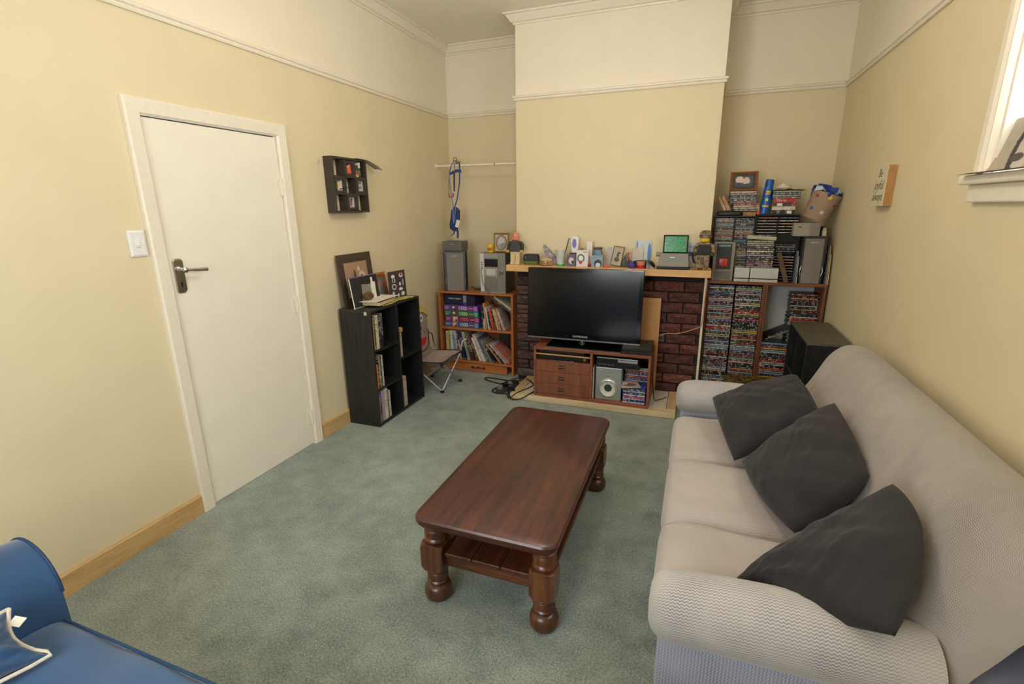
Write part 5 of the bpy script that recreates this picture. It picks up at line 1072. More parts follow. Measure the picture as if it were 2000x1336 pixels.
# ---------------------------------------------------------------- toy figures (plain block figures)
def block_figure(label, x, y, z, head, torso, legs, hand, s_=1.0, helmet=None, rz=0.0):
    t_ = thing('toy_figure', label, 'toy figure', (x, y, z), (0, 0, rz)); q = s_
    for sx in (-1, 1):
        b = B(); b.box(sx*0.019*q-0.0175*q, sx*0.019*q+0.0175*q, -0.022*q, 0.018*q, 0, 0.075*q); b.box(sx*0.019*q-0.0175*q, sx*0.019*q+0.0175*q, -0.036*q, -0.022*q, 0, 0.018*q); b.obj('leg', legs, t_, bevel=0.002*q)
    B().box(-0.038*q, 0.038*q, -0.02*q, 0.02*q, 0.0755*q, 0.092*q).obj('hips', legs, t_, bevel=0.002*q)
    B().loft([[(-w, -0.021*q, zz), (w, -0.021*q, zz), (w, 0.021*q, zz), (-w, 0.021*q, zz)] for w, zz in ((0.044*q, 0.0925*q), (0.032*q, 0.172*q))]).obj('torso', torso, t_, bevel=0.003*q)
    for sx in (-1, 1):
        a = B().tube([(sx*0.036*q, 0, 0.162*q), (sx*0.053*q, -0.002*q, 0.145*q), (sx*0.056*q, -0.016*q, 0.115*q), (sx*0.054*q, -0.030*q, 0.102*q)], 0.0125*q, 10).obj('arm', torso, t_, smooth=True)
        B().lathe([(0.009*q, 0), (0.0125*q, 0.004*q), (0.0125*q, 0.016*q), (0.006*q, 0.02*q)], (sx*0.054*q, -0.036*q, 0.088*q), 10).obj('hand', hand, a, smooth=0.6)
    hd = B().lathe([(0.020*q, 0.174*q), (0.0275*q, 0.180*q), (0.0295*q, 0.190*q), (0.0295*q, 0.212*q), (0.0275*q, 0.222*q), (0.017*q, 0.226*q), (0.016*q, 0.236*q), (0.001*q, 0.2365*q)], n=20).obj('head', head, t_, smooth=0.6)
    for sx in (-1, 1): B().lathe([(0.0032*q, -0.0310*q), (0.001*q, -0.0312*q)], (sx*0.009*q, 0, 0.206*q), 8, axis='y').obj('eye', m_black, hd)
    B().box(-0.009*q, 0.009*q, -0.0306*q, -0.0285*q, 0.190*q, 0.1925*q).obj('mouth', m_black, hd)
    return t_, q
block_figure('plain block toy figure with pink head and dark torso on the mantel', 0.922, -0.625, MZ, M((222, 140, 110), 0.4, 0.12, scale=90, name='pink_head'), M((52, 50, 44), 0.45, 0.1, name='dark_torso'), M((206, 184, 140), 0.4, 0.03, name='cream_legs'), M((210, 170, 80), 0.4, name='tan_hand'), 1.13, rz=0.1)
camo = M((140, 118, 82), 0.6, 0.45, scale=60, name='camouflage')
t_, q = block_figure('camouflaged block toy soldier with yellow face on the mantel', 2.440, -0.60, MZ, M((236, 200, 20), 0.35, 0.02, name='yellow_head'), camo, camo, M((60, 54, 44), 0.5, name='glove'), 1.16, rz=-0.1)
B().lathe([(0.036*q, 0.200*q), (0.038*q, 0.214*q), (0.035*q, 0.234*q), (0.022*q, 0.248*q), (0.001*q, 0.250*q)], (0, 0.004*q, 0), 20).obj('helmet', camo, t_, smooth=0.8)
B().box(-0.034*q, 0.034*q, -0.034*q, -0.022*q, 0.218*q, 0.230*q).obj('goggles', M((70, 60, 50), 0.3, name='goggles'), t_, bevel=0.003)
B().loft([[(-w, -0.027*q, zz), (w, -0.027*q, zz), (w, 0.024*q, zz), (-w, 0.024*q, zz)] for w, zz in ((0.043*q, 0.094*q), (0.034*q, 0.158*q))]).obj('vest', m_blackm, t_, bevel=0.003)
B().tube([(-0.066*q, -0.03*q, 0.11*q), (-0.060*q, -0.03*q, 0.06*q), (-0.045*q, -0.025*q, 0.03*q)], 0.007*q, 8).obj('toy_rifle', m_black, t_, smooth=True)
# small camouflaged creature at the soldier's feet
so = Vector((2.43, -0.69, MZ)); b = B(so)
b.tube([(2.352, -0.688, MZ+0.05), (2.372, -0.69, MZ+0.038), (2.40, -0.692, MZ+0.026), (2.44, -0.69, MZ+0.022), (2.47, -0.688, MZ+0.016), (2.495, -0.686, MZ+0.008)], lambda t: 0.007+0.009*math.sin(min(1, t*1.3)*math.pi), 10)
t_ = thing('toy_dinosaur', 'small mottled toy dinosaur in front of the toy soldier', 'toy', so); b.obj('body', camo, t_, smooth=True)
for x in (2.395, 2.445):
    for dy in (-0.012, 0.012): B(so).cyl((x, -0.69+dy, MZ+0.022), (x+0.005, -0.69+dy*1.4, MZ+0.0005), 0.005, 0.004, 8).obj('leg', camo, t_)

# ---------------------------------------------------------------- mantel clutter
def lid_item(nm, lb, cat, pts, c, mt): return tag(B((c[0], c[1], MZ)).lathe([(r, MZ+z) for r, z in pts], (c[0], c[1], 0), 18).obj(nm, mt, smooth=0.7), lb, cat)
so = Vector((1.07, -0.64, MZ)); t_ = thing('zip_pouch', 'black and green zip pouch on the mantel', 'pouch', so)
for nm, z0, z1, mt in (('lower_half', 0.0, 0.032, M((88, 104, 44), 0.7, 0.1, name='green_fabric')), ('upper_half', 0.034, 0.088, M((46, 44, 46), 0.7, 0.1, name='charcoal_fabric'))):
    b = B(so); b.loft([[(1.07+a*0.07*k, -0.64+c_*0.036*k, MZ+z) for a, c_ in superrect(0, 0, 1, 1, 28, 4)] for z, k in ((z0, 0.90 if z0 == 0 else 1.0), ((z0+z1)/2, 1.02 if z0 == 0 else 0.99), (z1-0.006, 1.0 if z0 == 0 else 0.94), (z1, 0.96 if z0 == 0 else 0.78))]); b.obj(nm, mt, t_, smooth=0.8)
B(so).box(1.028, 1.031, -0.677, -0.675, MZ+0.05, MZ+0.068).obj('zip_pull', m_silver, t_)
so = Vector((1.21, -0.67, MZ)); t_ = thing('lidded_dish', 'small amber glass dish with lid on the mantel', 'dish', so); am = M((176, 138, 92), 0.15, 0.25, scale=60, name='amber_glass')
b = B(so); prof = [(0.040, MZ), (0.050, MZ+0.006), (0.053, MZ+0.03), (0.050, MZ+0.042), (0.001, MZ+0.0425)]; b.lathe(prof, (1.21, -0.67, 0), 24); b.obj('bowl', am, t_, smooth=0.5)
for i in range(16): a = i/16*2*math.pi; B(so).cyl((1.21+0.052*math.cos(a), -0.67+0.052*math.sin(a), MZ+0.006), (1.21+0.053*math.cos(a), -0.67+0.053*math.sin(a), MZ+0.04), 0.005, n=6).obj('flute', am, t_)
B(so).lathe([(0.052, MZ+0.043), (0.045, MZ+0.052), (0.012, MZ+0.062), (0.009, MZ+0.067), (0.013, MZ+0.074), (0.001, MZ+0.078)], (1.21, -0.67, 0), 24).obj('lid', M((200, 176, 140), 0.15, 0.15, name='pale_amber'), t_, smooth=0.6)
# folded cap / cone cloth
so = Vector((1.20, -0.575, MZ)); b = B(so)
b.grid(lambda u, v: (1.165+0.115*u+0.01*math.sin(v*5), -0.575-0.035*math.sin(u*math.pi)*(1-v*0.5), MZ+0.0005+v*(0.165-0.11*u)+0.004*math.sin(u*18)), 14, 10); b.grid(lambda u, v: (1.165+0.115*u+0.01*math.sin(v*5), -0.55, MZ+0.0005+v*(0.165-0.11*u)), 14, 10)
tag(b.obj('folded_cloth', M((176, 170, 172), 0.85, 0.3, scale=26, name='striped_cloth'), smooth=True), 'grey striped cloth propped in a peak on the mantel', 'cloth')
# glass with green base
so = Vector((1.33, -0.66, MZ)); t_ = thing('drinking_glass', 'clear tumbler with green base on the mantel', 'glass', so); gm = M((200, 204, 196), 0.1, 0.05, name='cloudy_glass')
b = B(so); b.lathe([(0.030, MZ+0.014), (0.034, MZ+0.05), (0.044, MZ+0.125), (0.041, MZ+0.125), (0.031, MZ+0.05), (0.026, MZ+0.018), (0.001, MZ+0.017)], (1.33, -0.66, 0), 24); b.obj('cup', gm, t_, smooth=0.6)
B(so).lathe([(0.034, MZ), (0.038, MZ+0.004), (0.036, MZ+0.0135), (0.001, MZ+0.0138)], (1.33, -0.66, 0), 20).obj('base', M((30, 170, 70), 0.3, 0.05, name='bright_green'), t_)
tag(B((1.375, -0.6, MZ+0.12)).cyl((1.352, -0.675, MZ+0.028), (1.394, -0.632, MZ+0.222), 0.0045, 0.0042, 8).obj('pen', m_blackm), 'black pen standing in the tumbler', 'pen')
so = Vector((1.432, -0.585, MZ)); t_ = thing('thermometer', 'white handheld thermometer with lilac panel standing in a dark base', 'thermometer', so)
B(so).box(1.392, 1.468, -0.61, -0.555, MZ, MZ+0.102).obj('base', M((52, 52, 54), 0.5, name='dark_base'), t_, bevel=0.004)
B(so).loft([[(1.432+a*w, -0.585+c_*0.018, MZ+z) for a, c_ in superrect(0, 0, 1, 1, 20, 3)] for z, w in ((0.103, 0.026), (0.14, 0.032), (0.19, 0.036), (0.225, 0.034), (0.236, 0.022))]).obj('body', m_white, t_, smooth=0.8)
B(so).prism([(1.432+0.017*math.cos(a), MZ+0.178+0.038*math.sin(a)) for a in [2*math.pi*i/20 for i in range(20)]], 'y', -0.606, -0.602).obj('panel', M((124, 112, 190), 0.4, 0.05, name='lilac'), t_)
def box_card(nm, lb, x0, x1, y, d, z0, z1, mt, cat, blobs=None, base=None, lean=0.0):
    w = x1-x0; o_ = B().box(-w/2, w/2, 0, d, 0, z1-z0).obj(nm, mt if blobs is None else printmat(nm+'_print', base, blobs), None, ((x0+x1)/2, y, z0), (-lean, 0, 0), bevel=0.001); return tag(o_, lb, cat)
box_card('purple_box', 'purple box with a pale printed face on the mantel', 1.392, 1.468, -0.692, 0.04, MZ, MZ+0.094, None, 'box', [(0.0, 0.045, 0.022, 0.028, (214, 204, 180)), (0.012, 0.035, 0.012, 0.014, (60, 54, 50))], (104, 88, 120))
wr = box_card('greeting_card', 'white greeting card printed with a green wreath on the mantel', 1.474, 1.572, -0.70, 0.02, MZ, MZ+0.132, None, 'card', [(-0.012, 0.068, 0.032, 0.036, (90, 116, 96)), (-0.012, 0.068, 0.020, 0.022, (232, 226, 220)), (-0.014, 0.034, 0.014, 0.014, (190, 40, 50)), (0.022, 0.118, 0.022, 0.004, (200, 110, 100))], (226, 220, 214), 0.0)
tag(B((1.52, -0.62, MZ)).box(1.488, 1.512, -0.64, -0.615, MZ, MZ+0.145).obj('brown_bottle', M((150, 84, 50), 0.3, name='brown_bottle'), bevel=0.006), 'brown bottle peeking out behind the wreath card', 'bottle')
box_card('white_box', 'tall white carton behind the wreath card', 1.535, 1.582, -0.60, 0.05, MZ, MZ+0.195, m_paper, 'box')
so = Vector((1.63, -0.60, MZ)); t_ = thing('glass_jar', 'blue glass candle jar behind the penguin box', 'jar', so)
B(so).lathe([(0.034, MZ), (0.037, MZ+0.006), (0.037, MZ+0.125), (0.030, MZ+0.132)], (1.63, -0.60, 0), 20).obj('jar', M((120, 152, 176), 0.15, 0.15, name='blue_glass'), t_, smooth=0.6); B(so).lathe([(0.034, MZ+0.132), (0.036, MZ+0.15), (0.001, MZ+0.151)], (1.63, -0.60, 0), 20).obj('lid', M((104, 80, 56), 0.4, name='jar_lid'), t_, smooth=0.6)
box_card('penguin_box', 'pale blue box printed with a black and white bird', 1.598, 1.688, -0.70, 0.05, MZ+0.0, MZ+0.092, None, 'box', [(0.008, 0.026, 0.032, 0.036, (44, 44, 52)), (0.008, 0.016, 0.020, 0.020, (214, 206, 196))], (134, 160, 176))
tag(B((1.594, -0.715, MZ)).lathe([(0.004, MZ), (0.011, MZ+0.006), (0.014, MZ+0.02), (0.009, MZ+0.034), (0.001, MZ+0.038)], (1.584, -0.712, 0), 12).obj('red_bauble', M((150, 36, 40), 0.25, name='bauble'), smooth=True), 'small red bauble beside the bird box', 'bauble')
tag(B((1.715, -0.70, MZ)).lathe([(0.016, MZ), (0.020, MZ+0.008), (0.015, MZ+0.018), (0.001, MZ+0.022)], (1.716, -0.70, 0), 12).obj('orange_eraser', M((232, 90, 50), 0.5, name='orange_rubber'), smooth=True), 'small bright orange blob at the mantel edge', 'trinket')
box_card('white_notepaper', 'white note paper leaning on the chimney behind the leaning photo', 1.70, 1.80, -0.545, 0.002, MZ, MZ+0.15, M((206, 202, 196), 0.7, 0.06, scale=20, name='note'), 'paper', lean=-0.10)
plant_pic = printmat('plant_photo', (176, 162, 138), [(0.0, 0.05, 0.022, 0.018, (70, 66, 58)), (0.002, 0.085, 0.009, 0.022, (60, 56, 48)), (0.008, 0.105, 0.014, 0.007, (64, 60, 52))])
r_ = frame('photo_frame', 'small brown frame with a plant photo leaning sideways on the mantel', 0.088, 0.155, 0.006, 0.010, M((110, 92, 66), 0.4, 0.1, name='thin_frame'), plant_pic, (1.785, -0.675, MZ+0.012), (-0.10, 0.16, -0.12), easel=0.3)
so = Vector((1.865, -0.655, MZ)); t_ = thing('feathered_toy', 'grey green feathered toy with red clip on the mantel', 'toy', so); fm_ = M((88, 100, 88), 0.7, 0.3, scale=40, name='grey_green')
b = B(so)
for i in range(6): b.loft([[(1.835+0.012*i+a*0.012*k+0.02*t, -0.66+0.006*i+c_*0.005*k, MZ+0.002+t*(0.115-0.018*abs(i-1))) for a, c_ in ((1, 0), (0, 1), (-1, 0), (0, -1))] for t, k in ((0, 0.6), (0.5, 1.0), (1, 0.1))])
b.obj('feathers', fm_, t_); B(so).box(1.872, 1.888, -0.664, -0.652, MZ+0.05, MZ+0.12, rot=(0, 0.1, 0)).obj('clip', M((176, 52, 56), 0.4, name='clip_red'), t_, bevel=0.002)
lid_item('purple_pot', 'small purple pot at the mantel edge', 'pot', [(0.026, 0), (0.031, 0.01), (0.030, 0.028), (0.014, 0.040), (0.010, 0.052), (0.001, 0.054)], (1.918, -0.690), M((84, 60, 140), 0.4, 0.05, name='purple'))
so = Vector((1.985, -0.685, MZ)); t_ = thing('candle_glass', 'small red candle in a glass on the mantel', 'candle', so)
B(so).lathe([(0.029, MZ), (0.032, MZ+0.004), (0.032, MZ+0.026)], (1.985, -0.685, 0), 20).obj('wax', M((190, 24, 28), 0.3, name='red_wax'), t_, smooth=0.5); B(so).lathe([(0.0325, MZ+0.0265), (0.033, MZ+0.058), (0.031, MZ+0.058), (0.029, MZ+0.03), (0.001, MZ+0.029)], (1.985, -0.685, 0), 20).obj('glass_rim', M((206, 130, 110), 0.12, 0.05, name='pink_glass'), t_, smooth=0.5)
B(so).lathe([(0.012, MZ+0.03), (0.010, MZ+0.05), (0.001, MZ+0.052)], (1.99, -0.69, 0), 10).obj('tealight', M((224, 210, 196), 0.4, name='cream_wax'), t_)
# game controller
so = Vector((1.998, -0.615, MZ)); t_ = thing('game_controller', 'black game controller propped up on the mantel', 'game controller', so, (0.9, 0, 0))
b = B(); b.loft([[(x, -0.014*k, 0.055+w), (x, 0.014*k, 0.055+w), (x, 0.016*k, 0.055-w*1.1), (x, -0.016*k, 0.055-w*1.1)] for x, w, k in ((-0.06, 0.022, 0.9), (-0.03, 0.028, 1), (0, 0.026, 1), (0.03, 0.028, 1), (0.06, 0.022, 0.9))])
for sx in (-1, 1): b.tube([(sx*0.055, 0, 0.062), (sx*0.068, 0, 0.045), (sx*0.076, 0.002, 0.018), (sx*0.072, 0.004, 0.006)], lambda t: 0.021-0.006*t, 12)
b.obj('shell', M((44, 44, 46), 0.4, name='controller_black'), t_, smooth=0.9)
for sx in (-1, 1): B().lathe([(0.010, -0.014), (0.008, -0.024), (0.012, -0.026), (0.010, -0.031), (0.001, -0.03)], (sx*0.026, 0, 0.045), 14, axis='y').obj('thumbstick', m_black, t_, smooth=0.7)
for i in range(4): B().lathe([(0.005, -0.014), (0.005, -0.018), (0.001, -0.018)], (0.05+0.011*math.cos(i*H), 0, 0.064+0.011*math.sin(i*H)), 10, axis='y').obj('button', m_grey, t_)
box_card('letter', 'white letter with blue stripes leaning behind the game controller', 1.925, 2.045, -0.530, 0.002, MZ, MZ+0.205, None, 'letter', [(0.045, 0.10, 0.014, 0.09, (80, 130, 190)), (-0.05, 0.17, 0.006, 0.03, (80, 130, 190)), (-0.01, 0.16, 0.018, 0.02, (190, 196, 204))], (206, 208, 208), -0.02)
box_card('note_card', 'cream note card leaning behind the purple pot', 1.90, 1.985, -0.548, 0.002, MZ, MZ+0.145, M((212, 202, 184), 0.7, 0.05, scale=20, name='cream_note'), 'card', lean=-0.06)
so = Vector((2.06, -0.68, MZ)); b = B(so); b.prism([(2.028, MZ+0.0005), (2.095, MZ+0.0005), (2.078, MZ+0.012), (2.03, MZ+0.058)], 'y', -0.705, -0.66); tag(b.obj('folded_brochure', M((130, 126, 124), 0.5, 0.4, scale=30, name='brochure')), 'folded grey brochure standing as a wedge on the mantel', 'brochure')
# photo display on its dock
so = Vector((2.225, -0.645, MZ)); t_ = thing('speaker_dock', 'grey speaker dock on the mantel', 'speaker dock', so)
B(so).loft([[(2.115, -0.70, MZ+0.018), (2.34, -0.70, MZ+0.018), (2.34, -0.60, MZ+0.018), (2.115, -0.60, MZ+0.018)], [(2.125, -0.675, MZ+0.118), (2.33, -0.675, MZ+0.118), (2.33, -0.60, MZ+0.118), (2.125, -0.60, MZ+0.118)]]).obj('body', M((136, 132, 122), 0.6, 0.04, scale=200, name='dock_cloth'), t_, bevel=0.006)
B(so).box(2.105, 2.345, -0.71, -0.60, MZ, MZ+0.017).obj('base', m_blackm, t_, bevel=0.005); B(so).box(2.20, 2.236, -0.692, -0.685, MZ+0.085, MZ+0.092, rot=(-0.24, 0, 0)).obj('badge', m_white, t_)
B(so).cyl((2.095, -0.655, MZ+0.108), (2.125, -0.65, MZ+0.108), 0.017).obj('side_knob', M((150, 128, 104), 0.5, name='knob'), t_)
scr = NT('lit_green_picture'); v = scr.coord('Object', (14, 1, 40)); nn = scr.noise(1.4, 4, v, 0.6); scr.base(scr.ramp(nn, [(0.36, (14, 90, 52)), (0.46, (40, 176, 96)), (0.56, (70, 90, 88)), (0.66, (170, 190, 176))])); scr.rough(0.2)
frame('digital_photo_frame', 'black digital photo frame showing a green picture, standing on the dock', 0.182, 0.136, 0.009, 0.014, m_black, scr.m, (2.232, -0.64, MZ+0.1185), (-0.10, 0, 0.02), easel=0.3)
box_card('blue_leaflet', 'white and blue leaflet leaning behind the toy soldier', 2.318, 2.378, -0.530, 0.002, MZ, MZ+0.195, None, 'leaflet', [(0.0, 0.105, 0.06, 0.018, (70, 120, 190)), (0.0, 0.16, 0.022, 0.012, (170, 176, 196))], (206, 208, 214), -0.02)
# ================================================================ black bookcase on the left wall
ko = Vector((0.155, -1.54, 0)); kb = thing('black_bookcase', 'black woodgrain cubby bookcase against the left wall', 'bookcase', ko)
kx0, kx1, ky0, ky1, kz = 0.022, 0.290, -1.862, -1.212, 0.882
B(ko).box(kx0, kx1, ky0, ky1, kz-0.016, kz).obj('top_panel', M((52, 50, 46), 0.4, 0.12, scale=30, name='worn_black_top'), kb, bevel=0.001)
for y in (ky0, -1.543, ky1-0.016): B(ko).box(kx0, kx1, y, y+0.016, 0, kz-0.016).obj('upright', m_bkw, kb, bevel=0.0012)
B(ko).box(kx0, kx1, ky0+0.016, -1.543, 0.004, 0.022).obj('base_board', m_bkw, kb, bevel=0.001); B(ko).box(kx0, kx1, -1.527, ky1-0.016, 0.004, 0.022).obj('base_board', m_bkw, kb, bevel=0.001)
for z in (0.290, 0.584): B(ko).box(kx0, kx1-0.004, ky0+0.016, -1.543, z-0.016, z).obj('shelf_board', m_bkw, kb, bevel=0.001)
B(ko).box(kx0, kx1-0.004, -1.527, ky1-0.016, 0.424, 0.440).obj('shelf_board', m_bkw, kb, bevel=0.001)
B(ko).box(kx0, kx0+0.006, ky0+0.016, ky1-0.016, 0.02, kz-0.016).obj('back_panel', m_black, kb)
B(ko).box(0.235, 0.258, ky0-0.0006, ky0, 0.848, 0.872).obj('sticker', M((216, 196, 170), 0.6, name='sticker'), kb)
def ybooks(y, z, spec, grp):
    for t, h, d, c, lb in spec:
        book(0.275, y, z+0.0006, t, h, d, c, lb, (0, 0, H), grp, hard=t > 0.016); y += t+0.002
ybooks(-1.838, 0.584, ((0.022, 0.235, 0.17, (176, 150, 96), 'tan book at the left of the top left cubby'), (0.012, 0.245, 0.17, (60, 58, 52), 'slim dark book in the top left cubby'), (0.034, 0.25, 0.18, (206, 196, 160), 'cream and green book in the top left cubby'), (0.024, 0.245, 0.18, (40, 44, 48), 'dark slate book in the top left cubby'), (0.026, 0.255, 0.18, (28, 30, 36), 'black book at the right of the top left cubby')), 'books in the black bookcase')
ybooks(-1.842, 0.290, ((0.030, 0.185, 0.16, (226, 120, 34), 'bright orange book in the middle left cubby'), (0.010, 0.22, 0.17, (30, 30, 32), 'slim black book beside the orange book'), (0.016, 0.235, 0.18, (150, 138, 110), 'khaki book in the middle left cubby'), (0.014, 0.24, 0.18, (44, 56, 62), 'slate book in the middle left cubby'), (0.018, 0.24, 0.18, (196, 190, 176), 'pale grey book in the middle left cubby')), 'books in the black bookcase')
ybooks(-1.840, 0.022, ((0.024, 0.215, 0.17, (150, 126, 84), 'tan book in the bottom left cubby'), (0.012, 0.19, 0.17, (60, 46, 40), 'small dark brown book in the bottom left cubby'), (0.034, 0.24, 0.18, (160, 146, 176), 'lilac book in the bottom left cubby'), (0.036, 0.25, 0.18, (204, 196, 180), 'thick cream binder in the bottom left cubby'), (0.016, 0.225, 0.18, (110, 96, 80), 'brown grey book in the bottom left cubby'), (0.02, 0.21, 0.18, (190, 186, 180), 'light grey book in the bottom left cubby')), 'books in the black bookcase')
tag(B((0.27, -1.70, 0.0225)).box(0.20, 0.288, -1.80, -1.60, 0.0225, 0.0265, rot=(0, 0, 0.0)).obj('loose_papers', m_paper), 'white papers lying in front of the bottom cubby books', 'paper') if False else None
ybooks(-1.522, 0.440, ((0.024, 0.20, 0.16, (150, 140, 128), 'grey book standing in the upper right cubby'), (0.020, 0.195, 0.16, (176, 162, 146), 'pale book standing in the upper right cubby')), 'books in the black bookcase')
book(0.278, -1.522, 0.6415, 0.06, 0.032, 0.13, (206, 140, 72), 'orange box lying on the two standing books', (0, 0, H), 'books in the black bookcase', 'box')
ybooks(-1.520, 0.022, ((0.014, 0.265, 0.18, (206, 90, 44), 'orange red book in the lower right cubby'), (0.046, 0.25, 0.18, (196, 176, 160), 'thick patterned book in the lower right cubby')), 'books in the black bookcase')
# on top of it
TB = kz+0.0006
sk = printmat('charcoal_sketch', (176, 140, 112), [(0.06, 0.155, 0.055, 0.09, (206, 190, 166)), (0.055, 0.15, 0.028, 0.07, (120, 92, 68)), (-0.02, 0.20, 0.012, 0.06, (80, 56, 40)), (0.03, 0.26, 0.012, 0.02, (220, 206, 186)), (0.13, 0.17, 0.016, 0.02, (90, 60, 44))])
LW = (0, 0, H)
frame('sketch_frame', 'dark brown mounted charcoal sketch leaning on the wall above bookcase', 0.385, 0.375, 0.062, 0.006, M((74, 58, 44), 0.6, 0.05, name='brown_mount'), sk, (0.062, -1.645, TB), (-0.10, 0, H), 'picture')
frame('photo_frame', 'orange wood photo frame leaning behind the sticker card', 0.235, 0.205, 0.032, 0.014, wood('orange_frame', (140, 74, 34), (186, 108, 56), 0.4, 'x', 3), printmat('family_photo', (120, 128, 138), [(-0.03, 0.09, 0.04, 0.05, (206, 180, 146)), (0.03, 0.12, 0.03, 0.03, (190, 130, 110)), (-0.06, 0.14, 0.03, 0.02, (70, 84, 104))]), (0.088, -1.43, TB), (-0.16, 0, H+0.05))
so = Vector((0.155, -1.69, TB)); t_ = thing('black_folder', 'black folder with white spiral edge leaning on the sketch', 'folder', so, (-0.14, 0, H-0.02))
B().box(-0.152, 0.152, 0, 0.006, 0.001, 0.215).obj('cover', M((40, 40, 42), 0.5, 0.05, name='folder_black'), t_); B().box(-0.152, 0.152, 0.001, 0.012, 0.215, 0.221).obj('top_edge', M((112, 96, 150), 0.5, name='violet_edge'), t_); B().tube([(-0.154, 0.003, 0.214), (-0.154, 0.003, 0.01), (-0.148, 0.003, 0.004), (0.0, 0.003, 0.004)], 0.0035, 8, 3).obj('white_edge', m_white, t_, smooth=True)
b_ = B().box(-0.045, 0.085, -0.003, -0.0005, 0.02, 0.155, rot=(0, 0.10, 0)).obj('grey_card', M((140, 134, 118), 0.6, name='grey_card'), t_); B().box(0.06, 0.108, -0.006, -0.003, 0.045, 0.165, rot=(0, 0.08, 0)).obj('cream_note', m_paper, t_); B().box(0.066, 0.088, -0.0065, -0.0062, 0.16, 0.20).obj('tab', m_paper, t_)
# sticker card
st_blobs = [(-0.05, 0.175, 0.022, 0.014, (226, 222, 218)), (0.045, 0.178, 0.024, 0.018, (220, 210, 208)), (0.046, 0.182, 0.014, 0.012, (190, 40, 44)), (-0.045, 0.095, 0.028, 0.024, (206, 200, 200)), (-0.045, 0.095, 0.019, 0.015, (80, 66, 70)), (0.025, 0.11, 0.012, 0.016, (220, 214, 210)), (0.03, 0.07, 0.024, 0.012, (226, 220, 214)), (-0.06, 0.045, 0.014, 0.014, (206, 200, 196)), (-0.06, 0.02, 0.014, 0.010, (196, 190, 180)), (-0.005, 0.025, 0.010, 0.016, (220, 214, 210)), (0.05, 0.032, 0.022, 0.018, (206, 202, 196)), (0.062, 0.12, 0.008, 0.03, (180, 160, 180))]
so = Vector((0.20, -1.355, TB)); t_ = thing('sticker_card', 'dark card covered with white doodle stickers and the number 13', 'card', so, (-0.05, 0, H-0.12))
cdm = B().box(-0.095, 0.095, 0, 0.012, 0, 0.215).obj('card', printmat('sticker_print', (74, 62, 64), st_blobs), t_, bevel=0.001)
text('13', 0.042, m_white, cdm, (-0.048, -0.0008, 0.142), FRONT, 'lettering', sx=1.1)
# paper, book, leaf cloth, pine cone
b = B((0.2, -1.5, TB)); hgt = lambda u, v: 0.003+0.006*abs(noise.noise((u*6, v*6, 1)))
for dz in (0, 0.0014): b.grid(lambda u, v, dz=dz: (0.135+0.15*u+0.012*math.sin(v*9), -1.70+0.42*v, TB+dz+hgt(u, v)), 10, 18)
tag(b.obj('leaf_cloth', M((186, 182, 96), 0.7, 0.35, scale=26, name='green_leaf_print'), smooth=True), 'yellow green patterned cloth on the bookcase top', 'cloth')
r_ = book(0.262, -1.735, TB+0.0135, 0.026, 0.15, 0.20, (216, 176, 120), 'cream book lying on the leaf cloth', (H, 0, 0), None) if False else None
so = Vector((0.19, -1.64, TB+0.0125)); t_ = thing('book', 'cream paged book lying on the leaf cloth under papers', 'book', so, (0, 0, 0.12))
B().box(-0.075, 0.082, -0.11, 0.11, 0.0, 0.024).obj('page_block', M((216, 190, 140), 0.75, 0.06, scale=120, name='cream_pages'), t_); B().box(-0.077, 0.084, -0.112, 0.112, 0.024, 0.027).obj('cover', M((60, 56, 54), 0.5, name='dark_cover'), t_)
so = Vector((0.185, -1.64, TB+0.041)); b = B(so)
for dz in (0, 0.0012): b.grid(lambda u, v, dz=dz: (0.095+0.19*u, -1.80+0.30*v+0.02*u, TB+0.041+dz+0.010*(u-0.5)**2+0.006*v), 8, 8)
tag(b.obj('paper_sheets', m_paper, smooth=True), 'white paper sheets lying on the cream book', 'paper')
so = Vector((0.165, -1.70, TB+0.0465)); t_ = thing('pine_cone', 'brown pine cone lying on the white papers', 'pine cone', so)
b = B(so); b.lathe([(0.004, -0.045), (0.02, -0.036), (0.027, -0.01), (0.025, 0.02), (0.012, 0.042), (0.001, 0.046)], (0.165, -1.70, TB+0.0465+0.026), 14, axis='y'); b.obj('core', M((92, 66, 44), 0.8, 0.2, name='cone_core'), t_)
random.seed(8)
for i in range(44):
    v = -0.04+0.08*i/43; a = i*2.4; r = 0.027*math.sqrt(max(0.05, 1-(v/0.05)**2)); p = Vector((0.165+r*math.cos(a), -1.70+v, TB+0.0725+r*math.sin(a))); d = Vector((math.cos(a), 0.3, math.sin(a)))
    B(so).cyl(p-d*0.005, p+d*0.007, 0.006, 0.002, 5).obj('scale', M((110, 80, 52), 0.75, 0.2, name='cone_scale'), t_)

# ---------------------------------------------------------------- wall cubby frame above it
wo = Vector((0.0, -1.65, 1.545)); wf = thing('wall_display_shelf', 'black wooden wall shelf of small open squares', 'shelf', wo)
wx, wy0, wy1, wz0, wz1 = 0.072, -1.838, -1.468, 1.545, 1.912; mw = M((60, 51, 43), 0.5, 0.08, name='dark_frame_stain')
for (a, c, e, g) in ((wy0, wy0+0.014, wz0, wz1), (wy1-0.014, wy1, wz0, wz1)): B(wo).box(0.001, wx, a, c, e, g).obj('side_board', mw, wf, bevel=0.001)
for (e, g) in ((wz0, wz0+0.014), (wz1-0.014, wz1)): B(wo).box(0.001, wx, wy0+0.014, wy1-0.014, e, g).obj('long_board', mw, wf, bevel=0.001)
cwid = (wy1-wy0-0.028)/3; chei = (wz1-wz0-0.028)/3
for i in (1, 2): B(wo).box(0.001, wx-0.002, wy0+0.014+cwid*i-0.005, wy0+0.014+cwid*i+0.005, wz0+0.014, wz1-0.014).obj('divider', mw, wf)
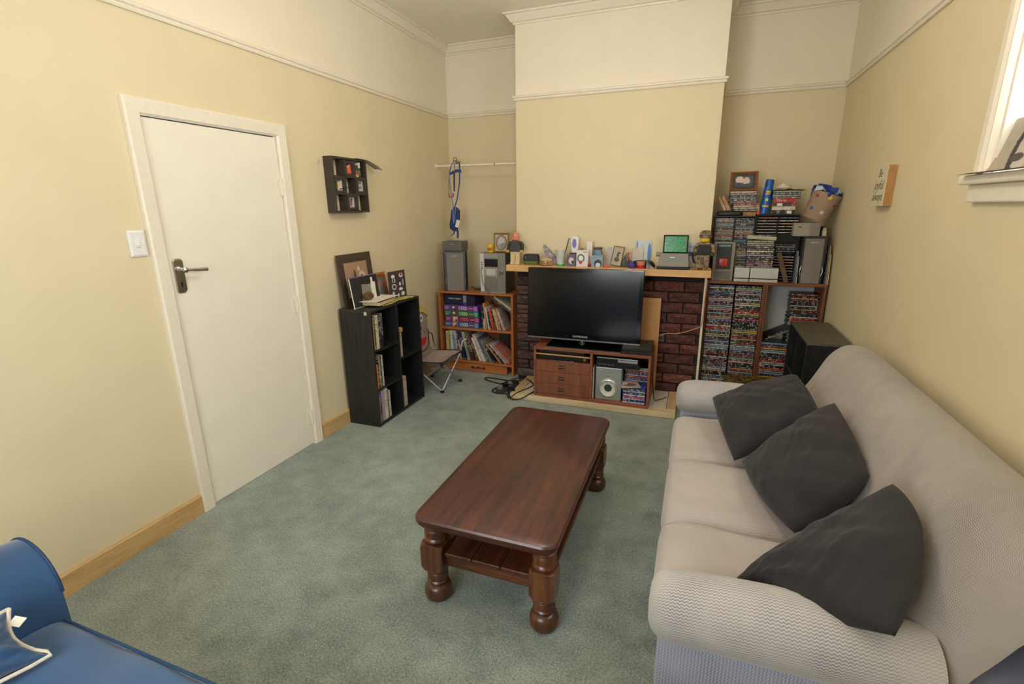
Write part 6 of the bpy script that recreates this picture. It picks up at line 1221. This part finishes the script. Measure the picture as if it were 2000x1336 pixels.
for j in (1, 2):
    for i in range(3): B(wo).box(0.001, wx-0.002, wy0+0.014+cwid*i+0.005*(i > 0), wy0+0.014+cwid*(i+1)-0.005*(i < 2), wz0+0.014+chei*j-0.005, wz0+0.014+chei*j+0.005).obj('ledge', mw, wf)
pcs = {(1, 2): ((200, 70, 120), [(0.0, 0.02, 0.02, 0.015, (240, 190, 80)), (0.01, -0.01, 0.02, 0.02, (230, 120, 60)), (-0.01, 0.03, 0.02, 0.012, (40, 60, 70))], 'pink and orange picture card'), (0, 1): ((222, 216, 204), [(-0.012, 0.0, 0.018, 0.018, (232, 190, 60)), (0.0, 0.03, 0.02, 0.01, (120, 130, 140))], 'white card with a yellow spot'), (2, 1): ((206, 204, 198), [(0.0, -0.01, 0.02, 0.01, (130, 130, 130)), (0.0, 0.02, 0.02, 0.008, (120, 110, 110))], 'white card with grey sketch'), (1, 0): ((210, 204, 200), [(0.0, 0.0, 0.012, 0.03, (140, 90, 90)), (0.008, 0.02, 0.01, 0.01, (70, 70, 80))], 'white card with a red figure')}
for (i, j), (bc, bl_, lbx) in pcs.items():
    yc, zc = wy0+0.014+cwid*(i+0.5), wz0+0.014+chei*(j+0.5); 
    for e in ((-1, 0), (1, 0)): B(wo).box(0.045, wx-0.001, yc+e[0]*(cwid/2-0.012)-0.009, yc+e[0]*(cwid/2-0.012)+0.009, zc-chei/2+0.005, zc+chei/2-0.005).obj('inner_frame', mw, wf)
    for e in (-1, 1): B(wo).box(0.045, wx-0.001, yc-cwid/2+0.021, yc+cwid/2-0.021, zc+e*(chei/2-0.013)-0.008, zc+e*(chei/2-0.013)+0.008).obj('inner_frame', mw, wf)
    o_ = B().box(0, 0.002, -cwid/2+0.022, cwid/2-0.022, -chei/2+0.022, chei/2-0.022).obj('picture_card', printmat('card_print', bc, bl_, ('Y', 'Z')), None, (0.052, yc, zc)); tag(o_, lbx+' in the black wall shelf', 'card')
yc, zc = wy0+0.014+cwid*2.45, wz0+0.014+chei*2+0.0055
tag(B((0.05, yc-0.02, zc)).box(0.02, 0.066, yc-0.045, yc-0.012, zc, zc+0.085).obj('trinket_box', printmat('trinket_print', (210, 190, 150), [(0.02, 0.03, 0.05, 0.02, (190, 60, 50)), (0.0, 0.06, 0.05, 0.02, (60, 66, 60))], ('Y', 'Z'))), 'small patterned box in the top right square of wall shelf', 'box')
tag(B((0.05, yc, zc)).box(0.02, 0.066, yc-0.010, yc+0.012, zc, zc+0.10).obj('trinket_box', printmat('trinket_print2', (40, 60, 48), [(0.01, 0.03, 0.05, 0.018, (60, 140, 80)), (0.0, 0.08, 0.05, 0.02, (206, 206, 200))], ('Y', 'Z'))), 'small dark green box in the top right square of wall shelf', 'box')
tag(B((0.03, wy1+0.012, 1.73)).box(0.004, 0.05, wy1+0.001, wy1+0.018, 1.73, 1.84).obj('hanging_tag', printmat('tag_print', (190, 150, 80), [(0.0, -0.04, 0.05, 0.02, (190, 60, 50))], ('Y', 'Z'))), 'yellow and red tag hanging on the right side of wall shelf', 'tag')
b = B((0.05, -1.50, 1.913))
for dz in (0, 0.001): b.grid(lambda u, v, dz=dz: (0.012+0.075*v, -1.59+0.30*u, 1.9135+dz-0.10*max(0, u-0.35)**1.6-0.01*v*u), 14, 6)
tag(b.obj('paper_strip', M((180, 168, 156), 0.6, 0.3, scale=30, name='printed_strip'), smooth=True), 'printed paper strip drooping off the top of the wall shelf', 'paper')
b = B((0.07, -1.73, 1.7)); b.tube([(0.074, -1.715, 1.80), (0.078, -1.700, 1.75), (0.080, -1.690, 1.715), (0.078, -1.670, 1.70), (0.076, -1.645, 1.685), (0.072, -1.640, 1.672)], 0.0028, 6)
b.tube([(0.080, -1.690, 1.715), (0.05, -1.77, 1.70), (0.03, -1.77, 1.682)], 0.0025, 6); 
tag(b.obj('wire_trinket', m_black, smooth=True), 'black bent wire hanging in the middle of wall shelf', 'wire')
b = B((0.0, -1.872, 1.885)); b.tube([(0, -1.872, 1.885), (0.018, -1.892, 1.880), (0.028, -1.905, 1.872), (0.026, -1.91, 1.862)], 0.0025, 6); tag(b.obj('wall_hook', m_chrome, smooth=True), 'bent nail hook in the wall left of the black shelf', 'hook')

# light switch
so = Vector((0, -3.125, 1.43)); t_ = thing('light_switch', 'white light switch beside the door', 'light switch', so)
b = B(so); b.loft([[(x, -3.125+sy*(0.037-i), 1.428+sz*(0.058-i)) for sy, sz in ((-1, -1), (1, -1), (1, 1), (-1, 1))] for x, i in ((0.001, 0), (0.008, 0), (0.012, 0.008))]); b.obj('plate', m_white, t_)
B(so).box(0.012, 0.016, -3.133, -3.117, 1.42, 1.446).obj('rocker', M((240, 238, 232), 0.3, 0.01, name='rocker'), t_, bevel=0.001)
B(so).box(0.0121, 0.0123, -3.135, -3.115, 1.409, 1.411).obj('marking', m_grey, t_)

# ---------------------------------------------------------------- rod with hanging things
so = Vector((0.45, -0.285, 1.95)); t_ = thing('hanging_rod', 'white rod across the left alcove', 'rod', so)
B(so).cyl((0.006, -0.282, 1.952), (0.894, -0.295, 1.946), 0.0095, n=14).obj('rod', m_trim, t_, smooth=True); B(so).cyl((0.001, -0.282, 1.952), (0.012, -0.282, 1.952), 0.021).obj('end_socket', m_trim, t_); B(so).cyl((0.6, -0.2907, 1.948), (0.61, -0.2909, 1.948), 0.0102).obj('joint', m_grey, t_)
def hang(x, z): return (x, -0.300, z)
m_strap = M((40, 70, 140), 0.7, 0.25, scale=50, name='blue_strap')
so = Vector((0.21, -0.30, 1.96)); t_ = thing('lanyard_bag', 'blue drawstring pouch on striped lanyard hanging from the rod', 'bag', so)
def ribbon(pts, w, mt, nm, par, off=Vector((0, -0.004, 0))):
    b = B(so); P = [Vector(p) for p in pts]; rings = []
    for p in P: rings.append([(p.x-w/2, p.y, p.z), (p.x+w/2, p.y, p.z), (p.x+w/2, p.y-0.002, p.z), (p.x-w/2, p.y-0.002, p.z)])
    b.loft(rings); return b.obj(nm, mt, par)
ribbon([(0.245, -0.283, 1.972), (0.262, -0.312, 1.93), (0.262, -0.325, 1.80), (0.236, -0.33, 1.66), (0.20, -0.33, 1.56)], 0.012, m_strap, 'strap', t_); ribbon([(0.17, -0.283, 1.972), (0.155, -0.312, 1.90), (0.16, -0.325, 1.80), (0.18, -0.33, 1.66), (0.19, -0.33, 1.56)], 0.010, M((110, 130, 160), 0.7, 0.2, name='pale_strap'), 'strap', t_)
b = B(so); b.loft([[(0.205+dx+a*w, -0.33+c_*0.022, z) for a, c_ in superrect(0, 0, 1, 1, 16, 2.4)] for z, w, dx in ((1.575, 0.018, 0.004), (1.545, 0.045, 0.006), (1.48, 0.048, 0.0), (1.42, 0.050, -0.012), (1.38, 0.044, -0.016), (1.355, 0.018, -0.006))]); b.obj('pouch', M((32, 54, 118), 0.8, 0.15, scale=30, name='navy_fabric'), t_, smooth=True)
ribbon([(0.20, -0.355, 1.57), (0.197, -0.358, 1.50), (0.20, -0.358, 1.43)], 0.006, M((170, 184, 206), 0.7, name='white_strap'), 'cord', t_); ribbon([(0.224, -0.352, 1.57), (0.216, -0.358, 1.50), (0.214, -0.358, 1.45)], 0.005, M((150, 168, 200), 0.7, name='white_strap2'), 'cord', t_)
ribbon([(0.224, -0.345, 1.40), (0.235, -0.345, 1.34), (0.230, -0.345, 1.29)], 0.02, M((36, 56, 110), 0.8, name='tail_strap'), 'tail', t_); ribbon([(0.20, -0.345, 1.36), (0.19, -0.345, 1.33), (0.165, -0.345, 1.315)], 0.014, M((36, 56, 110), 0.8, name='tail_strap'), 'tail', t_)
B(so).box(0.222, 0.258, -0.358, -0.356, 1.39, 1.46, rot=(0, 0.3, 0)).obj('paper_tag', m_paper, t_)
so = Vector((0.20, -0.30, 1.90)); b = B(so); b.loft([[(x, -0.305, z+h), (x, -0.297, z+h), (x, -0.297, z-h), (x, -0.305, z-h)] for x, z, h in ((0.145, 1.868, 0.006), (0.19, 1.895, 0.014), (0.23, 1.903, 0.014), (0.268, 1.900, 0.013), (0.272, 1.885, 0.006))]); b.tube([(0.205, -0.30, 1.91), (0.205, -0.292, 1.955), (0.208, -0.277, 1.972), (0.214, -0.268, 1.955)], 0.003, 6)
tag(b.obj('coat_hanger', M((34, 58, 128), 0.5, name='blue_hanger'), smooth=0.6), 'small blue hanger hooked over the rod', 'hanger')
so = Vector((0.205, -0.31, 1.85)); t_ = thing('recorder_flute', 'dark brown stick hanging from the rod', 'stick', so); B(so).cyl((0.203, -0.312, 1.90), (0.198, -0.312, 1.72), 0.011, 0.008, 10).obj('stick', M((84, 66, 44), 0.5, 0.1, name='dark_stick'), t_, smooth=0.6); B(so).tube([(0.203, -0.312, 1.90), (0.204, -0.31, 1.94), (0.204, -0.284, 1.964), (0.204, -0.27, 1.95)], 0.003, 6).obj('loop', m_chrome, t_, smooth=True)
so = Vector((0.20, -0.285, 1.975)); t_ = thing('key_bunch', 'bunch of metal clips and keys hooked over the rod', 'keys', so)
for i, (dx, dz, r) in enumerate(((0.0, 0.045, 0.016), (0.022, 0.025, 0.012), (-0.012, 0.02, 0.012), (0.03, 0.005, 0.010))):
    b = B(so); b.tube([(0.205+dx+r*math.cos(a), -0.287, 1.962+dz+r*math.sin(a)) for a in [2*math.pi*k/10 for k in range(11)]], 0.003, 6, 2); b.obj('ring', M((92, 86, 80), 0.3, 0.1, 0.9, name='steel_ring'), t_, smooth=True)
B(so).tube([(0.215, -0.287, 1.985), (0.245, -0.287, 1.975), (0.26, -0.287, 1.985)], 0.004, 6).obj('clip', M((92, 86, 80), 0.3, 0.1, 0.9, name='steel_ring'), t_, smooth=True)
so = Vector((0.16, -0.31, 1.8)); t_ = thing('red_clip_cord', 'black cord with red bar clip hanging from the rod', 'cord', so); B(so).tube([(0.175, -0.272, 1.955), (0.176, -0.283, 1.965), (0.172, -0.300, 1.95), (0.155, -0.31, 1.86), (0.140, -0.31, 1.80), (0.138, -0.31, 1.70)], 0.0022, 6).obj('cord', m_black, t_, smooth=True)
B(so).tube([(0.138, -0.31, 1.70), (0.142, -0.31, 1.672), (0.178, -0.31, 1.672), (0.182, -0.31, 1.705)], 0.006, 8, 4).obj('clip', m_red, t_, smooth=True)

# ---------------------------------------------------------------- child's folding chair
fo_ = Vector((0.26, -0.93, 0)); fc = thing('folding_chair', "child's folding camp chair with a printed dog face backrest", 'chair', fo_)
alu = M((186, 182, 190), 0.3, 0.03, 0.7, name='aluminium')
F = {'fl': (0.385, -1.075, 0.012), 'fr': (0.405, -0.76, 0.012), 'br': (0.09, -0.725, 0.012), 'bl': (0.09, -1.06, 0.012)}
S = {'fl': (0.425, -1.13, 0.285), 'fr': (0.44, -0.79, 0.300), 'br': (0.105, -0.765, 0.265), 'bl': (0.105, -1.13, 0.265)}
for a, c in (('fl', 'fr'), ('fr', 'fl'), ('fr', 'br'), ('br', 'fr'), ('fl', 'bl'), ('bl', 'fl'), ('bl', 'br'), ('br', 'bl')):
    B(fo_).cyl(F[a], S[c], 0.0075, n=10).obj('leg', alu, fc, smooth=0.6)
for k, p in F.items(): B(fo_).lathe([(0.018, 0.0), (0.018, 0.016), (0.011, 0.022)], (p[0], p[1], 0), 12).obj('foot', m_black, fc)
for k, p in S.items(): B(fo_).lathe([(0.014, -0.014), (0.014, 0.012)], p, 10).obj('joint', m_blackm, fc)
B(fo_).tube([S['fr'], (0.445, -0.785, 0.36), (0.455, -0.765, 0.40), (0.475, -0.74, 0.412)], 0.007, 8).obj('bent_post', alu, fc, smooth=True)
for y in (-1.13, -0.80): B(fo_).cyl((0.105, y, 0.265), (0.085, y, 0.62), 0.0075, n=10).obj('back_post', alu, fc, smooth=0.6)
seatm = M((160, 142, 134), 0.85, 0.06, scale=40, name='taupe_canvas'); b = B(fo_)
def seatf(u, v, dz=0): 
    a = Vector(S['bl']).lerp(Vector(S['br']), u); c = Vector(S['fl']).lerp(Vector(S['fr']), u); p = a.lerp(c, v); p.z += 0.012 - 0.10*math.sin(u*math.pi)*math.sin(v*math.pi)**0.7 + dz; return p
b.grid(seatf, 14, 14); b.grid(lambda u, v: seatf(u, v, -0.003), 14, 14); b.obj('seat', seatm, fc, smooth=True)
b = B(fo_); b.tube([seatf(0, 0), seatf(0, 1), seatf(0.5, 1), seatf(1, 1), seatf(1, 0)], 0.004, 6); b.obj('seat_binding', m_black, fc, smooth=True)
# backrest: rounded dog-shaped panel
bx_ = lambda z: 0.118 - 0.06*(z-0.25)
out = [(-1.12, 0.27), (-0.755, 0.27), (-0.79, 0.34), (-0.80, 0.44), (-0.80, 0.56), (-0.80, 0.63), (-0.83, 0.69), (-0.885, 0.725), (-0.95, 0.735), (-1.05, 0.72), (-1.10, 0.66), (-1.115, 0.54), (-1.115, 0.42)]
B(fo_).loft([[(bx_(z)+dx, y, z) for y, z in out] for dx in (0.0, 0.016)]).obj('backrest', seatm, fc, bevel=0.004)
def onb(poly, mt, nm, par, d=0.0175): B(fo_).loft([[(bx_(z)+d+k, y, z) for y, z in poly] for k in (0.0, 0.0012)]).obj(nm, mt, par)
ell = lambda cy_, cz_, ry, rz_, n=18: [(cy_+ry*math.cos(2*math.pi*i/n), cz_+rz_*math.sin(2*math.pi*i/n)) for i in range(n)]
onb([(-0.79, 0.615), (-0.83, 0.69), (-0.885, 0.725), (-0.95, 0.735), (-1.05, 0.72), (-1.09, 0.67), (-0.99, 0.68), (-0.88, 0.665), (-0.83, 0.635)], M((214, 186, 80), 0.8, name='yellow_canvas'), 'printed_hair', fc)
for y in (-0.905, -1.00): onb(ell(y, 0.615, 0.026, 0.034), m_white, 'printed_eye', fc); onb(ell(y-0.004, 0.618, 0.010, 0.016), m_black, 'printed_pupil', fc, 0.0188)
onb(ell(-0.965, 0.53, 0.045, 0.03), m_black, 'printed_nose', fc); onb([(-1.05, 0.435), (-0.855, 0.435), (-0.86, 0.40), (-0.89, 0.37), (-1.0, 0.365), (-1.03, 0.39)], M((206, 44, 36), 0.7, name='red_canvas'), 'printed_mouth', fc)
for dy, dz in ((0.0, 0.0), (0.03, 0.01), (0.015, -0.02), (0.045, -0.015)): onb(ell(-0.885+dy, 0.50+dz, 0.005, 0.006, 8), m_black, 'printed_spot', fc)
B(fo_).tube([(bx_(z)+0.018, y, z) for y, z in ((-0.81, 0.50), (-0.815, 0.40), (-0.84, 0.345), (-0.94, 0.315), (-1.06, 0.33))], 0.004, 6).obj('printed_outline', m_black, fc); B(fo_).tube([(bx_(z)+0.018, y, z) for y, z in ((-0.79, 0.615), (-0.83, 0.635), (-0.88, 0.665), (-0.99, 0.68), (-1.09, 0.67))], 0.003, 6).obj('printed_outline', m_black, fc)
B(fo_).tube([(0.10, -0.80, 0.46), (0.11, -0.73, 0.43), (0.10, -0.69, 0.36), (0.12, -0.70, 0.30)], 0.005, 6).obj('carry_strap', m_black, fc, smooth=True)

# ---------------------------------------------------------------- cables on the floor
so = Vector((0.95, -0.80, 0)); m_cab = M((22, 24, 26), 0.45, name='cable_black')
def cable(lb, pts, r=0.0055, c=m_cab): tag(B(Vector(pts[0])).tube(pts, r, 8).obj('power_cable', c, smooth=True), lb, 'cable', 'cables on the floor')
cable('black cable looping out across the carpet before the bookcase', [(0.93, -0.66, 0.02), (0.80, -0.62, 0.008), (0.64, -0.60, 0.007), (0.60, -0.63, 0.007), (0.66, -0.68, 0.007), (0.78, -0.72, 0.008), (0.88, -0.76, 0.016), (0.93, -0.84, 0.02)])
cable('black cable curling on the carpet left of the power board', [(0.90, -0.74, 0.03), (0.82, -0.80, 0.012), (0.79, -0.90, 0.007), (0.84, -0.95, 0.007), (0.92, -0.95, 0.010), (0.99, -0.94, 0.03)])
cable('black cable looping over the hearth corner to the TV cabinet', [(0.97, -0.94, 0.035), (1.02, -1.04, 0.012), (1.10, -1.045, 0.02), (1.17, -1.0, 0.058), (1.185, -0.90, 0.057), (1.12, -0.75, 0.057), (1.02, -0.64, 0.05), (0.97, -0.60, 0.02)])
cable('thin black cable hanging from the television past the bricks', [(1.19, -0.62, 0.45), (1.17, -0.60, 0.25), (1.15, -0.68, 0.10), (1.13, -0.80, 0.056), (1.06, -1.0, 0.056), (1.0, -1.03, 0.012), (0.95, -0.96, 0.015)], 0.004)
random.seed(12)
for k in range(5):
    a = k*1.3; cable(['tangled black cable on top of the power board heap', 'tangled black cable at the left of the heap', 'tangled black cable under the power board heap', 'tangled black cable by the bookcase foot', 'tangled black cable nearest the hearth timber'][k], [(0.93+0.05*math.cos(a+i*1.1)*(1+0.4*(i % 2)), -0.72-0.025*i+0.05*math.sin(a+i*1.3), 0.012+0.012*k+0.01*(i % 3)) for i in range(8)], 0.005)
so = Vector((0.93, -0.80, 0)); t_ = thing('power_board', 'black power board with plugs among the cables', 'power board', so, (0, 0, 1.1))
B().box(-0.16, 0.10, -0.028, 0.028, 0.001, 0.034).obj('housing', M((70, 68, 66), 0.5, 0.1, name='board_grey'), t_, bevel=0.005)
for i in range(4): B().box(-0.15+i*0.06, -0.115+i*0.06, -0.02, 0.02, 0.0345, 0.072).obj('plug', m_black if i % 2 else m_grey, t_, bevel=0.005)
so = Vector((0.985, -0.935, 0)); t_ = thing('power_adapter', 'black power adapter brick leaning on the hearth corner', 'power adapter', so, (0, 0, 0.5)); B().box(-0.03, 0.03, -0.045, 0.045, 0.001, 0.055).obj('brick', m_black, t_, bevel=0.008, seg=3, smooth=True); B().box(-0.018, 0.018, -0.0455, -0.045, 0.015, 0.04).obj('rating_label', M((120, 124, 130), 0.5, name='label'), t_)
cable('orange wire crossing the bricks from the cardboard to the batten', [(2.16, -0.605, 0.545), (2.22, -0.575, 0.56), (2.30, -0.572, 0.565), (2.40, -0.566, 0.60), (2.465, -0.556, 0.635), (2.475, -0.556, 0.70), (2.478, -0.556, 0.85), (2.485, -0.556, 1.0)], 0.0035, M((206, 140, 104), 0.5, name='orange_wire'))
cable('black cable trailing behind the TV cabinet to the hearth tiles', [(2.14, -0.93, 0.33), (2.155, -0.92, 0.22), (2.165, -0.86, 0.09), (2.19, -0.78, 0.052), (2.25, -0.70, 0.052)], 0.0035)

# ---------------------------------------------------------------- right wall
so = Vector((W, -1.32, 1.552)); t_ = thing('canvas_print', 'small white canvas print with handwritten lettering on the right wall', 'canvas print', so)
cv0, cv1, cvz0, cvz1, cvt = -1.408, -1.195, 1.552, 1.760, 0.040
B(so).box(W-cvt, W-0.001, cv0, cv1, cvz0, cvz1).obj('wooden_edge', M((178, 130, 76), 0.6, 0.06, name='bare_wood_edge'), t_)
pn = B(so).box(W-cvt-0.003, W-cvt, cv0, cv1, cvz0, cvz1).obj('face', M((214, 202, 172), 0.7, 0.03, name='canvas'), t_)
ink = M((92, 84, 74), 0.7, name='ink')
for tx_, zz_, sz_ in (('Be', 1.722, 0.062), ('joyful', 1.660, 0.070), ('always', 1.600, 0.066)): text(tx_, sz_, ink, pn, Vector((W-cvt-0.0033, (cv0+cv1)/2, zz_))-so, WEST, 'lettering', 0.0003, shear=0.35, sx=0.95)
# window sill things
so = Vector((W+0.02, -2.62, RWIN[2])); b = B(so); zs_ = RWIN[2]
def drw(u, v, d=0.0):
    y = -2.30 - 0.62*u; s2 = v
    if s2 < 0.45: k = s2/0.45; x = W-0.085+0.065*k; z = zs_+0.002+0.004*k
    else: k = (s2-0.45)/0.55; x = W-0.02+0.05*k; z = zs_+0.006+0.17*k**1.3
    return (x+d, y - 0.03*v, z+d)
b.grid(drw, 10, 24); b.grid(lambda u, v: drw(u, v, 0.0015), 10, 24)
tag(b.obj('charcoal_drawing', printmat('face_drawing', (176, 164, 146), [(0.10, 0.085, 0.075, 0.10, (60, 54, 54)), (0.085, 0.085, 0.062, 0.085, (190, 178, 164)), (0.12, 0.045, 0.04, 0.014, (84, 74, 72)), (0.06, 0.11, 0.045, 0.035, (206, 198, 186))], ('Y', 'Z'), 0.7), smooth=True), 'charcoal drawing on curled paper lying on the window sill', 'drawing')
random.seed(2)
for i in range(5):
    y = -2.50-0.014*i; c = ((206, 196, 186), (176, 120, 100), (220, 214, 206), (150, 110, 96), (214, 206, 196))[i]
    book(W+0.092, y, zs_+0.0006, 0.011, 0.26-0.01*(i % 3), 0.012, c, ['first', 'second', 'third', 'fourth', 'fifth'][i]+' thin magazine from the left standing on the window sill', (0, 0.0, -H), 'magazines on the window sill', 'magazine', hard=False) if False else tag(B((W+0.06, y, zs_)).box(W+0.062, W+0.10, y-0.011, y, zs_+0.0006, zs_+0.26-0.012*(i % 3)).obj('magazine', M(c, 0.6, 0.05, name='magazine'), bevel=0.0008), ['first', 'second', 'third', 'fourth', 'fifth'][i]+' thin magazine from the left on the window sill', 'magazine', 'magazines on the window sill')
